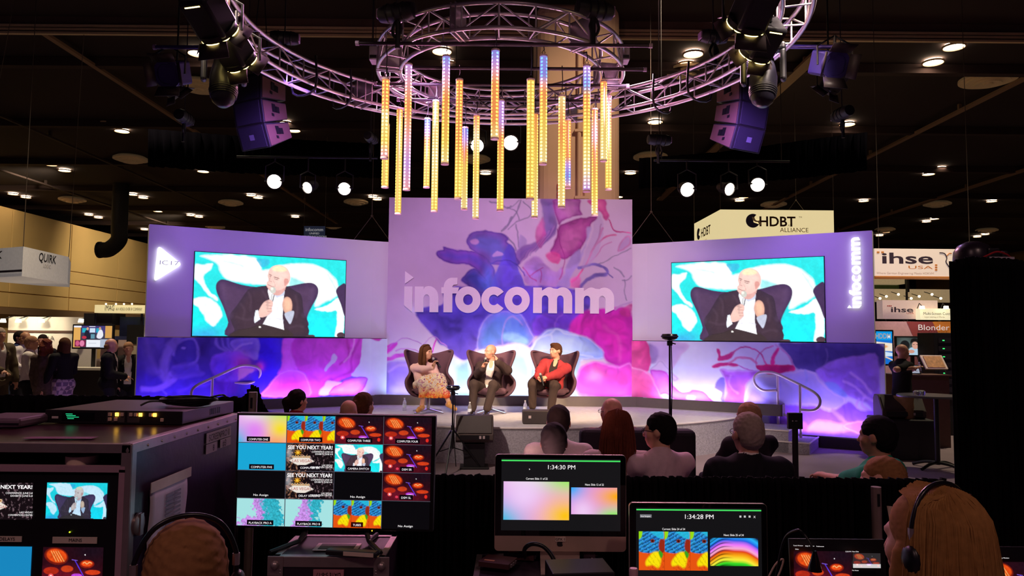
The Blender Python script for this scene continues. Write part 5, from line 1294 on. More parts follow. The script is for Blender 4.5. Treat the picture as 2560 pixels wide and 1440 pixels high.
 if 'jacket' in clothes:
  s_ = fill(Sdf(.05), G['torso']); sleeves(s_, 'long', 1.08)
  s_.ell(hip + up * .02, np.array((.185, .14 * girth, .14)) * S, T3)
  s_.cap(neck + f * .13 * S + up * .02, hip + f * .17 * S * girth + up * .03, .062 * S, .074 * S, op='cut')
  s_.cap(neck + up * .05 + f * .03, neck + up * .02 + f * .06, .062 * S, .05 * S, op='cut')
  jk = garment('jacket', s_, clothes['jacket'], .022, .004)
  if clothes.get('lapel', True):
   for s in (1, -1):
    a = neck + r * s * .055 * S + f * .060 * S + up * .015; b = neck + r * s * .085 * S + f * .128 * S - up * .13; c = neck + r * s * .05 * S + f * .150 * S * girth - up * .27
    sl = Sdf(.015).cap(a, b, .014, .019).cap(b, c, .019, .006)
    link('lapel', sl.mesh('lapel', max(vox * .8, .007)), clothes['jacket'], jk)
 if 'trousers' in clothes and legs:
  s_ = Sdf(.05).ell(hip + up * .0, np.array((.178, .13, .115)) * S, T3)
  for (a, k_, b) in trs: s_.cap(a, k_, .086 * S, .066 * S, .05); s_.cap(k_, k_ + (b - k_) * .92, .064 * S, .056 * S, .03)
  garment('trousers', s_, clothes['trousers'], .008, .004)
 if 'skirt' in clothes and legs:
  s_ = Sdf(.09).ell(hip + up * .03, np.array((.18, .15, .12)) * S, T3)
  for (a, k_, b) in trs: s_.cap(a, k_, .092 * S, .078 * S, .08); s_.cap(k_, k_ + (b - k_) * .7, .072 * S, .066 * S, .08)
  m0 = (knees[0] + knees[1]) / 2; m1 = (trs[0][2] + trs[1][2]) / 2
  s_.cap(hip + fl * .12, m0, .08 * S, .08 * S); s_.cap(m0, m0 + (m1 - m0) * .75, .078 * S, .09 * S)
  s_.half(m0 + (m1 - m0) * clothes.get('hem', .66), (0, 0, -1)) if clothes.get('hem', .66) else None
  garment('skirt', s_, clothes['skirt'], .010, .006)
 if shoes is not None and legs:
  n = len(G['foot']) // 2
  for i in (0, 1):
   s_ = fill(Sdf(.02), G['foot'][i * n:(i + 1) * n]); link('shoe', s_.mesh('shoe', vox, .006), shoes, o)
 # ---- face details
 if feat:
  for s in (1, -1):
   MB().ball(tuple(h(s * .031, .0815, .001)), (.0115 * S, .0115 * S, .0075 * S), 10, 7).build('eye', M('eye_white', (226, 214, 206), .3), o, smooth=80)
   MB().ball(tuple(h(s * .031, .0895, .001)), .0052 * S, 8, 6).build('iris', M('eye_dark', (40, 28, 24), .2), o, smooth=80)
   T([h(s * .016, .0925, .020), h(s * .034, .091, .0255), h(s * .050, .080, .019)], [.003 * S, .0042 * S, .002 * S], 6).build('eyebrow', M('brow_' + (hair[1] if hair else 'grey'), HAIRC[hair[1]] if hair else (150, 112, 92), .8), o)
  T([h(-.022, .091, -.0585), h(0, .1005, -.056), h(.022, .091, -.0585)], [.003 * S, .0055 * S, .003 * S], 6).build('lips', M('lips', (186, 104, 96), .5), o, smooth=80)
 # ---- hair
 if hair:
  kind, hc = hair[0], hair[1]; hm = M('hair_' + hc, HAIRC[hc], .8, var=.35, scale=60, spec=.15)
  sd = Sdf(.03)
  sd.ell(h(0, -.016, .040), np.array((.081, .100, .090)) * S, HR)
  if kind == 'short': sd.ell(h(0, -.045, -.01), np.array((.076, .068, .082)) * S, HR)
  if kind == 'fringe': sd.p = []; sd.ell(h(0, -.042, -.012), np.array((.083, .076, .055)) * S, HR)
  if kind == 'quiff': sd.ell(h(0, .05, .10), np.array((.055, .045, .028)) * S, HR); sd.ell(h(0, -.045, -.01), np.array((.076, .068, .082)) * S, HR)
  if kind == 'afro': sd.ell(h(0, -.03, .02), np.array((.083, .09, .085)) * S, HR)
  if kind in ('long', 'curly', 'pony', 'bun'):
   sd.ell(h(0, -.04, .0), np.array((.083, .080, .10)) * S, HR)
  if kind in ('long', 'curly'):
   ln = hair[2] if len(hair) > 2 else .30
   for s in (-1, 1):
    for j in range(3):
     a = h(s * (.070 - .012 * j), .01 - .035 * j, -.02); b = h(s * (.088 - .02 * j), .02 - .045 * j, -.16); c = h(s * (.078 - .02 * j) + .01 * math.sin(j * 3), .035 - .05 * j, -ln - .02 * j)
     sd.cap(a, b, .026 * S, .026 * S, .015); sd.cap(b, c, .026 * S, .010 * S, .012)
   sd.cap(h(0, -.075, -.02), h(0, -.07, -ln * .9), .06 * S, .04 * S)
  if kind == 'pony':
   sd.cap(h(0, -.10, .03), h(0, -.145, .0), .030 * S, .036 * S); sd.cap(h(0, -.145, .0), h(0, -.13, -.17), .036 * S, .016 * S)
  if kind == 'bun':
   sd.ell(h(0, -.115, .0), np.array((.055, .045, .05)) * S, HR)
   for j in range(5): sd.ell(h(.03 * math.cos(j * 1.26), -.135, .03 * math.sin(j * 1.26)), np.array((.026, .022, .026)) * S, HR, .008)
  # open the face
  sd.ell(h(0, .090, -.045), np.array((.068, .080, .092)) * S, HR, op='cut')
  if kind in ('short', 'fringe', 'quiff', 'afro'):
   for s in (-1, 1): sd.ell(h(s * .082, .012, -.035), np.array((.030, .052, .048)) * S, HR, op='cut')
   sd.half(h(0, 0, -.085), HR @ np.array((0, .15, -1)))
  am = {'curly': .009, 'long': .0016}.get(kind, .0035)
  disp = lambda x, y, z: am * np.sin(95 * x + 40 * np.sin(9 * z)) * np.cos(80 * y + 7 * z) + (am * np.sin(46 * z + 20 * x) if kind == 'curly' else 0)
  link('hair', sd.mesh('hair', max(vox * .8, .006), .004, disp), hm, o)
 o['_j'] = 0; del o['_j']
 return o, dict(h=h, S=S, HR=HR, org=org, wr=wrs, el=els)
def strands(op, h, n, hair, ln0, seed=3, rad=.0022):
 rs = random.Random(seed); mb = MB()
 for k in range(n):
  u = rs.uniform(-1, 1); top = (u * .06, -.015 + .05 * rs.uniform(-1, 1), .142 - .022 * abs(u))
  ang = u * 1.75; x1 = .098 * math.sin(ang); y1 = -.03 - .098 * math.cos(ang) * .9; ln = ln0 * (1 + .3 * rs.random()); wv = rs.uniform(-.012, .012)
  e_ = rs.uniform(.97, 1.05); pts = [h(*top), h(x1 * .84 * e_, y1 * .90 * e_, .098), h(x1 * 1.10 * e_, y1 * 1.12 * e_, .0), h(x1 * 1.16 * e_ + wv, y1 * 1.14 * e_, -.12), h(x1 * 1.12 + wv * 2, y1 * 1.06, -ln)]
  mb.tube(smoothpath(pts, 3), [rad] * 12 + [rad * .5], 4, cap=False)
 sv = mb.build('hair_strands', MATS['hair_' + hair], op, smooth=80); sv['kind'] = 'stuff'
HAIRC = {'brown': (92, 58, 36), 'dark': (34, 25, 24), 'black': (20, 16, 18), 'grey': (172, 150, 140), 'auburn': (120, 60, 44), 'light': (150, 104, 66), 'blonde': (164, 118, 66), 'sand': (176, 130, 100)}
def glasses(o, J):
 h = J['h']; m = M('spectacle', (30, 26, 30), .3)
 for s in (1, -1):
  T([h(s * .031 + .021 * math.cos(k * PI / 5), .108, .002 + .016 * math.sin(k * PI / 5)) for k in range(10)], .0022, 5, closed=True).build('glasses_rim', m, o)
  T([h(s * .052, .106, .006), h(s * .080, .0, .004)], .0025, 5).build('glasses_arm', m, o)
 T([h(-.010, .109, .006), h(.010, .109, .006)], .002, 5).build('glasses_bridge', m, o)
# ---------------- egg chairs
felt = M('plum_felt', (104, 74, 86), .9, var=.12, scale=60, bump=.2, bscale=300, spec=.15)
chrome = M('chrome', (196, 190, 196), .15, metal=1.0)
def egg_chair(label, x, y, yaw):
 t = thing('egg_chair', label, 'chair', (x, y, DECK), yaw, 'egg chairs on stage')
 rings = [(.285, .03, .06, .0, 0), (.29, .20, .20, -.16, 0), (.325, .30, .28, -.25, .0), (.39, .365, .325, -.285, .01), (.46, .40, .35, -.27, .02), (.515, .405, .36, -.22, .03), (.56, .385, .37, -.10, .03), (.61, .335, .38, .02, .03), (.67, .315, .39, .07, .03), (.75, .335, .405, .075, .04), (.84, .375, .42, .06, .05), (.92, .408, .43, .045, .065), (.975, .42, .44, .045, .075), (1.0, .405, .445, .075, .075), (1.005, .36, .445, .14, .055)]
 n = 28; V = []; Fc = []
 for (z, w_, bk, fr, dz) in rings:
  for i in range(n + 1):
   a = -PI / 2 + PI * i / n; s = math.sin(a)
   V.append((w_ * s, bk + (fr - bk) * (1 - abs(math.cos(a)) ** .8), z + dz * s * s))
 for j in range(len(rings) - 1):
  for i in range(n):
   a = j * (n + 1) + i; Fc.append((a, a + 1, a + n + 2, a + n + 1))
 sh = MB().add(V, Fc).build('shell', felt, t, smooth=80)
 so = sh.modifiers.new('padding', 'SOLIDIFY'); so.thickness = .05; so.offset = 0
 ss = sh.modifiers.new('round', 'SUBSURF'); ss.levels = 1; ss.render_levels = 1
 c = Sdf(.05).cap((-.2, -.2, .385), (.2, -.2, .385), .05).cap((-.2, .14, .375), (.2, .14, .375), .05).ell((0, -.03, .385), (.30, .26, .062)); link('seat_cushion', c.mesh('seat_cushion', .016), felt, t)
 T([(0, .04, .06), (0, .04, .29)], [.03, .028], 12).build('pedestal', chrome, t, smooth=60)
 for k in range(4):
  a = PI / 4 + k * PI / 2; d = Vector((math.cos(a), math.sin(a), 0)); q = Vector((-d.y, d.x, 0)); b = Vector((0, .04, 0))
  MB().add([b + q * .028 + Vector((0, 0, .075)), b - q * .028 + Vector((0, 0, .075)), b + d * .34 - q * .018 + Vector((0, 0, .022)), b + d * .34 + q * .018 + Vector((0, 0, .022)), b + q * .028 + Vector((0, 0, .05)), b - q * .028 + Vector((0, 0, .05)), b + d * .34 - q * .018, b + d * .34 + q * .018], [(0, 1, 2, 3), (7, 6, 5, 4), (0, 3, 7, 4), (1, 5, 6, 2), (2, 6, 7, 3)]).build('base_foot', chrome, t)
 return t
def gp(px, py, z): p = onz(px, py, z); return p
c1 = gp(1072, 1027, DECK); c2 = gp(1226, 1031, DECK); c3 = gp(1384, 1029, DECK)
egg_chair('plum felt egg chair with the woman seated, left of the three', at(1072, 950, 12.9).x, 12.9, math.radians(10))
egg_chair('plum felt egg chair with the bald man, middle of the three', at(1228, 950, 12.95).x, 12.95, math.radians(4))
egg_chair('plum felt egg chair with the red blazer man, right of the three', at(1384, 950, 12.95).x, 12.95, math.radians(-14))
def mic(label, a, b, group='microphones'):
 """a = ball head, b = tail end"""
 a = Vector(a); b = Vector(b); d = (b - a).normalized(); L = (b - a).length
 t = thing('microphone', label, 'microphone', a, 0, group); q = d.to_track_quat('Z', 'Y')
 for nm, mb, mt in (('grille_head', MB().ball((0, 0, .0), (.026, .026, .030), 14, 10), M('mic_grille', (170, 164, 160), .4, metal=.6, var=.3, scale=300)), ('collar', MB().lathe([(.0, .02), (.026, .02), (.026, .034), (.0, .034)], n=14), M('mic_black', (24, 22, 24), .4)), ('handle', MB().lathe([(0, .03), (.020, .034), (.013, L), (0, L)], n=12), M('mic_black'))):
  o = mb.build(nm, mt, t, smooth=40); o.rotation_mode = 'QUATERNION'; o.rotation_quaternion = q
YP_ = 12.9
# ---- the bald man in the middle
suit = cloth('charcoal_suit', (66, 50, 50)); trou = cloth('charcoal_trousers', (70, 56, 54)); whs = cloth('white_shirt', (236, 224, 222)); bshoe = M('black_leather', (32, 24, 24), .3)
wR_ = at(1207, 922, 12.50); wL_ = at(1243, 905, 12.52)
mo = at(1216, 898, 12.53)
o, J = person('bald man in charcoal suit and white shirt speaking in the middle chair', at(1222, 972, 12.93), at(1230, 911, 13.0), at(1226, 880, 12.97), (-.12, -1), (-.80, -.60), [wR_, wL_], [(-.5, .2, -.9), (.9, -.05, -.6)], [at(1181, 1026, 12.55), at(1217, 1026, 12.50)], dict(shirt=whs, jacket=suit, trousers=trou), None, 'pink', 1.05, .0095,
       hands=[((.25, -.2, .9), (.75, -.5, .0), 1.0), ((-.25, .25, .9), (-.9, .2, .1), .9)], shoes=bshoe, tilt=.05, girth=1.12, knee_pole=[(-.3, -1, .9), (.15, -1, .9)])
mic('dark handheld microphone held by the bald man in the middle chair', at(1214, 897, 12.50), at(1203, 926, 12.46))
# ---- the red blazer man
red = cloth('red_blazer', (182, 62, 66)); pol = cloth('dark_polo', (58, 44, 42)); tr2 = cloth('brown_trousers', (74, 58, 54))
o, J = person('man in red blazer and dark polo seated in the right chair', at(1376, 968, 12.93), at(1391, 907, 13.0), at(1389, 877, 12.97), (-.28, -1), (-.78, -.62), [at(1345, 941, 12.52), at(1368, 943, 12.50)], [(-.8, .3, -.6), (.9, .2, -.5)], [at(1331, 1019, 12.72), at(1377, 1024, 12.58)], dict(shirt=pol, jacket=red, trousers=tr2), ('quiff', 'brown'), 'fair', 1.05, .0095,
       hands=[((.75, -.6, -.1), (.3, .2, -.9), .8), ((-.75, -.6, -.1), (-.3, .2, -.9), .8)], shoes=bshoe, girth=1.05, knee_pole=[(-.45, -1, .9), (.0, -1, .9)])
mic('dark handheld microphone resting in the hands of the man in red', at(1351, 936, 12.40), at(1359, 964, 12.36))
# ---- the woman
skm = bpy.data.materials.new('floral_cloth'); skm.use_nodes = True; nt = skm.node_tree; b_ = nt.nodes['Principled BSDF']; b_.inputs['Roughness'].default_value = .8
tc = nt.nodes.new('ShaderNodeTexCoord'); n1 = nt.nodes.new('ShaderNodeTexNoise'); n1.inputs['Scale'].default_value = 17; n1.inputs['Detail'].default_value = 4; n1.inputs['Distortion'].default_value = 1.5
nt.links.new(tc.outputs['Object'], n1.inputs['Vector'])
cr = nt.nodes.new('ShaderNodeValToRGB'); e = cr.color_ramp; e.elements[0].position = .30; e.elements[0].color = L4((90, 70, 130)); e.elements[1].position = .70; e.elements[1].color = L4((226, 120, 60))
for p_, c_ in ((.40, (206, 120, 150)), (.46, (240, 224, 206)), (.56, (246, 232, 210)), (.62, (236, 190, 120))):
 q = e.elements.new(p_); q.color = L4(c_)
nt.links.new(n1.outputs['Fac'], cr.inputs['Fac'])
sx = nt.nodes.new('ShaderNodeSeparateXYZ'); nt.links.new(tc.outputs['Object'], sx.inputs[0])
ad = nt.nodes.new('ShaderNodeMath'); ad.operation = 'MULTIPLY_ADD'; ad.inputs[1].default_value = .16; nt.links.new(n1.outputs['Fac'], ad.inputs[0]); nt.links.new(sx.outputs['Z'], ad.inputs[2])
mr = nt.nodes.new('ShaderNodeMapRange'); mr.inputs['From Min'].default_value = .93; mr.inputs['From Max'].default_value = 1.10; mr.inputs['To Min'].default_value = 1; mr.inputs['To Max'].default_value = 0; nt.links.new(ad.outputs[0], mr.inputs['Value'])
cr2 = nt.nodes.new('ShaderNodeValToRGB'); cr2.color_ramp.elements[0].color = L4((226, 80, 30)); cr2.color_ramp.elements[1].color = L4((240, 176, 60)); cr2.color_ramp.elements[0].position = .42; cr2.color_ramp.elements[1].position = .62; nt.links.new(n1.outputs['Fac'], cr2.inputs['Fac'])
mxs = nt.nodes.new('ShaderNodeMix'); mxs.data_type = 'RGBA'; nt.links.new(mr.outputs[0], mxs.inputs[0]); nt.links.new(cr.outputs[0], mxs.inputs[6]); nt.links.new(cr2.outputs[0], mxs.inputs[7]); nt.links.new(mxs.outputs[2], b_.inputs['Base Color'])
pinktop = cloth('blush_top', (238, 196, 186))
o, J = person('woman in blush top and floral orange skirt holding a microphone, seated in the left chair', at(1062, 966, 12.90), at(1059, 911, 12.96), at(1067, 881, 12.92), (.22, -1), (.84, -.54), [at(1083, 918, 12.50), at(1082, 948, 12.55)], [(-.6, -.2, -.9), (.8, .2, -.7)], [at(1055, 1013, 12.60), at(1122, 1006, 12.50)], dict(shirt=pinktop, skirt=skm, hem=.74), ('long', 'brown', .34), 'fair', 1.0, .0095,
       hands=[((.25, -.1, .9), (.75, -.5, .1), 1.0), ((-.4, -.6, -.1), (0, 0, -1), .5)], shoes=M('tan_sandal', (206, 150, 84), .4), sh_w=.165, knee_pole=[(.35, -1, .9), (.45, -1, .9)], foot_dir=[(-.35, -1, -.1), (.75, -.7, -.25)])
strands(o, J['h'], 160, 'brown', .30, 8, .004)
mic('dark handheld microphone held to the mouth of the woman on stage', at(1084, 897, 12.55), at(1102, 919, 12.50))
# ================================================================ AUDIENCE FLOOR
velv = M('sofa_plum', (58, 40, 62), .85, var=.15, scale=30, bump=.15, bscale=200)
velb = M('sofa_black', (26, 22, 30), .8, var=.15, scale=30)
def sofa(label, x, y, w_, yaw, mat=velv, bh=.78, d=.82, arms=(1, 1), cat='sofa'):
 """faces local +Y; back rail at y=0"""
 t = thing('low_sofa' if cat == 'sofa' else 'lounge_chair', label, cat, (x, y, 0), yaw, 'audience seating')
 B((-w_ / 2, 0, .08), (w_ / 2, .20, bh)).build('backrest', mat, t, bev=.05, seg=3)
 B((-w_ / 2 + .02, .15, .08), (w_ / 2 - .02, d, .28)).build('base', mat, t, bev=.03)
 n = max(1, round(w_ / .75)); cw = (w_ - (.16 * sum(arms))) / n; x0 = -w_ / 2 + (.16 if arms[0] else 0)
 for k in range(n): B((x0 + k * cw + .005, .2, .28), (x0 + (k + 1) * cw - .005, d, .43)).build('seat_cushion', mat, t, bev=.04, seg=3)
 for s, on in ((-1, arms[0]), (1, arms[1])):
  if on: B((s * w_ / 2 - (.16 if s > 0 else 0), .0, .08), (s * w_ / 2 + (.16 if s < 0 else 0), d, .60)).build('armrest', mat, t, bev=.05, seg=3)
 for sx in (-1, 1):
  for yy in (.08, d - .08): B((sx * (w_ / 2 - .08) - .025, yy - .025, 0), (sx * (w_ / 2 - .08) + .025, yy + .025, .09)).build('leg', blk, t)
 return t
def X_(px, Y): return at(px, 1080, Y).x
sofa('plum two seat sofa under the couple of white shirts facing the stage', X_(1475, 5.4), 5.25, 1.42, 0, velv, .80)
sofa('tall black sofa with a bald man in mauve suit at its left', X_(1590, 6.9), 6.75, 1.05, 0, velb, 1.02)
sofa('plum sofa near the first computer, blue lit along its top', X_(1640, 4.7), 4.55, .62, 0, velv, .78, arms=(0, 1))
sofa('plum sofa at the left behind the large multiview monitor', X_(830, 7.0), 6.7, 1.3, 0.25, velv, .86)
sofa('dark armchair under the grey haired man in black suit', X_(1868, 5.0), 4.9, .78, -.15, velv, .62, cat='chair')
sofa('dark armchair under the man in green shirt', X_(2215, 5.1), 5.0, .85, .75, velv, .60, cat='chair')
sofa('blue lit low sofa whose arm peeks over the drape at right', X_(2110, 4.35), 4.12, .95, .2, M('sofa_blue_lit', (70, 84, 120), .85), .98)  # blue light on this sofa is put into its cloth colour
# ---- audience
lav = cloth('white_shirt', (236, 224, 222))
def seated(label, hx, hy, z, yaw, clothes, hair, sk='tan', S=1.0, face=0.0, gl=False, vox=.012, feat=False, tilt=0, pitch=0, girth=1.05, lean=.05, arm=None):
 hd = onz(hx, hy, z); fw = Vector((math.sin(yaw), math.cos(yaw), 0)); fa = Vector((math.sin(yaw + face), math.cos(yaw + face), 0)); rt = Vector((fw.y, -fw.x, 0))
 nk = hd - fw * .03 * S - Vector((0, 0, .165 * S)); hp = nk + fw * (.02 + lean) * S - Vector((0, 0, .49 * S))
 wr = [hp + fw * .34 * S + rt * .14 + Vector((0, 0, .10)), hp + fw * .34 * S - rt * .14 + Vector((0, 0, .10))]
 if arm: wr = [w if a is None else Vector(a) for w, a in zip(wr, arm)]
 an = [Vector((hp.x, hp.y, .10)) + fw * .52 * S + rt * .14, Vector((hp.x, hp.y, .10)) + fw * .48 * S - rt * .14]
 o, J = person(label, hp, nk, hd, fw, fa, wr, [(rt * .8 - fw * .5 + Vector((0, 0, -.6))), (rt * -.8 - fw * .5 + Vector((0, 0, -.6)))], an, clothes, hair, sk, S, vox, feat=feat, shoes=M('dark_shoe', (30, 26, 28), .4), tilt=tilt, pitch=pitch, girth=girth, group='seated audience')
 if gl: glasses(o, J)
 return o, J
tro = cloth('navy_trousers', (40, 38, 50))
seated('woman with dark ponytail and red shirt watching from the left', 745, 1002, 1.12, .5, dict(shirt=cloth('crimson', (176, 30, 56)), trousers=tro, open_collar=False), ('pony', 'dark'), 'fair', 1.0, .25)
seated('bald head of a man behind the top of the multiview monitor', 872, 1032, 1.10, .15, dict(shirt=lav, trousers=tro), None, 'pink', 1.0, 0)
seated('woman with curly brown bun behind the multiview monitor', 910, 1014, 1.14, .25, dict(shirt=cloth('mauve', (140, 90, 110)), trousers=tro), ('bun', 'brown'), 'fair', 1.05, .3)
o, J = seated('man with short dark hair, white shirt and black lanyard facing the stage', 1397, 1056, 1.17, .0, dict(shirt=lav, trousers=tro), ('short', 'dark'), 'tan', 1.08, .12)
h = J['h']; T(smoothpath([h(-.07, .0, -.15), h(-.05, -.07, -.165), h(0, -.085, -.17), h(.05, -.07, -.165), h(.07, 0, -.15)], 5), .008, 6).build('lanyard', blk, o)
seated('man with close cropped dark head in front of the lanyard man', 1385, 1106, 1.15, .0, dict(shirt=cloth('dark_tee', (40, 32, 40)), trousers=tro), ('short', 'black'), 'dark', 1.02, .1)
o, J = seated('bald man with glasses in mauve suit jacket on the black sofa', 1528, 1030, 1.16, -.25, dict(shirt=lav, jacket=cloth('mauve_suit', (150, 104, 108)), trousers=tro), ('fringe', 'grey'), 'pink', 1.05, -.45, True)
_au = seated('woman with long auburn hair and white top facing the stage', 1545, 1072, 1.17, .1, dict(shirt=cloth('pale_top', (232, 206, 210)), trousers=tro, open_collar=False), ('long', 'auburn', .36), 'fair', 1.06, .1)
strands(*[(q[0], q[1]['h']) for q in [_au]][0], 260, 'auburn', .34, 5, .003)
o, J = seated('man with dark hair and glasses in pale shirt looking left', 1648, 1078, 1.16, -.35, dict(shirt=cloth('pale_pink', (228, 196, 206)), trousers=tro), ('short', 'black'), 'fair', 1.08, -.75, True)
o, J = seated('grey haired man in black suit with his back to the camera', 1868, 1084, 1.20, -.05, dict(shirt=lav, jacket=cloth('black_suit', (28, 26, 34)), trousers=tro), ('short', 'grey'), 'pink', 1.14, -.2, True, girth=1.1)
seated('grey blond man in dark clothes half hidden behind the grey haired man', 1870, 1044, 1.16, -.3, dict(shirt=cloth('dark_tee'), trousers=tro), ('short', 'sand'), 'pink', 1.05, -.2)
seated('dark haired bearded man in green shirt looking toward the stage', 2192, 1092, 1.20, -.75, dict(shirt=cloth('green_shirt', (38, 150, 112)), trousers=tro, sleeves='short'), ('short', 'black'), 'tan', 1.10, .0, girth=1.2, arm=[None, at(2056, 1190, 5.55)])
hp_ = onz(2200, 1190, 1.06)
seated('man with cropped brown hair leaning left just behind the drape', 2203, 1204, 1.05, -.5, dict(shirt=cloth('dark_tee'), trousers=tro, sleeves='short'), ('short', 'light'), 'pink', 1.1, -.4, tilt=-.35)
# ---- wedge monitor on its stand in front of the stage
def wedge(label, x, y, z, w_, yaw, stand=None, sc=1.0):
 t = thing('wedge_monitor', label, 'loudspeaker', (x, y, z), yaw, 'floor monitors')
 pr = [(-.20, .04), (-.20, .12), (-.02, .36), (.16, .36), (.20, .30), (.20, 0), (-.14, 0)]
 MB().prism([(a * sc, b * sc) for a, b in pr], (w_, 0, 0), (-w_ / 2, 0, 0), (0, 1, 0), (0, 0, 1)).build('cabinet', M('wedge_paint', (78, 64, 62), .6, var=.1, scale=60, bump=.15), t, bev=.015)
 MB().add([(-w_ / 2 + .03, -.205 * sc, .14 * sc), (w_ / 2 - .03, -.205 * sc, .14 * sc), (w_ / 2 - .03, -.04 * sc, .36 * sc), (-w_ / 2 + .03, -.04 * sc, .36 * sc)], [(0, 1, 2, 3)]).build('grille', M('wedge_grille', (62, 52, 54), .6, var=.3, scale=200), t)
 B((-w_ / 2 + .06, -.205 * sc, .05 * sc), (w_ / 2 - .06, -.20 * sc, .11 * sc)).build('connector_panel', blk, t)
 for k in range(2): B((w_ * .12 + .05 * k, -.212 * sc, .06 * sc), (w_ * .12 + .03 + .05 * k, -.205 * sc, .1 * sc)).build('socket', M('socket_grey', (190, 170, 176), .5), t)
 if stand:
  B((-w_ * .28, -.10, -z), (w_ * .28, .12, -.02)).build('stand_column', blk, t, bev=.01)
  B((-w_ * .38, -.16, -z), (w_ * .38, .18, -z + .03)).build('stand_foot', blk, t, bev=.01)
 return t
wp = at(1186, 1105, 10.6); wedge('brown black wedge monitor on a short stand before the stage', wp.x, 10.6, .37, .53, .06, True)
bs = thing('stage_monitor', 'low rectangular black monitor lying on the stage edge', 'loudspeaker', (at(1348, 1050, 11.45).x, 11.45, DECK), .02)
B((-.26, -.13, 0), (.26, .13, .205)).build('cabinet', M('wedge_paint'), bs, bev=.02)
B((-.25, -.137, .015), (.25, -.13, .19)).build('grille', M('wedge_grille'), bs)
B((-.17, -.142, .09), (-.13, -.137, .13)).build('badge', M('badge_pale', (216, 196, 196), .5), bs)
# stack on the right: wedge on a black cube
sx_ = at(2250, 1060, 11.9)
cb_ = B((-.40, -.35, 0), (.40, .35, .62)).build('speaker_cube', M('cube_paint', (34, 28, 38), .7, var=.1), None, bev=.02, loc=(sx_.x, 11.9, 0), rot=(0, 0, -.15)); tag(cb_, 'large black subwoofer cube standing right of the set wall', 'loudspeaker')
wedge('black wedge loudspeaker lying on top of the large black cube', sx_.x - .03, 11.85, .622, .66, -.12, None, 1.0)
# ---- tripods with round heads
def tripod(label, px, ytop, Y, spread=.42, base=True):
 p = at(px, ytop, Y); t = thing('camera_tripod', label, 'tripod', (p.x, Y, 0), 0, 'round headed tripods')
 zt = p.z
 MB().lathe([(0, zt), (.085, zt - .005), (.098, zt - .03), (.085, zt - .06), (.05, zt - .075), (0, zt - .08)], n=24).build('round_head', M('head_black', (30, 24, 34), .25), t, smooth=40)
 MB().lathe([(.099, zt - .026), (.102, zt - .033), (.099, zt - .04)], n=24).build('lens_band', M('lens_dark'), t)
 B((-.03, -.02, zt - .14), (.03, .02, zt - .08)).build('mount_block', blk, t, bev=.008)
 T([(.03, 0, zt - .11), (.07, 0, zt - .12)], .008, 6).build('clamp_lever', blk, t)
 T([(0, 0, .42), (0, 0, zt - .14)], [.016, .011], 8).build('pole', blk, t, smooth=60)
 T([(0, 0, .30), (0, 0, .62)], .022, 8).build('leg_collar', blk, t, smooth=60)
 for k in range(3):
  a = k * 2 * PI / 3 + .4; d = Vector((math.cos(a), math.sin(a), 0))
  T([d * .02 + Vector((0, 0, .55)), d * spread + Vector((0, 0, .02))], .012, 6).build('leg', blk, t)
  T([Vector((0, 0, .32)), d * spread * .55 + Vector((0, 0, .24))], .008, 6).build('brace', blk, t)
  MB().ball(tuple(d * spread + Vector((0, 0, .02))), .018, 8, 6).build('rubber_foot', blk, t)
 T(smoothpath([(0.02, .01, zt - .1), (.03, .02, zt * .7), (.02, .01, zt * .45), (.05, .04, .05)], 6), .006, 5).build('thin_cable', blk, t)
tripod('black tripod with round head standing before the wedge monitor', 1133, 963, 10.35)
tripod('tall black tripod with round head behind the black sofa', 1674, 834, 8.6, .5)
# placard stand
pp = at(1987, 1052, 6.2); t = thing('placard_stand', 'square black panel on a thick black pole', 'stand', (pp.x, 6.2, 0), 0)
B((-.06, -.02, pp.z - .067), (.06, .02, pp.z + .067)).build('panel', blk, t, bev=.005)
B((-.03, -.024, pp.z - .005), (-.022, -.02, pp.z + .006)).build('indicator', M('pale_dot', (200, 190, 200), .5), t); B((-.005, -.024, pp.z - .002), (.012, -.02, pp.z + .003)).build('indicator', M('pale_dot'), t)
T([(0, 0, .03), (0, 0, pp.z - .06)], .024, 10).build('pole', blk, t, smooth=60); MB().lathe([(0, 0), (.18, 0), (.18, .02), (.03, .035), (0, .035)], n=24).build('round_base', blk, t, smooth=40)
# water bottles
bot = MB().lathe([(0, 0), (.030, 0), (.032, .02), (.030, .09), (.032, .13), (.028, .155), (.012, .185), (.012, .20)], n=16).mesh('bottle_body', 40); bot.materials.append(M('clear_plastic', (236, 236, 246), .08, trans=.75, var=.02))
capb = MB().lathe([(0, .20), (.014, .20), (.014, .215), (0, .215)], n=12).mesh('bottle_cap'); capb.materials.append(M('bottle_white', (236, 230, 236), .5))
labb = MB().lathe([(.0325, .06), (.0325, .11)], n=16).mesh('bottle_label'); labb.materials.append(M('bottle_paper', (206, 214, 236), .6))
for px, py, lb in ((1011, 1027, 'clear water bottle on stage left of the woman'), (1174, 1039, 'clear water bottle behind the shoe of the bald man'), (1313, 1034, 'clear water bottle behind the low stage monitor')):
 p = onz(px, py, DECK); t = thing('water_bottle', lb, 'bottle', p, 0, 'water bottles'); t.scale = (1.05,) * 3
 for me, nm in ((bot, 'body'), (capb, 'cap'), (labb, 'paper_label')): link(nm, me, None, t)
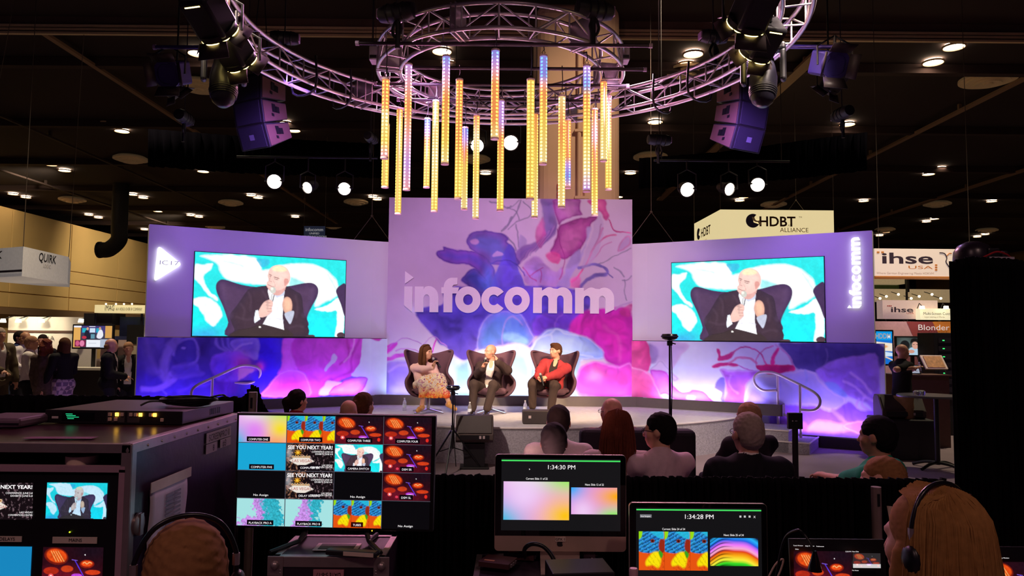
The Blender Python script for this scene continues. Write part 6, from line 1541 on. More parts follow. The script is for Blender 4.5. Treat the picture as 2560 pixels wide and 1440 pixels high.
# high top table, right
p = onz(2345, 1172, 0); t = thing('high_top_table', 'dark high top table on one pole with curved feet', 'table', (p.x, p.y, 0))
MB().lathe([(0, 1.03), (.42, 1.03), (.43, 1.045), (.42, 1.06), (0, 1.06)], n=40).build('table_top', M('grey_laminate', (70, 64, 76), .4), t, smooth=40).location = (-.10, 0, 0)
T([(0, 0, .06), (0, 0, 1.03)], .035, 12).build('pole', blk, t, smooth=60)
for k in range(4):
 a = k * PI / 2 + .5; d = Vector((math.cos(a), math.sin(a), 0)); T(smoothpath([d * .02 + Vector((0, 0, .09)), d * .2 + Vector((0, 0, .075)), d * .38 + Vector((0, 0, .02))], 5), .022, 8).build('foot', blk, t, smooth=60)
g_ = thing('glass_cup', 'clear overturned plastic cups lying on the high top table', 'cup', (p.x - .33, p.y - .1, 1.062)); g_.rotation_euler = (0, 0, .3)
for k, xx in enumerate((0, .085)): MB().lathe([(.0, 0), (.045, 0), (.05, .02), (.05, .055), (.03, .07)], n=16).build('cup_bowl', M('clear_plastic'), g_, smooth=50).location = (xx, 0, 0)
# ---- lounge at the far left
lt = onz(222, 955, .75); t = thing('round_table', 'round brown cafe table at the far left lounge', 'table', (lt.x, lt.y, 0))
MB().lathe([(0, .72), (.76, .72), (.78, .735), (.76, .75), (0, .75)], n=48).build('table_top', M('table_mauve', (150, 116, 116), .4), t, smooth=40); T([(0, 0, .03), (0, 0, .72)], .05, 12).build('pole', blk, t, smooth=60); MB().lathe([(0, 0), (.32, 0), (.3, .03), (0, .04)], n=32).build('base', blk, t, smooth=40)
pp_ = B((-.12, -.1, .751), (.12, .1, .754)).build('paper_sheet', M('paper_white', (226, 214, 220), .7), None, loc=(lt.x + .1, lt.y + .1, 0), rot=(0, 0, .3)); tag(pp_, 'white paper sheet lying on the round brown table', 'paper')
def tubchair(label, px, py, z, yaw, mat):
 q = onz(px, py, z); t = thing('tub_chair', label, 'chair', (q.x, q.y, 0), yaw, 'lounge tub chairs')
 n = 20; V = []; Fc = []
 for j, (zz, r) in enumerate(((.30, .30), (.45, .36), (.62, .40), (.76, .41), (.84, .38))):
  for i in range(n + 1):
   a = PI * (-.05 + 1.1 * i / n); cut = .20 * (abs(i / n - .5) * 2) ** 2 * (j / 4); V.append((r * math.cos(a), r * math.sin(a) * .95, zz - cut))
 for j in range(4):
  for i in range(n): a = j * (n + 1) + i; Fc.append((a, a + 1, a + n + 2, a + n + 1))
 o = MB().add(V, Fc).build('shell', mat, t, smooth=80); so = o.modifiers.new('padding', 'SOLIDIFY'); so.thickness = .06; so.offset = 0
 MB().lathe([(0, .32), (.33, .32), (.35, .38), (.33, .45), (0, .46)], n=28).build('seat', mat, t, smooth=50)
 for k in range(4): a = PI / 4 + k * PI / 2; T([(.2 * math.cos(a), .2 * math.sin(a), .33), (.3 * math.cos(a), .3 * math.sin(a), 0)], .015, 6).build('leg', blk, t)
vio = M('violet_wool', (104, 70, 168), .85, var=.1)
tubchair('violet tub chair beside the round brown table', 102, 950, .74, 3.4, vio)
tubchair('violet tub chair cut by the left picture edge', 26, 965, .74, 3.0, vio)
tubchair('dark slate tub chair behind the round brown table', 250, 935, .80, .4, M('slate_wool', (66, 58, 66), .85))
# ================================================================ BOOTHS BEHIND
wht = M('booth_white', (232, 222, 208), .6, var=.04)
def standing(label, hx, hy, Y, yaw, clothes, hair, sk='tan', S=1.0, wr=None, gl=False, face=0.0, vox=.016):
 hd = at(hx, hy, Y); fw = Vector((math.sin(yaw), math.cos(yaw), 0)); fa = Vector((math.sin(yaw + face), math.cos(yaw + face), 0)); rt = Vector((fw.y, -fw.x, 0))
 zn = hd.z - .165 * S; nk = Vector((hd.x, hd.y, zn)) - fw * .03; hz = zn * .64; hp = Vector((hd.x, hd.y, hz)) - fw * .02
 w0 = [hp + fw * .28 + rt * .10 + Vector((0, 0, .14)), hp + fw * .10 - rt * .26 + Vector((0, 0, -.05))]
 if wr: w0 = [a if b is None else Vector(b) for a, b in zip(w0, wr)]
 an = [Vector((hp.x, hp.y, .09)) + rt * .11 + fw * .04, Vector((hp.x, hp.y, .09)) - rt * .11 - fw * .04]
 Sx = (nk.z - hp.z) / .50
 o, J = person(label, hp, nk, hd, fw, fa, w0, [rt * .7 - fw * .8 + Vector((0, 0, -.3)), rt * -.7 - fw * .8 + Vector((0, 0, -.3))], an, clothes, hair, sk, S, vox, feat=False, shoes=M('dark_shoe'), knee_pole=[fw, fw], group='standing visitors')
 if gl: glasses(o, J)
 return o
navy = cloth('navy', (36, 44, 84)); blkc = cloth('black_cloth', (26, 22, 26)); kh = cloth('khaki', (150, 116, 84)); oliv = cloth('olive', (92, 78, 60))
YB = 13.6
standing('standing man in olive jacket cut by the left picture edge', 0, 838, 13.2, 2.0, dict(shirt=lav, jacket=oliv, trousers=oliv), ('short', 'grey'), 'pink', 1.05)
standing('standing man in navy shirt at the left booth, turned right', 50, 844, 14.6, 1.6, dict(shirt=navy, trousers=tro), ('short', 'dark'), 'tan')
standing('standing balding man with glasses beside the man in navy', 64, 846, 14.0, 1.9, dict(shirt=cloth('white_shirt'), trousers=tro), ('fringe', 'light'), 'tan', 1.0, gl=True)
standing('standing man in white shirt and dark trousers, back turned', 80, 858, 13.2, 1.2, dict(shirt=lav, trousers=cloth('black_trousers', (30, 28, 32))), ('short', 'sand'), 'tan', 1.0)
standing('standing dark haired man in black facing the group at left', 106, 852, 14.4, 2.9, dict(shirt=blkc, trousers=tro), ('short', 'dark'), 'tan', .98)
pat = cloth('patterned_top', (92, 74, 70), var=.6, scale=22)
standing('standing woman with long curly auburn hair and patterned top', 117, 866, 12.9, .1, dict(shirt=pat, trousers=pat, open_collar=False), ('curly', 'auburn', .26), 'fair', .98)
plaid = bpy.data.materials.new('plaid_cloth'); plaid.use_nodes = True; nt = plaid.node_tree; b_ = nt.nodes['Principled BSDF']; tc = nt.nodes.new('ShaderNodeTexCoord'); ck = nt.nodes.new('ShaderNodeTexChecker'); ck.inputs['Scale'].default_value = 14; ck.inputs[1].default_value = L4((206, 176, 196)); ck.inputs[2].default_value = L4((120, 92, 130)); nt.links.new(tc.outputs['Object'], ck.inputs[0]); nt.links.new(ck.outputs[0], b_.inputs['Base Color'])
standing('standing woman in black top and lilac plaid skirt, hand at chin', 160, 862, 13.0, -1.1, dict(shirt=blkc, skirt=plaid, hem=.6, open_collar=False), ('long', 'brown', .2), 'fair', .98)
standing('standing balding man in black jacket left of the product stand', 279, 864, 13.4, 1.3, dict(shirt=lav, jacket=blkc, trousers=tro), ('fringe', 'light'), 'pink', 1.02)
standing('standing man in black suit and pale shirt next to the set wall', 321, 872, 13.8, 2.6, dict(shirt=lav, jacket=blkc, trousers=tro), ('short', 'sand'), 'pink', 1.0)
# left booth: white back wall with rail, lamps and lettering
def YX(px, py, Y): return at(px, py, Y)
bw0, bw1 = at(22, 790, 19), at(240, 790, 19)
t = thing('booth_wall', 'white booth back wall with dark rail and wash lamps at left', 'booth wall', (0, 0, 0))
B((bw0.x, 19, 0), (bw1.x, 19.12, at(100, 792, 19).z)).build('wall_panel', wht, t)
z_ = at(100, 829, 19).z; B((bw0.x, 18.97, z_ - .03), (bw1.x, 19, z_ + .03)).build('rail', M('rail_brown', (84, 56, 44), .6), t)
for px in (8, 46, 104, 203):
 q = at(px, 797, 18.6); MB().lathe([(0, .0), (.05, 0), (.07, -.09), (.0, -.085)], c=tuple(q), n=14).build('wash_lamp', M('lamp_glow', (255, 236, 200), .4, emit=8), t); T([q, (q.x, 19, q.z + .08)], .012, 6).build('lamp_arm', blk, t)
for px, py, s in ((118, 850, 'TELA'), (118, 872, 'on')):
 q = at(px, py, 18.96); text(t, s, q, (1, 0, 0), (0, 0, 1), .11, M('ink_grey', (92, 84, 84), .7))
spot('booth_lamp', (at(104, 797, 18.3).x, 18.0, at(104, 797, 18.3).z + .1), (at(104, 830, 19).x, 19, 1.9), 60, (1, .86, .6), 100, 1, .05)
spot('booth_lamp', (at(46, 797, 18.3).x, 18.0, at(46, 797, 18.3).z + .1), (at(46, 830, 19).x, 19, 1.9), 60, (1, .86, .6), 100, 1, .05)
# poster and sign boards
def board(label, px0, py0, px1, py1, Y, mat, th=.05, name='sign_board', cat='sign', frame=None, base=False, group=None):
 a = at(px0, py0, Y); b = at(px1, py1, Y); t = thing(name, label, cat, (0, 0, 0), 0, group)
 zt = a.z; zb = b.z
 B((a.x, Y, zb), (b.x, Y + th, zt)).build('panel', mat, t)
 if frame: B((a.x - .03, Y + .01, zb - .03), (b.x + .03, Y + th + .02, zt + .03)).build('frame', frame, t)
 if base: T([((a.x + b.x) / 2, Y + th, zb), ((a.x + b.x) / 2, Y + th, .02)], .03, 8).build('pole', blk, t); B(((a.x + b.x) / 2 - .3, Y - .2, 0), ((a.x + b.x) / 2 + .3, Y + .3, .03)).build('foot', blk, t)
 return t, a, b
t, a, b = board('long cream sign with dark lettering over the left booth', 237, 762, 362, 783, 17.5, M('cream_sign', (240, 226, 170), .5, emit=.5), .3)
text(t, 'iMAG', (at(262, 777, 17.5).x, 17.49, at(262, 776, 17.5).z), (1, 0, 0), (0, 0, 1), .13, M('ink_dark', (60, 50, 44), .6), align='LEFT', width=.22)
text(t, 'A/V VIDEO OVER IP COMPANY', (at(290, 777, 17.5).x, 17.49, at(290, 776, 17.5).z), (1, 0, 0), (0, 0, 1), .07, M('ink_dark'), align='LEFT', width=.62)
T([at(240, 784, 17.6), (at(240, 784, 17.6).x, 17.6, 0)], .03, 8).build('post', blk, t); T([at(355, 784, 17.6), (at(355, 784, 17.6).x, 17.6, 0)], .03, 8).build('post', blk, t)
for px in (265, 290, 310, 330): q = at(px, 760, 17.3); MB().ball(tuple(q), .02, 8, 6).build('sign_lamp', M('lamp_glow'), t)
board('large black loudspeaker box standing over the left booth', 210, 783, 280, 812, 17.6, M('box_black', (24, 20, 22), .6), .6, 'black_cabinet', 'cabinet', base=True)
board('dark blue curtain hanging at the left booth corner', 300, 792, 362, 860, 17.9, M('curtain_blue', (52, 66, 92), .9, var=.4, scale=6), .05, 'booth_curtain', 'curtain', base=True)
board('tall black equipment cabinet next to the set wall', 318, 812, 366, 862, 16.4, M('box_black'), .5, 'black_cabinet', 'cabinet', base=True)
board('pale poster board with small print behind the walking men', 252, 848, 345, 905, 16.6, M('poster_pink', (226, 190, 184), .7, var=.08, scale=40), .04, 'poster_board', 'poster', base=True)
board('small navy header board above the pale poster', 250, 840, 330, 850, 16.5, M('poster_navy', (52, 56, 104), .7), .04, 'header_board', 'sign', base=True)
board('small framed print beside the set wall', 318, 864, 350, 886, 15.6, M('print_cream', (232, 214, 186), .7, var=.2, scale=60), .02, 'framed_print', 'picture', M('frame_brown', (110, 84, 70), .5), base=True)
board('slim lit shelf unit squeezed against the set wall', 340, 905, 350, 968, 15.0, M('shelf_tan', (176, 136, 110), .7, var=.4, scale=9), .3, 'brochure_rack', 'rack', base=True)
# presentation screen with picture
def pic_interview(nx, ny):
 X, Y = uvgrid(nx, ny, 100, 58); c = Paint(X, Y, (60, 56, 66))
 c.rect(0, 0, 18, 58, (226, 170, 90)); c.rect(82, 0, 100, 32, (214, 160, 86)); c.rect(0, 0, 20, 5, (236, 236, 246))
 c.rect(20, 0, 82, 20, (70, 60, 120)); c.rect(22, 6, 36, 18, (40, 176, 196)); c.rect(58, 6, 72, 18, (40, 166, 196)); c.rect(42, 6, 56, 18, (206, 226, 246)); c.rect(40, 1, 56, 3, (240, 240, 250))
 c.rect(18, 20, 82, 36, (62, 62, 84)); c.ell(50, 22, 8, 4, (46, 52, 70)); c.rect(45, 22, 55, 34, (96, 150, 170))
 c.poly([(28, 34), (30, 14), (36, 12), (42, 22), (44, 34)], (34, 34, 52), 1); c.ell(36, 8, 3, 4, (214, 160, 130)); c.poly([(60, 30), (66, 12), (74, 12), (77, 26), (70, 34)], (236, 236, 246), 1); c.ell(68, 7, 3, 4, (206, 150, 120))
 c.ell(28, 31, 6, 4, (196, 50, 70)); c.rect(4, 38, 32, 56, (120, 30, 70)); c.ell(11, 47, 5, 7, (206, 90, 130)); c.ell(23, 47, 6, 8, (226, 130, 170)); c.rect(34, 37, 70, 57, (236, 240, 248)); c.rect(40, 46, 60, 47, (160, 170, 190)); c.rect(70, 36, 100, 58, (176, 186, 206))
 return np.clip(c.C, 0, 1)
def screen(label, c4, Y, C, nx, ny, emit_m, bez=.03, name='display_screen', stand=True, depth=.06):
 q = [at(x, y, Y) for x, y in c4]
 zt = (q[0].z + q[1].z) / 2; zb = (q[2].z + q[3].z) / 2; q[0].z = q[1].z = zt; q[2].z = q[3].z = zb; q[3].x = q[0].x; q[2].x = q[1].x
 t = thing(name, label, 'screen', (0, 0, 0)); B((q[0].x - bez, Y + .004, zb - bez), (q[1].x + bez, Y + depth, zt + bez)).build('bezel', blk2, t, bev=.006)
 gridmesh('picture', bil(*q, nx, ny), C, emit_m, t)
 if stand: xm = (q[0].x + q[1].x) / 2; T([(xm, Y + depth, zb), (xm, Y + depth, .02)], .04, 8).build('pole', blk, t); B((xm - .35, Y - .2, 0), (xm + .35, Y + .4, .03)).build('foot', blk, t)
 return t
pic_m = MV('picture_glow', 1.0, .3)
screen('flat screen showing two people in a studio talk at left booth', ((185, 814), (281, 815), (281, 869), (184, 869)), 15.6, pic_interview(120, 70), 120, 70, pic_m)
p = at(228, 921, 15.4); t = thing('booth_counter', 'white topped booth counter below the studio talk screen', 'counter', (p.x, 15.4, 0)); B((-.45, -.2, p.z - .03), (.6, .3, p.z + .02)).build('counter_top', wht, t); B((-.4, -.15, 0), (.55, .25, p.z - .03)).build('body', M('counter_dark', (40, 34, 34), .6), t)
t = thing('covered_table', 'small table under a pale blue cloth behind the visitors', 'table', (at(42, 930, 14.9).x, 14.9, 0)); zz = at(42, 905, 14.9).z
B((-.28, -.3, zz - .02), (.28, .3, zz)).build('table_top', M('cloth_pale_blue', (120, 150, 190), .8), t); B((-.28, -.31, .25), (.28, -.29, zz)).build('cloth_front', M('cloth_pale_blue'), t); B((-.30, -.3, .2), (-.28, .3, zz)).build('cloth_side', M('cloth_black2', (24, 22, 28), .9), t); B((-.26, -.26, 0), (.26, .26, .25)).build('legs_box', blk, t)
board('small black display with a blue bar on the covered table', 20, 868, 38, 885, 14.7, M('box_black'), .05, 'small_display', 'screen', base=True)
# hanging sign, left: six sided, two faces in view
t = thing('hanging_sign', 'white angular hanging sign with brush lettering at the far left', 'sign', (0, 0, 0)); Ys = 17
q = [at(-80, 622, 17.4), at(58, 622, 16.4), at(172, 642, 18.6)]
q2 = [at(-80, 699, 17.4), at(58, 699, 16.4), at(172, 699, 18.6)]
zt = (q[0].z + q[1].z + q[2].z) / 3; zb = (q2[0].z + q2[1].z + q2[2].z) / 3
pl = [(v.x, v.y) for v in q]; back = [(pl[2][0] - .9, pl[2][1] + 1.6), (pl[0][0] + .3, pl[0][1] + 2.2)]
ring = pl + back
MB().prism(ring, (0, 0, zt - zb), (0, 0, zb), (1, 0, 0), (0, 1, 0)).build('drum', M('sign_white', (232, 226, 224), .6, emit=.12), t)
for (x0, y0), (x1, y1) in zip(pl, pl[1:]): MB().add([(x0, y0 - .01, zb + .10), (x1, y1 - .01, zb + .10), (x1, y1 - .01, zb + .15), (x0, y0 - .01, zb + .15)], [(0, 1, 2, 3)]).build('stripe', M('ink_navy', (50, 40, 56), .6), t)
d_ = (Vector((*pl[2], 0)) - Vector((*pl[1], 0))).normalized(); mid = (Vector((*pl[1], 0)) + Vector((*pl[2], 0))) / 2 + Vector((d_.y, -d_.x, 0)) * .006
inkb = M('ink_black', (34, 28, 32), .6)
text(t, 'QUIRK', (mid.x, mid.y, zb + .42), d_, (0, 0, 1), .20, inkb, off=.012, shear=.15); text(t, 'LOGIC', (mid.x, mid.y, zb + .28), d_, (0, 0, 1), .09, M('ink_pale', (190, 180, 176), .6))
text(t, 'K', (at(2, 655, 16.8).x, at(2, 655, 16.8).y - .1, zb + .42), (1, 0, -.0), (0, 0, 1), .18, inkb, off=.012, shear=.15)
for v in q: T([(v.x, v.y, zt), (v.x * .6 + q[1].x * .4, v.y, 9.99)], .008, 5).build('wire', M('wire_steel'), t)
# duct
dp = at(297, 600, 40); t = thing('air_duct', 'black air duct bending against the tan wall', 'duct', (0, 0, 0)); T(smoothpath([(dp.x, dp.y, 9.99), (dp.x, dp.y, dp.z + .7), (dp.x, dp.y, dp.z), (dp.x - .5, dp.y, dp.z - .5), (dp.x - 1.0, dp.y, dp.z - .55)], 6), .42, 14).build('duct_run', M('duct_black', (26, 22, 24), .6), t, smooth=60); MB().lathe([(.45, -.06), (.45, .06)], c=(dp.x - 1.0, dp.y, dp.z - .55), n=16, axis='x').build('duct_collar', blk, t)
# small hanging banner between wall and ceiling
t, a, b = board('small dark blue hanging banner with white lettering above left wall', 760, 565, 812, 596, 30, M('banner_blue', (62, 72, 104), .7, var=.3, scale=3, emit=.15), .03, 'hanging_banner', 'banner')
wi = M('ink_white', (236, 236, 240), .6, emit=.3)
for s, py, hh in (('infocomm', 578, .14), ('UNIFIED', 586, .08), ('COMMUNICATIONS', 594, .08)): text(t, s, (at(786, py, 30).x, 29.98, at(786, py, 30).z), (1, 0, 0), (0, 0, 1), hh, wi, width=.72 if hh > .1 else None)
for x in (a.x, b.x): T([(x, 30, a.z), (x, 30, 9.99)], .008, 5).build('wire', M('wire_steel'), t)
# ---- right: yellow lit hanging box sign
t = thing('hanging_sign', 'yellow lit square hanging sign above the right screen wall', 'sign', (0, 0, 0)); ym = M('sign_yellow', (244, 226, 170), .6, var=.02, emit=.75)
fa, fb = at(1801, 524, 22), at(2084, 526, 22); fz = at(1801, 600, 22).z; zt = (fa.z + fb.z) / 2; lp = at(1741, 563, 24.5)
MB().prism([(fa.x, 22), (fb.x, 22), (fb.x + .3, 24.8), (lp.x, 24.8)], (0, 0, zt - fz + .4), (0, 0, fz - .4), (1, 0, 0), (0, 1, 0)).build('box', ym, t)
dk = M('ink_brown', (92, 60, 40), .6); nv = M('ink_slate', (66, 66, 104), .6)
cg = at(1882, 552, 21.98)
polymesh('emblem', [arcpts(0, 0, .21, .21, 60, 330, 24) + [(0.02, -.05), (.0, .06)]], .01, (cg.x, 21.97, cg.z), (1, 0, 0), (0, 0, 1), nv, t)
polymesh('emblem', [arcpts(.14, .10, .09, .1, 180, 300, 8) + [(.26, -.12), (.2, -.14)] + arcpts(.12, .12, .15, .16, 280, 180, 6)], .01, (cg.x, 21.965, cg.z), (1, 0, 0), (0, 0, 1), M('ink_cream', (240, 226, 180), .6), t)
text(t, 'HDBT', (at(1897, 565, 21.97).x, 21.97, at(1897, 565, 21.97).z), (1, 0, 0), (0, 0, 1), .30, dk, align='LEFT', off=.022, width=1.08)
text(t, 'ASE', (at(1975, 566, 21.97).x, 21.965, at(1975, 566, 21.97).z), (1, 0, 0), (0, 0, 1), .06, dk); text(t, 'TM', (at(2001, 545, 21.97).x, 21.97, at(2001, 545, 21.97).z), (1, 0, 0), (0, 0, 1), .05, dk)
text(t, 'ALLIANCE', (at(1950, 580, 21.97).x, 21.97, at(1950, 580, 21.97).z), (1, 0, 0), (0, 0, 1), .135, M('ink_tan', (150, 112, 70), .6), align='LEFT', width=.85)
dl = (Vector((fa.x, 22, 0)) - Vector((lp.x, 24.8, 0))).normalized(); nl = Vector((dl.y, -dl.x, 0)) * .02
ml = Vector((lp.x, 24.8, 0)).lerp(Vector((fa.x, 22, 0)), .30) + nl; text(t, 'HDBT', (ml.x, ml.y, at(1770, 590, 23.6).z), dl, (0, 0, 1), .28, dk, align='LEFT', off=.02); text(t, 'ALLIANCE', (ml.x, ml.y, at(1770, 590, 23.6).z - .22), dl, (0, 0, 1), .10, M('ink_tan'), align='LEFT')
polymesh('emblem', [arcpts(0, 0, .17, .19, 40, 330, 20) + [(0.0, -.03)]], .01, (ml.x, ml.y, 0) + (Vector((0, 0, 0))) if False else (ml.x - dl.x * .2 + nl.x, ml.y - dl.y * .2 + nl.y, at(1770, 590, 23.6).z + .14), dl, (0, 0, 1), nv, t)
for x, y in ((fa.x, 22), (fb.x, 22), (lp.x, 24.8)): T([(x, y, zt), (x, y, 9.99)], .01, 5).build('wire', M('wire_steel'), t)
# ---- right booth signs
def sgn_txt(t, s, px, py, Y, hh, mat, **k): q = at(px, py, Y); return text(t, s, (q.x, Y - .003, q.z), (1, 0, 0), (0, 0, 1), hh, mat, align='LEFT', **k)
t, a, b = board('large white hanging sign with grey and orange lettering at right', 2186, 621, 2440, 692, 17, M('sign_warm', (246, 226, 206), .6, var=.02, emit=.42), .5, 'hanging_sign')
gi = M('ink_plum', (74, 60, 76), .6); oi = M('ink_orange', (222, 140, 60), .6, emit=.15)
sgn_txt(t, 'ihse', 2202, 658, 17, .255, gi, off=.02, width=1.18); sgn_txt(t, 'USA', 2269, 672, 17, .075, oi, width=.56)
for x in (2192, 2203): q = at(x, 633, 17); B((q.x, 16.985, q.z), (q.x + .055, 16.999, q.z + .04)).build('orange_dot', oi, t)
for k in range(3): q = at(2337, 661 + 6 * k, 17); B((q.x, 16.985, q.z - .035), (q.x + .05, 16.999, q.z)).build('orange_dot', oi, t)
sgn_txt(t, 'Where German Engineering Meets HDKVM', 2191, 685, 17, .05, M('ink_faint', (214, 190, 176), .6), width=1.32)
T([(v.x, 16.985, v.z) for v in smoothpath([at(x, y, 17) for x, y in ((2348, 632), (2360, 634), (2366, 645), (2364, 655), (2372, 668))], 5)], .012, 5).build('line_drawing', gi, t)
T([(v.x, 16.985, v.z) for v in smoothpath([at(x, y, 17) for x, y in ((2366, 640), (2372, 634), (2378, 634))], 5)], .012, 5).build('line_drawing', oi, t)
B((a.x, 16.99, b.z - .03), (b.x, 17.5, b.z)).build('orange_edge', oi, t)
for x in (a.x + .2, b.x): T([(x, 17.2, a.z), (x, 17.2, 9.99)], .008, 5).build('wire', M('wire_steel'), t)
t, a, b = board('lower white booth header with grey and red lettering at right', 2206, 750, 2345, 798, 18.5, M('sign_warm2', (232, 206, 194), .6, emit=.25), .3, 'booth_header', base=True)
sgn_txt(t, 'ihse', 2226, 780, 18.5, .13, gi, off=.02, width=.56); sgn_txt(t, 'USA', 2266, 785, 18.5, .045, M('ink_red', (190, 60, 60), .6), width=.18)
for k in range(3): q = at(2218 + 4 * k, 766, 18.5); B((q.x, 18.485, q.z), (q.x + .025, 18.499, q.z + .025)).build('red_dot', M('ink_red'), t)
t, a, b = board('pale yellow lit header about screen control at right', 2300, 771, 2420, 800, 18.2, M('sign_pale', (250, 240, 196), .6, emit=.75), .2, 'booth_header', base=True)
sgn_txt(t, 'Multi-Screen Control', 2308, 787, 18.2, .07, gi, width=.75); sgn_txt(t, 'Instant switching of CPUs for', 2311, 794, 18.2, .035, M('ink_tan'), width=.5)
for px in (2305, 2365): q = at(px, 765, 18); MB().lathe([(0, 0), (.05, 0), (.06, -.07), (0, -.06)], c=tuple(q), n=12).build('sign_lamp', M('lamp_glow'), t); T([q, (q.x + .1, 18.3, q.z + .08), (q.x + .1, 18.4, q.z - .05)], .01, 5).build('lamp_arm', blk, t)
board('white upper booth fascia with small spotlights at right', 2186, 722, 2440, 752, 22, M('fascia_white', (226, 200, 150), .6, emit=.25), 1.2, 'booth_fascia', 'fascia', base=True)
t, a, b = board('slanted white booth canopy higher up at right', 2186, 694, 2262, 710, 24, M('fascia_white'), 1.5, 'booth_canopy', 'canopy', base=True)
board('dark green leafy poster high in the right booths', 2186, 706, 2248, 734, 24.5, M('poster_green', (70, 96, 50), .8, var=.6, scale=3), .1, 'leafy_poster', 'poster', base=True)
for k, px in enumerate((2200, 2216, 2246, 2278, 2298, 2330, 2352)):
 q = at(px, 746 - (k % 3) * 5, 21.6); o = MB().ball(tuple(q), .035, 10, 6).build('booth_spotlight', M('lamp_glow')); T([q, (q.x, 22.02, q.z + .1)], .012, 5).build('lamp_arm', blk, o); tag(o, 'tiny glowing spotlight on the white fascia of the right booths', 'spotlight', 'tiny booth spotlights')
board('tall dark post between the right booth signs', 2268, 696, 2274, 730, 20, M('box_black'), .1, 'booth_post', 'post', base=True)
# Blonder booth wall: pink, maroon and orange facets
Yw = 16.2
t = thing('booth_wall', 'pink and maroon booth wall with white thin lettering at right', 'booth wall', (0, 0, 0)); a = at(2188, 803, Yw); b = at(2440, 1000, Yw)
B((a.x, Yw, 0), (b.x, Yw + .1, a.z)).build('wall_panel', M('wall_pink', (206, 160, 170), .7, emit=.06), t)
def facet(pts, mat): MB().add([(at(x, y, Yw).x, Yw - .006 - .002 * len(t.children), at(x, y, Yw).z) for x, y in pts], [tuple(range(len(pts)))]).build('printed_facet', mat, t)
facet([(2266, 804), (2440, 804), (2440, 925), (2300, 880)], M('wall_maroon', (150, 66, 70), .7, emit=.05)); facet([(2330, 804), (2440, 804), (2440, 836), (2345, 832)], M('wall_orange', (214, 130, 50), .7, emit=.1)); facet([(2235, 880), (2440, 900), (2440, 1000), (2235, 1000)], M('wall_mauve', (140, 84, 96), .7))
sgn_txt(t, 'Blonder', 2294, 825, Yw - .03, .125, M('ink_white'), width=.68)
spot('booth_lamp', (at(2300, 790, 15.3).x, 15.2, 3.0), (at(2290, 880, Yw).x, Yw, 1.4), 35, (1, .8, .6), 100, 1, .05)
def pic_hddm(nx, ny):
 X, Y = uvgrid(nx, ny, 42, 82); c = Paint(X, Y, (20, 110, 206)); c.rect(0, 0, 42, 22, (10, 150, 226)); c.poly([(0, 26), (42, 30), (42, 50), (0, 48)], (240, 226, 206), 2, smooth=False); c.ell(18, 38, 12, 4, (236, 160, 90), .9, .5); c.poly([(0, 48), (42, 54), (42, 62), (0, 64)], (206, 226, 246), 2, smooth=False); c.stroke([(0, 70), (20, 64), (42, 72)], 3, (236, 206, 180)); return np.clip(c.C, 0, 1)
t = screen('portrait screen with blue advert beside the set wall', ((2190, 828), (2230, 829), (2230, 910), (2190, 910)), 14.2, pic_hddm(60, 110), 60, 110, pic_m)
sgn_txt(t, 'HDDM', 2188, 846, 14.19, .10, wi, width=.29, off=.02)
def pic_face(nx, ny):
 X, Y = uvgrid(nx, ny, 84, 50); c = Paint(X, Y, (40, 46, 46)); c.glow(20, 20, 18, 20, (96, 112, 108), 1); c.glow(75, 22, 10, 14, (80, 96, 90), .6); c.poly([(26, 50), (30, 34), (38, 28), (52, 32), (62, 50)], (176, 206, 226), 2); c.ell(46, 22, 8, 11, (214, 160, 140)); c.poly([(34, 20), (36, 6), (46, 2), (56, 8), (56, 18), (48, 12), (38, 14)], (20, 18, 18), 2); c.stroke([(41, 20), (44, 20)], 1.5, (40, 26, 26)); c.stroke([(49, 20), (52, 20)], 1.5, (40, 26, 26)); c.ell(20, 22, 12, 14, (24, 26, 28)); c.ell(36, 40, 8, 5, (206, 150, 130)); return np.clip(c.C, 0, 1)
screen('wall screen showing a dark haired face above the booth desk', ((2242, 843), (2325, 845), (2325, 888), (2242, 887)), 15.4, pic_face(110, 66), 110, 66, pic_m)
# desk, things on it, literature rack, equipment rack
p = at(2270, 935, 13.2); t = thing('booth_desk', 'dark wooden booth desk behind the bald visitor', 'desk', (p.x, 13.2, 0)); B((-.32, -.3, p.z - .03), (.62, .35, p.z + .0)).build('desk_top', M('desk_wood', (96, 60, 50), .5, var=.2), t); B((-.28, -.25, 0), (.58, .3, p.z - .03)).build('body', M('desk_wood'), t)
t = thing('tablet', 'small tablet leaning on the booth desk', 'tablet', (p.x + .05, 13.1, p.z + .005)); MB().obox((0, 0, .08), (.1, 0, 0), (0, .03, .075), (0, -.006, .003)).build('case', blk, t); MB().obox((0, -.012, .08), (.085, 0, 0), (0, .024, .062), (0, -.002, .001)).build('glass', M('tablet_glow', (190, 206, 226), .3, emit=.4), t)
bb = at(2298, 915, 13.15); t = thing('water_bottle', 'clear water bottle on the booth desk', 'bottle', (bb.x, 13.15, p.z)); [link(nm, me, None, t) for me, nm in ((bot, 'body'), (capb, 'cap'), (labb, 'paper_label'))]
t = thing('literature_rack', 'zigzag literature rack with slanted brochure trays', 'rack', (at(2335, 935, 13.6).x, 13.6, 0))
for k, zz in enumerate((1.45, 1.0, .55)):
 MB().obox((0, 0, zz), (.2, 0, 0), (0, .10, .12), (0, -.01, .01)).build('tray', M('tray_white', (226, 206, 190), .6), t); MB().obox((0, -.02, zz + .01), (.16, 0, 0), (0, .08, .1), (0, -.004, .004)).build('brochure', M('brochure_tan', (206, 150, 96), .6, var=.6, scale=20), t)
for s in (-1, 1): T([(s * .21, .1, 0), (s * .21, -.1, .4), (s * .21, .12, .75), (s * .21, -.1, 1.1), (s * .21, .15, 1.55)], .015, 6).build('frame_bar', blk, t)
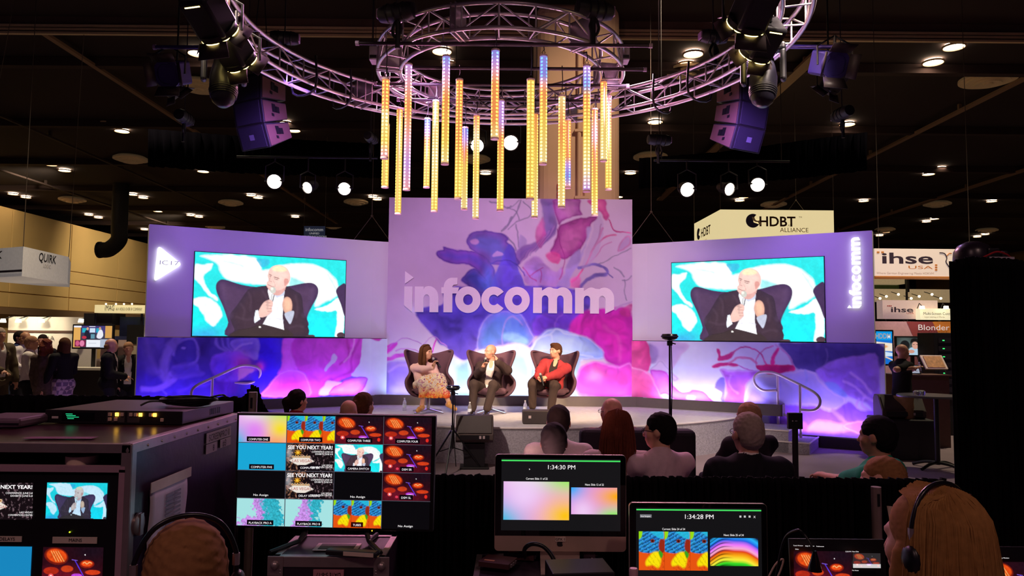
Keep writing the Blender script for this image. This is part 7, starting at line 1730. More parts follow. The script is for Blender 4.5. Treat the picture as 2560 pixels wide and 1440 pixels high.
p = at(2352, 832, 14.6); t = thing('equipment_rack', 'tall black equipment rack with small green lights', 'rack', (p.x, 14.6, 0)); B((-.14, 0, 0), (.5, .6, p.z)).build('cabinet', M('box_black'), t, bev=.01)
for k in range(8): B((-.06, -.012, p.z - .2 - .16 * k), (.42, 0, p.z - .1 - .16 * k)).build('rack_unit', M('unit_dark', (44, 38, 42), .5), t); B((.02, -.016, p.z - .16 - .16 * k), (.06, -.012, p.z - .14 - .16 * k)).build('indicator', M('green_led', (60, 220, 110), .4, emit=1.5), t)
standing('bald man in black polo and khaki trousers walking at right', 2256, 880, 11.8, 1.45, dict(shirt=blkc, trousers=kh, sleeves='short'), None, 'pink', 1.0, wr=[at(2277, 920, 11.55), at(2282, 924, 11.95)])
# magenta aisle carpet patch and blue floor
o = B((6.5, 15.2, 0), (30, 18.6, .012)).build('aisle_carpet', M('carpet_magenta', (176, 50, 96), .95, bump=.3, bscale=120)); o['kind'] = 'structure'
o.name = 'trim_1'
# ================================================================ FRONT OF HOUSE
drape_m = M('black_drape', (14, 12, 16), .95, var=.3, scale=6, spec=.1)
def drape(label, pts, fold=.028, n=160, name='black_drape', freq=2.3):
 """pts: (x, y, ztop); cloth falls to the floor in folds"""
 V = []; Fc = []; zs = (1.0, .97, .6, 0.0)
 for i in range(n + 1):
  f = i / n * (len(pts) - 1); k = min(int(f), len(pts) - 2); s = f - k; a, b = pts[k], pts[k + 1]
  x, y, zt = [a[j] * (1 - s) + b[j] * s for j in range(3)]
  wv = fold * math.sin(i * freq) + fold * .5 * math.sin(i * .83 + 1)
  for j, q in enumerate(zs): V.append((x, y + wv * (.5 + .3 * j), (zt + .004 * math.sin(i * 1.7)) * q))
 m = len(zs)
 for i in range(n):
  for j in range(m - 1): Fc.append((i * m + j, i * m + j + 1, (i + 1) * m + j + 1, (i + 1) * m + j))
 o = MB().add(V, Fc).build(name, drape_m, smooth=80); so = o.modifiers.new('thickness', 'SOLIDIFY'); so.thickness = .012
 tag(o, label, 'drape', 'black drapes'); return o
YD = 3.85; zd = at(1700, 1192, YD).z
drape('low black drape hung across in front of the audience', [(at(1060, 1190, YD).x, YD, zd), (at(2365, 1200, YD).x, YD, zd)], n=220)
zl = at(300, 990, 4.4).z
drape('higher black drape on the left behind the road case', [(at(-260, 990, 4.4).x, 4.4, zl), (at(618, 985, 4.4).x, 4.4, zl)], n=120)
drape('black drape corner rising to a peak beside the silver post', [(at(612, 985, 4.42).x, 4.40, zl), (at(628, 966, 4.42).x, 4.44, at(628, 964, 4.42).z), (at(640, 972, 4.42).x, 4.44, at(640, 970, 4.42).z), (at(664, 1036, 4.42).x, 4.46, at(664, 1036, 4.42).z)], n=24)
drape('low black drape piece linking behind the multiview monitor', [(at(668, 1040, 4.3).x, 4.3, zd + .02), (at(1064, 1190, YD).x, YD, zd)], n=90)
# tall drape tower on the right with a dark dome on top
tw0, tw1 = at(2378, 660, 4.7), at(2640, 660, 4.7); zt = at(2450, 655, 4.7).z
drape('tall black drape tower filling the right edge', [(tw0.x * 5.3 / 4.7 + .05, 5.3, zt - .02), (tw0.x, 4.72, zt), (tw0.x + .1, 4.66, zt + .03), (tw0.x + .35, 4.66, zt + .02), (tw1.x, 4.7, zt - .02)], .02, 110, 'drape_tower')
dm = at(2432, 625, 4.9); t = thing('moving_head_light', 'dark dome shaped moving light standing on the drape tower', 'moving light', (dm.x, 4.9, zt - .03), 0, 'moving head lights')
MB().lathe([(.115, 0), (.12, .06), (.115, .12), (.09, .16), (.04, .185), (0, .19)], n=24).build('dome', M('dome_shell', (40, 32, 44), .3), t, smooth=50); B((.02, -.13, .02), (.10, -.10, .13)).build('yoke_arm', blk, t, bev=.01); B((.14, -.08, 0), (.20, .1, .12)).build('yoke_arm', blk, t, bev=.02)
cb_ = T(smoothpath([(dm.x - .13, 4.75, zt - .01), (dm.x - .06, 4.70, zt + .03), (dm.x + .02, 4.69, zt + .065), (dm.x + .09, 4.70, zt + .05), (dm.x + .13, 4.72, zt + .03)], 6), .006, 6).build('red_cable', M('cable_red', (190, 40, 50), .5)); tag(cb_, 'red cable arching over the top of the drape tower', 'cable')
pl_ = B((dm.x - .02, 4.70, zt + .02), (dm.x + .14, 4.76, zt + .035)).build('white_plate', M('plate_pale', (206, 190, 200), .5)); tag(pl_, 'thin pale plate lying on top of the drape tower', 'plate')
# silver drape posts
silv = M('post_silver', (170, 150, 140), .4, metal=.6, var=.15)
def post(label, px, py, Y):
 q = at(px, py, Y); t = thing('drape_post', label, 'post', (q.x, Y, 0), 0, 'drape posts'); T([(0, 0, .02), (0, 0, q.z)], .024, 14).build('tube', silv, t, smooth=60)
 B((-.006, -.026, q.z - .09), (.006, -.02, q.z - .03)).build('slot', blk, t); B((-.2, -.2, 0), (.2, .2, .012)).build('base_plate', blk, t)
post('silver drape post with a slot at the left', 633, 980, 4.25)
post('silver drape post in front of the low drape at right', 2190, 1217, 3.7)
tg = at(2218, 1285, 3.79); o = MB().add([(-.012, 0, .045), (.016, 0, .043), (.026, -.01, -.04), (-.004, -.01, -.03)], [(0, 1, 2, 3)]).build('care_tag', M('tag_white', (206, 180, 160), .7), None, loc=(tg.x, 3.77, tg.z)); tag(o, 'small white care label hanging on the low drape', 'label'); o.modifiers.new('thickness', 'SOLIDIFY').thickness = .001
B((-.006, -.0035, -.004), (.006, -.002, .014)).build('printed_block', M('ink_black'), o)
# ---------------- road case with monitors, left
zc = at(350, 1112, 2.8).z; fr = onz(350, 1112, zc); bk = onz(587, 1034, zc); XR = (fr.x + bk.x) / 2; YF, YBk = fr.y, bk.y; XL = XR - .78
lam = M('case_laminate', (66, 34, 40), .28, var=.25, scale=6, bump=.05); sidel = M('case_side', (58, 36, 66), .35, var=.25, scale=7, bump=.06); alu2 = M('case_edge', (176, 160, 160), .38, metal=.7, var=.2)
rc = thing('rack_road_case', 'large maroon road case with metal edges at the left front', 'road case', (0, 0, 0))
B((XL, YF, zc - .02), (XR, YBk, zc)).build('top_panel', lam, rc)
B((XR - .015, YF, .12), (XR, YBk, zc - .02)).build('side_panel', sidel, rc); B((XL, YF, .12), (XL + .015, YBk, zc - .02)).build('side_panel', sidel, rc); B((XL, YBk - .015, .12), (XR, YBk, zc - .02)).build('back_panel', sidel, rc); B((XL, YF, .12), (XR, YBk, .14)).build('bottom_panel', sidel, rc)
e = .035
for nm, lo, hi in (('edge_rail', (XR - e, YF, zc - .002), (XR + .004, YBk, zc + .004)), ('edge_rail', (XR - .001, YF, zc - e), (XR + .004, YBk, zc + .002)), ('edge_rail', (XL, YF - .004, zc - e * .9), (XR, YF + .02, zc + .003)), ('edge_rail', (XR - e, YF - .004, .14), (XR + .004, YF + .012, zc)), ('edge_rail', (XR - .001, YF, .14), (XR + .005, YF + e, zc)), ('edge_rail', (XR - .001, YBk - e, .14), (XR + .005, YBk + .004, zc)), ('edge_rail', (XL, YBk - e, zc - .002), (XR, YBk + .004, zc + .004))): B(lo, hi).build(nm, alu2, rc, bev=.002)
MB().ball((XR - .012, YF + .014, zc - .022), (.018, .02, .028), 12, 8).build('corner_cap', alu2, rc, smooth=60); MB().ball((XR - .008, YBk - .012, zc - .02), (.02, .026, .03), 12, 8).build('corner_cap', alu2, rc, smooth=60)
for k in range(9):
 y = YF + .12 + k * (YBk - YF - .2) / 8; MB().lathe([(.006, 0), (.004, .004), (0, .005)], c=(XR + .004, y, zc - .018), n=8, axis='x').build('rivet', alu2, rc)
for s in (-1, 1):
 for y in (YF + .1, YBk - .1): MB().lathe([(0, -.02), (.05, -.02), (.05, .02), (0, .02)], c=((XL + XR) / 2 + s * .32, y, .055), n=16, axis='x').build('caster_wheel', blk, rc); B(((XL + XR) / 2 + s * .32 - .03, y - .03, .08), ((XL + XR) / 2 + s * .32 + .03, y + .03, .12)).build('caster_bracket', alu2, rc)
lt_ = plane = None
def side_pt(px, py):
 r_ = ray(px, py); k = (XR + .006 - CAM.x) / r_.x; return CAM + r_ * k
lp0 = side_pt(345, 1310); MB().lathe([(0, 0), (.042, 0), (.042, .008), (.03, .014), (0, .014)], c=(XR + .004, lp0.y, lp0.z), n=20, axis='x').build('butterfly_latch', alu2, rc, smooth=40); B((XR + .015, lp0.y - .012, lp0.z - .04), (XR + .022, lp0.y + .012, lp0.z + .04)).build('latch_wing', alu2, rc)
# label plates on the side
ink = M('ink_black')
def plate(px0, py0, px1, py1, s, hh):
 a = side_pt(px0, py0); b = side_pt(px1, py1); B((XR + .005, a.y, min(a.z, b.z)), (XR + .008, b.y, max(a.z, b.z))).build('label_plate', M('label_white', (206, 196, 204), .6), rc)
 text(rc, s, (XR + .0085, (a.y + b.y) / 2, (a.z + b.z) / 2 - hh / 2), (0, 1, 0), (0, 0, 1), hh, ink, width=(b.y - a.y) * .86 if len(s) > 3 else None)
pa_ = side_pt(516, 1108); pb_ = side_pt(576, 1072)
zz = (side_pt(546, 1088).z); y0, y1 = side_pt(516, 1100).y, side_pt(576, 1100).y
B((XR + .005, y0, zz - .022), (XR + .008, y1, zz + .026)).build('label_plate', M('label_white', (206, 196, 204), .6), rc); text(rc, 'SCREENPRO II', (XR + .009, (y0 + y1) / 2, zz - .014), (0, 1, 0), (0, 0, 1), .032, ink, width=(y1 - y0) * .84)
ym_ = y0 + (y1 - y0) * .42; B((XR + .005, y0, zz - .07), (XR + .008, ym_, zz - .026)).build('label_plate', MATS['label_white'], rc); text(rc, '8', (XR + .009, y0 + (ym_ - y0) * .65, zz - .064), (0, 1, 0), (0, 0, 1), .03, ink)
B((XR + .005, y0 + (y1 - y0) * .56, zz - .066), (XR + .008, y1, zz - .026)).build('label_plate', MATS['label_white'], rc); text(rc, '#3', (XR + .009, y0 + (y1 - y0) * .72, zz - .062), (0, 1, 0), (0, 0, 1), .032, ink)
# taped paper sheet on the case side
pt_, pb2 = side_pt(418, 1205), side_pt(415, 1400); ya, yb = side_pt(370, 1200).y, side_pt(462, 1200).y
sh = thing('paper_sheet', 'white printed sheet taped to the side of the road case', 'paper', (XR + .008, ya, 0))
V = []; Fc = []
for j in range(9):
 for i in range(9): V.append((.006 + .010 * math.sin(i * .8) * j / 8 + .004 * math.sin(j), (yb - ya) * i / 8, pt_.z + (pb2.z - pt_.z) * j / 8))
for j in range(8):
 for i in range(8): a = j * 9 + i; Fc.append((a, a + 1, a + 10, a + 9))
o = MB().add(V, Fc).build('sheet', M('paper_lilac', (222, 206, 222), .7), sh, smooth=80); o.modifiers.new('thickness', 'SOLIDIFY').thickness = .0008
for k in range(26):
 z = pt_.z - .05 - k * .0165
 for (u, v) in ((.36, .56), (.58, .76)): B((.017, (yb - ya) * u, z), (.0185, (yb - ya) * v, z + .009)).build('printed_row', M('print_grey', (150, 140, 160), .7), sh)
B((.014, -.01, pt_.z - .01), (.017, yb - ya + .02, pt_.z + .03)).build('tape_strip', M('tape_cream', (226, 206, 190), .6), sh)
# inner monitor bank
YM = YF + .035
def fp(px, py, Y=YM): return at(px, py, Y)
B((XL + .02, YM - .01, .2), (XR - .03, YM + .4, fp(160, 1168).z)).build('inner_box', M('case_inner', (24, 20, 24), .7), rc)
a = fp(326, 1170); B((XL + .02, YM - .04, a.z - .01), (a.x, YM - .01, a.z + .012)).build('inner_frame', M('frame_lilac', (176, 140, 156), .5), rc); B((a.x - .022, YM - .04, .3), (a.x, YM - .01, a.z)).build('inner_frame', MATS['frame_lilac'], rc)
B((XL + .02, YF + .02, fp(160, 1162).z - .003), (XR - .03, YM + .3, fp(160, 1162).z)).build('shelf', M('case_inner'), rc)
q = onz(197, 1160, fp(160, 1162).z); q.y = YF + .075; t = thing('tape_roll', 'white roll of tape on the road case shelf', 'tape roll', q); MB().lathe([(.025, 0), (.056, 0), (.056, .03), (.025, .03), (.025, 0)], n=32).build('roll', M('tape_white', (226, 200, 180), .6), t, smooth=40); MB().lathe([(.022, 0), (.026, 0), (.026, .03), (.022, .03), (.022, 0)], n=24).build('core', M('card_brown', (150, 110, 80), .8), t)
# ---------------- little pictures
def t_grad(nx, ny, v=0):
 X, Y = uvgrid(nx, ny, 160, 90); c = Paint(X, Y, (236, 150, 236))
 c.glow(-5, 95, 60, 55, (40, 186, 226), 1); c.glow(60, -15, 60, 40, (240, 236, 236), .9); c.glow(160, -5, 70, 34, (150, 236, 110), 1)
 if v == 0: c.glow(140, 45, 55, 45, (246, 226, 40), 1); c.glow(120, 100, 60, 35, (250, 160, 40), .9); c.glow(55, 55, 36, 40, (226, 120, 246), .8)
 if v == 1: c.glow(150, 80, 70, 50, (252, 196, 20), 1); c.glow(50, 30, 45, 40, (240, 206, 250), .9)
 if v == 2: c.C[...] = lin((230, 150, 226)); c.glow(0, 0, 50, 45, (40, 170, 250), 1); c.glow(160, 30, 80, 40, (250, 170, 20), 1); c.glow(150, 100, 60, 30, (130, 240, 80), 1); c.glow(40, 80, 40, 40, (240, 206, 246), .9)
 return np.clip(c.C, 0, 1)
def t_parrot(nx, ny):
 X, Y = uvgrid(nx, ny, 160, 90); c = Paint(X, Y, (226, 90, 20)); U = X % 60.0
 c.C[...] = lin((230, 84, 16)); c2 = Paint(U, Y); c2.C = c.C
 n = fbm(U / 3, Y / 3, 3)
 hd = np.clip(.5 - c2.sd(c2.cr([(-4, -6), (50, -6), (58, 20), (54, 40), (40, 48), (14, 50), (-4, 40)])) / 2, 0, 1)
 blue = lin((24, 60, 190))[None, None] * (1 - n[..., None]) + lin((60, 190, 240))[None, None] * n[..., None]
 st = (np.sin((U * .9 + Y * 1.6) / 2.2 + 5 * n) > .25)[..., None]; blue = np.where(st, blue * .35, blue)
 c2.put(hd, blue); c2.poly([(24, -4), (56, -4), (58, 16), (44, 14)], (40, 196, 226), 3, .75); c2.poly([(-3, -3), (8, -3), (6, 14), (-3, 18)], (150, 220, 20), 2)
 c2.poly([(50, 18), (60, 22), (60, 44), (52, 50), (46, 36)], (150, 40, 20), 3); c2.ell(32, 22, 5, 4.5, (120, 40, 30)); c2.ell(32, 22, 2, 2, (20, 10, 10))
 c2.poly([(24, 58), (34, 48), (46, 48), (52, 62), (46, 84), (32, 78), (18, 80), (16, 70)], (250, 226, 10), 5); c2.poly([(48, 44), (56, 52), (52, 62), (46, 50)], (60, 160, 30), 2)
 m = (U > 20) & (Y > 46); c2.C = np.where(((np.sin((U * 1.4 - Y) / 2.6 + 6 * n) > .78) & m)[..., None], c2.C * .72, c2.C)
 c2.C = np.where((U > 59.2)[..., None], lin((190, 60, 10)), c2.C)
 return np.clip(c2.C, 0, 1)
def t_drum(nx, ny):
 X, Y = uvgrid(nx, ny, 160, 90); c = Paint(X, Y, (38, 8, 18)); c.glow(60, 75, 70, 26, (120, 20, 40), .8); c.glow(130, 10, 50, 20, (24, 12, 24), .9)
 c.ell(36, 22, 32, 20, (120, 26, 14), 1, .1, .2); c.ell(37, 21, 27, 16, (226, 76, 20), 1, .15, .2)
 for k in range(4): c.stroke([(22 + 6 * k, 10), (36 + 7 * k, 34)], 1.6, (255, 200, 110), .9, 1.5)
 c.ell(118, 40, 19, 10, (150, 30, 14)); c.ell(118, 39, 15, 7, (236, 80, 24)); c.stroke([(108, 38), (112, 36), (118, 40), (124, 36), (130, 38)], 1.6, (255, 214, 140))
 c.ell(24, 57, 20, 9, (176, 40, 20)); c.ell(66, 52, 16, 8, (196, 60, 24)); c.ell(134, 60, 20, 6, (206, 60, 24)); c.stroke([(86, 32), (112, 72)], 2, (90, 60, 240)); c.stroke([(78, 30), (92, 32)], 1.2, (150, 110, 250))
 c.ell(92, 68, 14, 5, (196, 70, 226)); c.ell(92, 72, 12, 3, (250, 200, 250)); c.ell(24, 70, 7, 6, (250, 90, 90)); c.ell(24, 70, 3, 3, (255, 220, 220)); c.ell(146, 76, 5, 6, (220, 40, 30)); c.ell(48, 78, 5, 4, (230, 60, 90)); c.ell(112, 18, 1.5, 1.5, (255, 255, 255))
 c.mottle(.35, 6); return np.clip(c.C, 0, 1)
def t_vegas(nx, ny):
 X, Y = uvgrid(nx, ny, 160, 90); c = Paint(X, Y, (20, 12, 16)); n = fbm(X / 5, Y / 6, 4); c.put(np.clip((n - .52) * 5, 0, 1) * (X < 70) * .9, (176, 120, 80)); c.put(np.clip((n - .62) * 6, 0, 1) * .7, (150, 120, 130)); c.glow(8, 30, 10, 20, (206, 206, 214), .5)
 c.poly([(10, 57), (25, 47), (75, 47), (94, 58), (75, 66), (52, 77), (28, 67)], (236, 226, 216), 2, smooth=False)
 for k in range(8):
  a = k * PI / 4; c.stroke([(38, 30), (38 + 10 * math.cos(a), 30 + 9 * math.sin(a))], 2.4, (246, 170, 30))
 c.ell(38, 30, 4, 4, (250, 200, 60))
 for k in range(7): c.ell(22 + 9 * k, 44, 4, 4, (236, 206, 160)); c.ell(22 + 9 * k, 44, 2, 2, (150, 80, 40))
 return np.clip(c.C, 0, 1)
def t_cloud(nx, ny, v):
 X, Y = uvgrid(nx, ny, 160, 90); c = Paint(X, Y, (166, 226, 226)); n = fbm(X / 9, Y / 9, 5); k = fbm(X / 3.5 + 9, Y / 3.5, 3)
 sh = c.sd(c.cr([(0, 90), (10, 70), (40, 60), (70, 62), (62, 40), (52, 10), (80, -5), (130, -5), (150, 40), (150, 90)] if v == 0 else [(20, 90), (24, 72), (44, 56), (50, 30), (64, -5), (120, -5), (118, 30), (104, 50), (120, 76), (110, 95)])) + (n - .5) * 34
 m = np.clip(.5 - sh / 3, 0, 1); mixx = np.clip((X - (80 if v == 0 else 76) + (n - .5) * 60) / 16, 0, 1)[..., None]
 col = lin((196, 140, 226)) * (1 - mixx) + lin((50, 176, 196)) * mixx; col = col * (0.45 + 1.1 * k[..., None]); c.put(m, col); return np.clip(c.C, 0, 1)
def t_flat(nx, ny, col):
 X, Y = uvgrid(nx, ny, 160, 90); c = Paint(X, Y, col); return np.clip(c.C, 0, 1)
def t_wave(nx, ny):
 X, Y = uvgrid(nx, ny, 160, 90); s = Y + 16 * np.sin((X - 30) / 30.0) + 6 * np.sin(X / 17.0); t_ = np.clip((s + 10) / 112, 0, 1)
 st = [(0, (20, 20, 60)), (.12, (40, 180, 250)), (.25, (40, 90, 230)), (.38, (240, 120, 250)), (.48, (250, 170, 210)), (.56, (226, 60, 20)), (.68, (250, 170, 20)), (.80, (250, 236, 60)), (.9, (60, 220, 40)), (1, (20, 160, 30))]
 C = np.zeros(X.shape + (3,)); xs = [a for a, _ in st]
 for j in range(3): C[..., j] = np.interp(t_, xs, [lin(c)[j] for _, c in st])
 band = np.clip(np.sin(s / 1.9), 0, 1) * np.clip((60 - np.abs(X - 20)) / 40, 0, 1); C = C * (1 - .8 * band[..., None]); return np.clip(C, 0, 1)
def t_spk(nx, ny, blue=False):
 iy = np.linspace(0, SPK.shape[0] - 1, ny).astype(int); ix = np.linspace(0, SPK.shape[1] - 1, nx).astype(int); C = SPK[iy][:, ix].copy()
 return C * np.array((.6, .85, 1.0)) if blue else C
scr_m = MV('monitor_glow', 1.0, .25); uiw = M('ui_white', (250, 250, 250), .5, var=0, emit=1.0)
def pane(parent, tl, tr, br, bl, C, name='picture', mat=None):
 return gridmesh(name, bil(tl, tr, br, bl, C.shape[1], C.shape[0]), C, mat or scr_m, parent)
# rack monitors 2 x 2
mb_ = thing('monitor_bank', 'bank of four small monitors inside the road case', 'monitor bank', (0, 0, 0))
B((XL + .03, YM - .03, .45), (fp(312, 1200).x, YM - .012, fp(100, 1182).z)).build('bezel', M('bezel_black', (16, 14, 17), .45), mb_)
Yp = YM - .032
def quad(x0, y0, x1, y1, Y=Yp):
 a, b, c, d = at(x0, y0, Y), at(x1, y0, Y), at(x1, y1, Y), at(x0, y1, Y); zt_ = (a.z + b.z) / 2; zb_ = (c.z + d.z) / 2; a.z = b.z = zt_; c.z = d.z = zb_; d.x = a.x; c.x = b.x; return a, b, c, d
pane(mb_, *quad(118, 1207, 269, 1297), t_spk(150, 90, True)); pane(mb_, *quad(-68, 1207, 84, 1299), t_vegas(150, 90)); pane(mb_, *quad(108, 1368, 259, 1462), t_drum(150, 90)); pane(mb_, *quad(-72, 1366, 80, 1460), t_flat(4, 4, (22, 134, 190)))
def scr_txt(par, s, px, py, Y, h_px, mat=None, align='CENTER', w_px=None, off=0.0):
 q = at(px, py, Y); k = Y / F; return text(par, s, (q.x, Y - .0015, q.z), (1, 0, 0), (0, 0, 1), h_px * k, mat or uiw, align=align, width=w_px * k if w_px else None, off=off, name='screen_text')
scr_txt(mb_, 'NEXT YEAR!', 82, 1222, Yp, 9, align='RIGHT', w_px=78, off=.02); scr_txt(mb_, 'CONFERENCE: JUNE 2-8', 82, 1235, Yp, 4.5, align='RIGHT', w_px=66); scr_txt(mb_, 'EXHIBITS: JUNE 6-8', 82, 1242, Yp, 4.5, align='RIGHT', w_px=54); scr_txt(mb_, 'VEGAS', 2, 1270, Yp, 7, M('ui_red', (176, 60, 50), .5, emit=.8)); scr_txt(mb_, 'LAS VEGAS', 82, 1283, Yp, 4.5, align='RIGHT', w_px=32); scr_txt(mb_, 'CONVENTION CENTER', 82, 1290, Yp, 4.5, align='RIGHT', w_px=60)
def tape(px0, py0, px1, py1, s):
 a, b, c, d = quad(px0, py0, px1, py1); o = B((a.x, Yp - .004, d.z), (b.x, Yp - .001, a.z)).build('tape_label', M('tape_cream'), mb_); scr_txt(mb_, s, (px0 + px1) / 2, (py0 + py1) / 2 + 4, Yp - .004, 8, M('ink_black'))
tape(133, 1342, 244, 1358, 'MAINS'); tape(-20, 1340, 56, 1354, 'DELAYS')
q = at(175, 1330, Yp); MB().ball((q.x, Yp - .002, q.z), .003, 8, 6).build('power_led', M('led_green', (190, 226, 40), .4, emit=2), mb_)
# ---------------- rack unit on top of the case
fl, frr, brr = onz(118, 1058, zc), onz(456, 1063, zc), onz(564, 1032, zc)
ex = (frr - fl); W = ex.length; ex.normalize(); ey = Vector((-ex.y, ex.x, 0)); D = max(.38, (brr - frr).length); Hh = .058
ru = thing('rack_switcher', 'slim grey rack switcher with amber buttons on the road case', 'switcher', (fl.x, fl.y, zc + .004), math.atan2(ex.y, ex.x))
B((0, .0, 0), (W, D, Hh)).build('chassis', M('chassis_grey', (104, 88, 100), .4, metal=.3, var=.08), ru, bev=.003)
B((-.004, -.012, -.001), (W + .004, 0, Hh + .001)).build('face_plate', M('face_dark', (30, 25, 28), .4), ru, bev=.002)
B((W * .12, -.014, .012), (W * .36, -.012, Hh - .01)).build('display_window', M('window_black', (8, 14, 12), .15), ru)
gtxt = M('green_text', (40, 206, 140), .5, emit=1.2)
for k in range(4): B((W * (.15 + .005 * k), -.0155, .040 - .007 * k), (W * (.20 + .012 * ((k * 7) % 5)), -.0143, .0425 - .007 * k)).build('readout_line', gtxt, ru)
bw_ = M('button_white', (226, 190, 170), .5); ba = M('button_amber', (255, 190, 60), .5, var=0, emit=5)
for x, z, on in ((.465, 0, 0), (.517, 0, 1), (.555, 0, 0), (.465, 1, 0), (.51, 1, 0), (.62, 0, 0), (.655, 0, 0), (.69, 0, 1), (.765, 0, 0), (.795, 0, 1), (.85, 1, 0)): B((W * x, -.019, .034 - z * .022), (W * x + .0155, -.012, .050 - z * .022)).build('button', ba if on else bw_, ru, bev=.002)
for k in range(2): B((W * (.455 + .15 * k), -.0135, .006), (W * (.585 + .11 * k), -.0125, Hh - .004)).build('button_bezel', M('bezel_grey', (70, 60, 64), .5), ru)
for k in range(6): B((W - .0005, D * .5 + .02 * k, .014), (W + .0012, D * .5 + .012 + .02 * k, Hh - .014)).build('vent_slot', blk, ru)
B((0.03, -.0145, .02), (.06, -.012, .03)).build('brand_plate', M('badge_pale'), ru)
# coiled cable on it
cc = ru.location + ex * W * .84 + ey * D * .45 + Vector((0, 0, Hh + .012)); t = thing('coiled_cable', 'coiled black cable lying on the rack switcher', 'cable', cc)
for k in range(5):
 r = .075 + .006 * k; T([((r + .006 * math.sin(3 * a)) * math.cos(a) * 1.35, (r + .005 * math.cos(2 * a + k)) * math.sin(a), .006 * k + .005 * math.sin(2 * a + k)) for a in [2 * PI * i / 36 for i in range(36)]], .006, 6, closed=True).build('cable_loop', M('cable_black', (22, 17, 20), .35), t, smooth=60)
T(smoothpath([(-.11, 0, .01), (-.17, -.03, .012), (-.2, -.06, -.005)], 5), .005, 6).build('loose_end', M('cable_black'), t); T(smoothpath([(.1, .03, .03), (.15, .05, .04), (.18, .03, .03)], 5), .005, 6).build('loose_end', M('cable_black'), t)
q = onz(30, 1072, zc); t = thing('keyboard_box', 'low lilac grey box at the left end of the road case top', 'box', (q.x, q.y, zc + .004)); B((-.2, 0, 0), (.03, .25, .04)).build('body', M('box_lilac', (120, 92, 112), .5), t, bev=.012); B((-.2, -.004, .016), (.028, 0, .02)).build('seam', blk, t)
q = onz(130, 1098, zc); o = B((-.1, -.02, .004), (.16, .035, .0055)).build('paper_strip', M('paper_mauve', (150, 96, 130), .6), None, loc=(q.x, q.y, zc), rot=(0, 0, .05)); tag(o, 'mauve paper strip lying on the road case front edge', 'paper')
# ---------------- multiview TV on a case
YT = 3.3
tv = thing('multiview_monitor', 'large flat monitor with a grid of sixteen pictures', 'monitor', (0, 0, 0))
c4 = [at(592, 1032, YT), at(1090, 1040, YT), at(1082, 1331, YT), at(583, 1319, YT)]
rx = (c4[1] - c4[0]); uy = (c4[0] - c4[3]); MB().add([tuple(c + Vector((0, dy, 0))) for dy in (0.002, .05) for c in c4], [(0, 1, 2, 3), (7, 6, 5, 4), (0, 4, 5, 1), (1, 5, 6, 2), (2, 6, 7, 3), (3, 7, 4, 0)]).build('bezel', M('bezel_black'), tv, bev=.004)
NT = [(116, 66)]; nx, ny = 116, 66
s4 = [at(597, 1037, YT), at(1081, 1043, YT), at(1074, 1325, YT), at(590, 1314, YT)]
GR = t_grad(nx, ny); PA = t_parrot(nx, ny); DR = t_drum(nx, ny); VG = t_vegas(nx, ny); BK = t_flat(4, 4, (6, 6, 9)); SKt = t_spk(nx, ny)
tiles = [[GR, PA, DR, DR], [t_flat(4, 4, (24, 166, 214)), VG, SKt, DR], [BK, VG, BK, DR], [t_cloud(nx, ny, 0), t_cloud(nx, ny, 1), PA, BK]]
names = [['COMPUTER ONE', 'COMPUTER TWO', 'COMPUTER THREE', 'COMPUTER FOUR'], ['COMPUTER FIVE', 'COMPUTER SIX', 'CAMERA SWITCH', 'DSM SR'], ['No Assign', 'DELAY SCREENS', 'No Assign', 'DSM SL'], ['PLAYBACK PRO A', 'PLAYBACK PRO B', 'TUBES', 'No Assign']]
def tvp(u, v, dy=0.0):
 p = (s4[0] * (1 - u) + s4[1] * u) * (1 - v) + (s4[3] * (1 - u) + s4[2] * u) * v; return Vector((p.x, p.y - dy, p.z))
xd = (s4[1] - s4[0]).normalized(); yd = (s4[0] - s4[3]).normalized()
capbg = M('caption_dark', (40, 24, 60), .5)
def tvtext(s, u, v, hpx, align='CENTER', wpx=None, mat=None, off=0.0):
 k = YT / F; return text(tv, s, tvp(u, v, .003), xd, yd, hpx * k, mat or uiw, align=align, width=wpx * k if wpx else None, off=off, name='screen_text')
for r_ in range(4):
 for c_ in range(4):
  g = .0022; u0, u1, v0, v1 = c_ / 4 + g, (c_ + 1) / 4 - g, r_ / 4 + g * 1.6, (r_ + 1) / 4 - g * 1.6
  gridmesh('picture_tile', bil(tvp(u0, v0, .001), tvp(u1, v0, .001), tvp(u1, v1, .001), tvp(u0, v1, .001), tiles[r_][c_].shape[1], tiles[r_][c_].shape[0]), tiles[r_][c_], scr_m, tv)
  s = names[r_][c_]; um = (u0 + u1) / 2 - (.02 if r_ == 0 and c_ == 0 else 0); vb = v1 - .018; wpx = len(s) * 4.0
  if s != 'No Assign':
   hw = (wpx / 2 + 5) / 484; MB().add([tvp(um - hw, vb - .034, .002), tvp(um + hw, vb - .034, .002), tvp(um + hw, vb + .010, .002), tvp(um - hw, vb + .010, .002)], [(0, 1, 2, 3)]).build('caption_bar', capbg if s != 'TUBES' else M('caption_red', (130, 16, 20), .5), tv)
  tvtext(s, um, vb, 5.2, wpx=wpx)
  if tiles[r_][c_] is VG:
   tvtext('SEE YOU NEXT YEAR!', (u0 + u1) / 2, v0 + .048, 9, wpx=110, off=.02); tvtext('CONFERENCE: JUNE 2-8', u1 - .006, v0 + .078, 4.4, 'RIGHT', 52); tvtext('EXHIBITS: JUNE 6-8', u1 - .006, v0 + .098, 4.4, 'RIGHT', 43); tvtext('LAS VEGAS', u0 + (u1 - u0) * .33, v0 + .166, 7, wpx=48, mat=M('ui_red', (176, 60, 50), .5, emit=.8)); tvtext('LAS VEGAS', u1 - .006, v0 + .198, 4.4, 'RIGHT', 26); tvtext('CONVENTION CENTER', u1 - .006, v0 + .216, 4.4, 'RIGHT', 54)
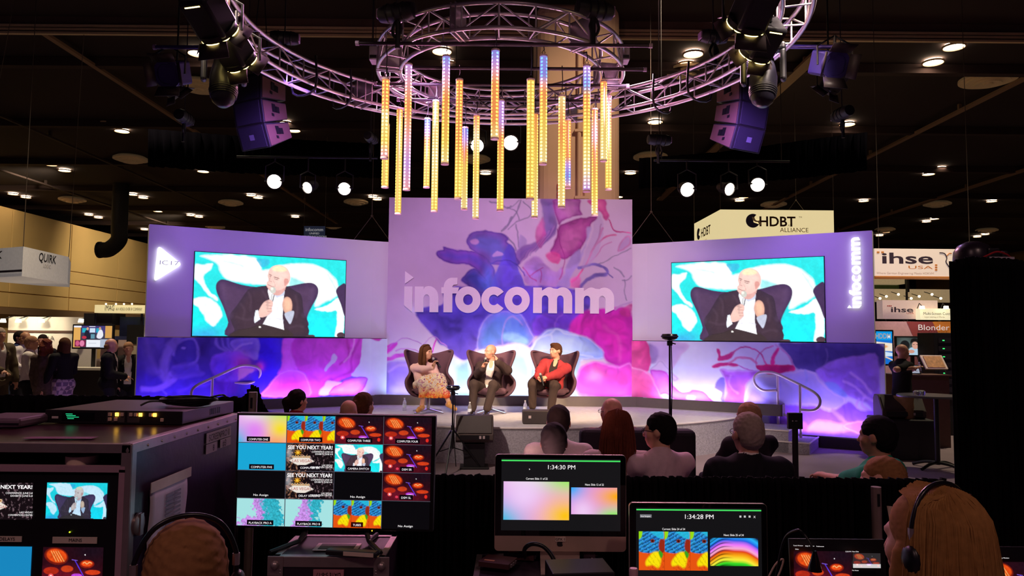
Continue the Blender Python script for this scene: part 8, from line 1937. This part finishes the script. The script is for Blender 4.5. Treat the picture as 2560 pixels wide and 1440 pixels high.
for k in range(1, 4):
 for horiz in (0, 1):
  a, b = (tvp(0, k / 4, .0012), tvp(1, k / 4, .0012)) if horiz else (tvp(k / 4, 0, .0012), tvp(k / 4, 1, .0012))
  T([a, b], .0011, 4).build('grid_line', M('grid_grey', (110, 112, 130), .5, emit=.5), tv)
q = at(930, 1327, YT); MB().ball(tuple(q), .0025, 8, 6).build('power_led', M('led_orange', (255, 180, 40), .4, emit=4), tv)
# TV case and legs
zk = at(835, 1394, 3.12).z
for sgn, px in ((-1, 765), (1, 915)):
 a = at(px, 1325, YT + .03); f0 = Vector((a.x + sgn * .10, 3.15, zk + .012)); f1 = Vector((a.x + sgn * .03, 3.44, zk + .012)); T([a, (a.x + sgn * .02, YT, a.z - .04), f0], [.012, .011, .008], 6).build('stand_leg', blk2, tv); T([(a.x + sgn * .02, YT, a.z - .04), f1], .010, 6).build('stand_leg', blk2, tv)
def roadcase(label, x0, x1, y0, y1, z1, name='road_case'):
 t = thing(name, label, 'road case', (0, 0, 0)); B((x0, y0, .0), (x1, y1, z1)).build('shell', M('case_shell', (44, 30, 46), .4, var=.2, scale=8), t, bev=.006)
 e = .028
 for lo, hi in (((x0, y0 - .004, z1 - e * 1.4), (x1, y0 + .006, z1 + .003)), ((x0, y0, z1 - .003), (x1, y0 + e, z1 + .004)), ((x0, y1 - e, z1 - .003), (x1, y1, z1 + .004)), ((x0, y0, z1 - .003), (x0 + e, y1, z1 + .004)), ((x1 - e, y0, z1 - .003), (x1, y1, z1 + .004)), ((x0, y0 - .004, 0), (x0 + e, y0 + .006, z1)), ((x1 - e, y0 - .004, 0), (x1, y0 + .006, z1))): B(lo, hi).build('edge_rail', alu2, t, bev=.002)
 for s, x in ((-1, x0), (1, x1)):
  B((x - .02 if s < 0 else x - .045, y0 - .009, z1 - .075), (x + .045 if s < 0 else x + .02, y0 - .003, z1 + .006)).build('corner_plate', alu2, t, bev=.004)
  MB().lathe([(0, -.018), (.012, -.016), (.018, -.006), (.018, .0)], c=(x - s * .012, y0 - .008, z1 - .03), n=16, axis='y').build('ball_corner', alu2, t, smooth=50)
  for dz in (.05, .062): MB().lathe([(0, -.004), (.004, -.002), (.005, 0)], c=(x - s * .034, y0 - .008, z1 - dz), n=8, axis='y').build('rivet', alu2, t)
 return t
xa, xb = at(682, 1400, 3.12).x, at(962, 1400, 3.12).x
tc_ = roadcase('metal edged road case carrying the multiview monitor', xa, xb, 3.12, 3.46, zk)
q = at(820, 1438, 3.115); B((q.x - .06, 3.11, q.z - .03), (q.x + .065, 3.118, q.z + .022)).build('label_card', M('label_pink', (196, 130, 140), .6), tc_); text(tc_, 'DATE 5-8-17', (q.x + .003, 3.108, q.z + .012), (-1, 0, 0), (0, 0, -1), .018, M('ink_black'), width=.10)
# recessed dish and strap on the case top
hd_ = onz(840, 1372, zk); B((hd_.x - .09, hd_.y - .05, zk + .004), (hd_.x + .10, hd_.y + .06, zk + .008)).build('handle_dish', alu2, tc_, bev=.002); B((hd_.x - .07, hd_.y - .035, zk + .008), (hd_.x + .08, hd_.y + .045, zk + .0095)).build('dish_well', blk, tc_)
st = onz(880, 1395, zk); t = thing('tv_remote', 'black remote with a pale label lying on the road case', 'remote', (st.x, st.y, zk + .01), -.18); B((-.11, -.02, 0), (.11, .025, .022)).build('body', blk2, t, bev=.006); B((-.03, -.022, .004), (.10, -.02, .02)).build('paper_label', M('tape_cream'), t)
# ---------------- desktop computers
def gp4(x0, y0, x1, y1, Y): return quad(x0, y0, x1, y1, Y)
def imac(label, x0, y0, x1, ychin, ybot, Y, tilt=0):
 t = thing('desktop_computer', label, 'computer', (0, 0, 0))
 a, b, c, d = gp4(x0, y0, x1, ybot, Y); zch = at((x0 + x1) / 2, ychin, Y).z
 w_ = b.x - a.x; hz = a.z - d.z
 def rr(xa, xb, za, zb, r, top, bot):
  p = []
  for (cx, cz, a0, on) in ((xb - r, zb - r, 0, top), (xa + r, zb - r, 90, top), (xa + r, za + r, 180, bot), (xb - r, za + r, 270, bot)):
   if on: p += [(cx + r * math.cos(math.radians(a0 + k * 15)), cz + r * math.sin(math.radians(a0 + k * 15))) for k in range(7)]
   else: p += [{0: (xb, zb), 90: (xa, zb), 180: (xa, za), 270: (xb, za)}[a0]]
  return p
 MB().prism(rr(a.x, b.x, d.z, a.z, .018, 1, 1), (0, .018, 0), (0, Y, 0)).build('back_shell', M('imac_alu', (196, 176, 166), .35, metal=.5, var=.04), t)
 MB().ball(((a.x + b.x) / 2, Y + .052, (a.z + d.z) / 2), (w_ * .40, .045, hz * .4), 24, 12).build('rear_bulge', MATS['imac_alu'], t, smooth=60)
 MB().prism(rr(a.x + .002, b.x - .002, zch, a.z - .002, .016, 1, 0), (0, .003, 0), (0, Y - .003, 0)).build('glass_front', M('glass_black', (8, 8, 10), .06), t)
 MB().prism(rr(a.x + .001, b.x - .001, d.z, zch, .018, 0, 1), (0, .003, 0), (0, Y - .003, 0)).build('chin', M('imac_chin', (206, 178, 160), .4, metal=.35, var=.03), t)
 return t, a, b, c, d, zch
YI = 3.62
im, a, b, c, d, zch = imac('silver chinned desktop computer showing two gradient slides', 1238, 1137, 1565, 1340, 1378, YI)
uig = M('ui_green', (60, 226, 96), .5, var=0, emit=1.2); uid = M('ui_dark', (22, 22, 24), .5, emit=.25)
q4 = gp4(1254, 1147, 1551, 1327, YI - .004); pane(im, *q4, t_flat(4, 4, (20, 20, 22)), 'desktop_area')
q4 = gp4(1254, 1150.5, 1551, 1154, YI - .005); pane(im, *q4, t_flat(4, 4, (70, 226, 100)), 'progress_bar')
pane(im, *gp4(1259, 1204, 1423, 1300, YI - .005), t_grad(150, 90, 1), 'current_slide'); pane(im, *gp4(1428, 1219, 1543, 1286, YI - .005), t_grad(110, 62, 2), 'next_slide')
scr_txt(im, '1:34:30 PM', 1403, 1173, YI - .005, 10.5, w_px=67); scr_txt(im, 'Current: Slide 11 of 22', 1342, 1199, YI - .005, 5, w_px=53); scr_txt(im, 'Next: Slide 12 of 22', 1486, 1214, YI - .005, 5, w_px=46)
q = at(1323, 1171, YI - .006); MB().add([(q.x, q.y, q.z), (q.x, q.y, q.z - .007), (q.x + .005, q.y, q.z - .005)], [(0, 1, 2)]).build('mouse_pointer', uiw, im)
q = at(1401, 1348, YI - .004); B((q.x - .025, YI - .006, q.z - .011), (q.x + .025, YI - .0035, q.z + .011)).build('tape_label', M('tape_cream'), im); scr_txt(im, 'GFX 1', 1401, 1351, YI - .006, 6.5, M('ink_black'))
q = at(1400, 1360, YI - .004)
polymesh('fruit_emblem', [arcpts(-.005, 0, .010, .0115, 90, 270, 10) + arcpts(.005, 0, .010, .0115, 270, 330, 4) + arcpts(.0165, .002, .006, .007, 230, 130, 5) + arcpts(.005, 0, .010, .0115, 45, 90, 3)], .001, (q.x, YI - .004, q.z), (1, 0, 0), (0, 0, 1), M('ink_black'), im)
zi = at(1400, 1430, 3.5).z
cxm = (a.x + b.x) / 2
MB().add([(cxm - .095, YI + .02, d.z + .01), (cxm + .095, YI + .02, d.z + .01), (cxm + .095, YI + .02, zi + .02), (cxm - .095, YI + .02, zi + .02), (cxm - .10, YI - .19, zi + .004), (cxm + .10, YI - .19, zi + .004)], [(0, 1, 2, 3), (3, 2, 5, 4)]).build('stand', M('imac_alu'), im).modifiers.new('thickness', 'SOLIDIFY').thickness = .006
tcase = roadcase('open metal edged case holding the first desktop computer', at(1180, 1400, 3.3).x, at(1540, 1400, 3.3).x, 3.30, 3.78, zi, 'road_case')
# boxes, thick cable and player in front of it
def gadget(label, px, py, w_, d_, h_, rz, zt, mat, cat='device'):
 q = onz(px, py, zt); t = thing('signal_converter', label, cat, (q.x, q.y, zt), rz); B((-w_ / 2, -d_ / 2, 0), (w_ / 2, d_ / 2, h_)).build('housing', mat, t, bev=.003)
 B((-w_ / 2 + .02, -d_ / 2 + .02, h_), (-w_ / 2 + .07, -d_ / 2 + .035, h_ + .0012)).build('sticker', M('sticker_tan', (206, 140, 100), .6), t)
 for k in range(3): B((w_ / 2 - .001, -d_ / 2 + .02 + .03 * k, .006), (w_ / 2 + .006, -d_ / 2 + .035 + .03 * k, h_ - .006)).build('socket', alu2, t)
 return t
gb = M('converter_brown', (74, 42, 44), .45, var=.1)
gadget('flat dark converter box with a sticker in front of the computer', 1245, 1412, .15, .12, .026, -.35, zi + .02, gb)
gadget('second flat dark converter box under the computer chin', 1302, 1392, .15, .12, .03, -.2, zi + .006, gb)
q0 = onz(1320, 1385, zi + .03); t = T(smoothpath([onz(1312, 1390, zi + .03), at(1312, 1372, 3.45), at(1330, 1360, 3.42), at(1358, 1366, 3.40), at(1380, 1390, 3.36), at(1390, 1420, 3.32), at(1393, 1450, 3.28)], 7), .010, 10).build('thick_cable', M('cable_black'), None, smooth=60); tag(t, 'thick black cable arching in front of the computer chin', 'cable')
q = at(1460, 1440, 3.12); t = thing('media_player', 'dark media player with small brand lettering at the bottom edge', 'player', (q.x, 3.12, q.z - .02), .12); B((-.13, 0, -.05), (.13, .2, .032)).build('body', blk2, t, bev=.004); B((.04, -.004, .004), (.10, 0, .012)).build('slot', M('slot_pale', (190, 176, 176), .5), t); text(t, 'JVC', (-.06, -.001, .004), (1, 0, 0), (0, 0, 1), .011, M('badge_pale'))
t = thing('power_adapter', 'white power adapter with cord behind the computer stand', 'adapter', onz(1472, 1395, zi + .004)); B((-.03, -.03, 0), (.03, .03, .025)).build('brick', M('adapter_white', (206, 180, 180), .5), t, bev=.006); T(smoothpath([(0, -.03, .01), (.01, -.08, .02), (.02, -.1, .0), (0, -.16, .0)], 5), .0025, 5).build('cord', M('adapter_white'), t)
# second computer
Y2 = 3.42
i2, a, b, c, d, zch = imac('black framed desktop computer showing parrots and a rainbow wave', 1573, 1258, 1917, 1475, 1515, Y2)
pane(i2, *gp4(1590, 1270, 1903, 1462, Y2 - .004), t_flat(4, 4, (18, 18, 20)), 'desktop_area'); pane(i2, *gp4(1591, 1273.5, 1903, 1277, Y2 - .005), t_flat(4, 4, (70, 226, 100)), 'progress_bar')
pane(i2, *gp4(1597, 1329, 1769, 1426, Y2 - .005), t_parrot(170, 96), 'current_slide'); pane(i2, *gp4(1775, 1345, 1895, 1415, Y2 - .005), t_wave(120, 68), 'next_slide')
scr_txt(i2, '1:34:28 PM', 1747, 1297, Y2 - .005, 11, w_px=70); scr_txt(i2, 'Current: Slide 24 of 34', 1684, 1325, Y2 - .005, 5, w_px=56); scr_txt(i2, 'Next: Slide 25 of 34', 1834, 1340, Y2 - .005, 5, w_px=49)
pane(i2, *gp4(1600, 1286, 1629, 1294, Y2 - .005), t_flat(4, 4, (120, 120, 126)), 'toolbar_button'); scr_txt(i2, 'Show Navigator', 1614, 1292, Y2 - .0055, 3.2, w_px=24)
for k, px in enumerate((1851, 1862, 1874)): pane(i2, *gp4(px - 2.5, 1289, px + 2.5, 1294, Y2 - .005), t_flat(4, 4, (200, 200, 200)), 'toolbar_icon')
scr_txt(i2, 'X', 1886, 1295, Y2 - .005, 5.5)
zi2 = at(1740, 1560, 3.3).z; MB().add([((a.x + b.x) / 2 - .095, Y2 + .02, d.z + .02), ((a.x + b.x) / 2 + .095, Y2 + .02, d.z + .02), ((a.x + b.x) / 2 + .095, Y2 + .02, zi2 + .01), ((a.x + b.x) / 2 - .095, Y2 + .02, zi2 + .01)], [(0, 1, 2, 3)]).build('stand', M('imac_alu'), i2).modifiers.new('thickness', 'SOLIDIFY').thickness = .006
roadcase('low road case under the second desktop computer', a.x - .02, b.x + .02, 3.2, 3.7, zi2)
# ---------------- laptops at the lower right
def laptop(label, x0, y0, x1, y1, Y, C, cap):
 t = thing('laptop', label, 'laptop', (0, 0, 0)); a, b, c, d = quad(x0, y0, x1, y1, Y)
 MB().add([(a.x, Y, a.z), (b.x, Y, b.z), (c.x, Y - .02, c.z), (d.x, Y - .02, d.z), (a.x, Y + .008, a.z), (b.x, Y + .008, b.z), (c.x, Y - .012, c.z), (d.x, Y - .012, d.z)], [(0, 1, 2, 3), (7, 6, 5, 4), (0, 4, 5, 1), (1, 5, 6, 2), (2, 6, 7, 3), (3, 7, 4, 0)]).build('lid', M('bezel_black'), t)
 B((d.x, Y - .26, d.z - .018), (c.x, Y - .01, d.z)).build('keyboard_base', blk2, t, bev=.003)
 B((d.x - .1, Y - .4, d.z - .05), (c.x + .1, Y + .1, d.z - .02)).build('shelf_board', M('shelf_black', (22, 20, 24), .6), t)
 B((d.x - .05, Y - .1, 0), (c.x + .05, Y + .05, d.z - .05)).build('shelf_support', M('shelf_black'), t)
 return t
YL = 2.6
lp = laptop('laptop with red drum picture at the lower right', 1972, 1348, 2210, 1500, YL, None, 0)
Yq = YL - .03; pane(lp, *quad(1984, 1378, 2129, 1470, Yq), t_drum(140, 84)); pane(lp, *quad(2132, 1383, 2201, 1420, Yq), np.clip(t_drum(70, 40) * .5 + np.where((uvgrid(70, 40, 1, 1)[1] > .72)[..., None], .6, .02), 0, 1), 'preview_picture')
for s, px, py in (('Tools Window', 1995, 1365), ('Help Window', 2024, 1366), ('Preferences', 2050, 1367), ('Slides', 1992, 1374), ('12:50 PM', 2120, 1380), ('Next Slide', 2138, 1380), ('No Notes', 2138, 1427)): scr_txt(lp, s, px, py, Yq, 2.8)
lp2 = laptop('laptop with orange drum picture cut by the right picture edge', 2462, 1368, 2700, 1520, 2.3, None, 0); pane(lp2, *quad(2468, 1405, 2620, 1500, 2.27), t_drum(140, 84))
for s, px, py in (('Tools Window', 2478, 1391), ('Help Window', 2510, 1396), ('Slides', 2474, 1400)): scr_txt(lp2, s, px, py, 2.27, 3)
# gooseneck lamp and white cable
g0 = at(1992, 1325, 2.5); t = thing('gooseneck_lamp', 'black gooseneck work lamp bending down over the laptop', 'lamp', (0, 0, 0)); T(smoothpath([at(1940, 1440, 2.7), at(1960, 1350, 2.66), at(1992, 1325, 2.5), at(2012, 1338, 2.48), at(2027, 1362, 2.46), at(2035, 1385, 2.45)], 7), .004, 8).build('neck', blk, t, smooth=60)
q = at(2037, 1405, 2.45); MB().lathe([(.006, .035), (.010, .02), (.020, -.015), (.022, -.028), (0, -.028)], c=tuple(q), n=16).build('lamp_head', M('head_gloss', (12, 11, 13), .15), t, smooth=50)
t = T(smoothpath([at(1918, 1450, 2.9), at(1938, 1412, 2.9), at(1958, 1398, 2.9), at(1952, 1425, 2.9), at(1940, 1450, 2.9)], 6), .0035, 6).build('white_cable', M('cord_white', (190, 160, 140), .5), None, smooth=60); tag(t, 'thin pale cable loop between second computer and laptop', 'cable')
q = at(1584, 1432, 3.0); t = MB().lathe([(0, -.02), (.017, -.02), (.018, .012), (.015, .018), (0, .019)], c=(0, 0, 0), n=20).build('bottle_cap', M('cap_pink', (206, 160, 170), .5), None, smooth=50, loc=q); tag(t, 'pale round bottle cap poking up at the bottom edge', 'bottle cap'); MB().lathe([(.015, -.03), (.03, -.06), (.032, -.2), (0, -.2)], n=20).build('bottle_body', M('clear_plastic'), t, smooth=50)
# tables the gear stands on
tb = thing('work_table', 'black covered work table under the front computers', 'table', (0, 0, 0)); B((-.35, 3.0, .0), (1.0, 3.05, .55)).build('skirt_cloth', drape_m, tb); B((-.35, 3.0, .53), (1.0, 3.8, .56)).build('table_top', M('shelf_black'), tb)
# ---------------- operators in the foreground
hb = at(2325, 1362, 1.9); nk = hb - Vector((0, .03, .17)); hp = nk - Vector((0, -.05, .5))
op, J = person('blonde woman with headset seated at the lower right, back to camera', hp, nk, hb, (-.2, 1), (-.42, .9), [hp + Vector((.2, .35, .15)), hp + Vector((-.2, .35, .15))], [(.7, -.4, -.6), (-.7, -.4, -.6)], [Vector((hp.x + .15, hp.y + .5, .1)), Vector((hp.x - .15, hp.y + .5, .1))], dict(shirt=blkc, trousers=tro, open_collar=False), ('long', 'blonde', .34), 'fair', 1.08, .009, feat=False, shoes=M('dark_shoe'))
h = J['h']; strands(op, h, 900, 'blonde', .32, 3, .0028)
def headset(op, h, side, cup=(.088, .0, -.005)):
 hs = thing('headset', side, 'headset', op.location); off = Vector((0, 0, 0))
 H = lambda x, y, z: Vector(h(x, y, z)) 
 T(smoothpath([H(-.100, -.03, .0), H(-.10, -.03, .06), H(-.065, -.03, .125), H(0, -.03, .147), H(.065, -.03, .125), H(.10, -.03, .06), H(.10, -.03, .0)], 6), .0065, 8).build('headband', M('band_black', (24, 20, 26), .3), hs, smooth=60)
 for s in (-1, 1):
  c = Vector(H(s * .105, -.03, -.015)); MB().ball((0, 0, 0), (.018, .034, .038), 16, 10).build('ear_cup', M('cup_black', (22, 20, 26), .35), hs, smooth=60).location = c
  T([H(s * .101, -.03, .03), H(s * .101, -.03, .055)], .009, 6).build('slider', alu2, hs)
 return hs
headset(op, h, 'black headset worn by the blonde woman')
hm_ = at(462, 1452, 1.85); nk = hm_ - Vector((0, .03, .17)); hp = nk - Vector((0, -.05, .5))
op2, J2 = person('man with cropped brown hair and headphones at the lower left', hp, nk, hm_, (-.35, 1), (-.5, 1), [hp + Vector((.2, .35, .15)), hp + Vector((-.2, .35, .15))], [(.7, -.4, -.6), (-.7, -.4, -.6)], [Vector((hp.x + .15, hp.y + .5, .1)), Vector((hp.x - .15, hp.y + .5, .1))], dict(shirt=blkc, trousers=tro, open_collar=False), ('short', 'light'), 'tan', 1.12, .009, feat=False, shoes=M('dark_shoe'))
headset(op2, J2['h'], 'black and violet headphones worn by the man at lower left')
for (o_, x, y, lb) in ((op, 0, 0, 'black stool under the blonde woman'), (op2, 0, 0, 'black stool under the man with headphones')):
 L_ = o_.location; t = thing('work_stool', lb, 'stool', (L_.x, L_.y, 0)); zs_ = (hb.z if o_ is op else hm_.z) - .80
 MB().lathe([(0, zs_ - .05), (.19, zs_ - .05), (.2, zs_ - .02), (.18, zs_), (0, zs_)], n=24).build('seat', blk2, t, smooth=50); T([(0, 0, .04), (0, 0, zs_ - .05)], .03, 10).build('column', alu2, t); MB().lathe([(0, 0), (.22, 0), (.2, .03), (0, .05)], n=24).build('base', blk, t, smooth=50)
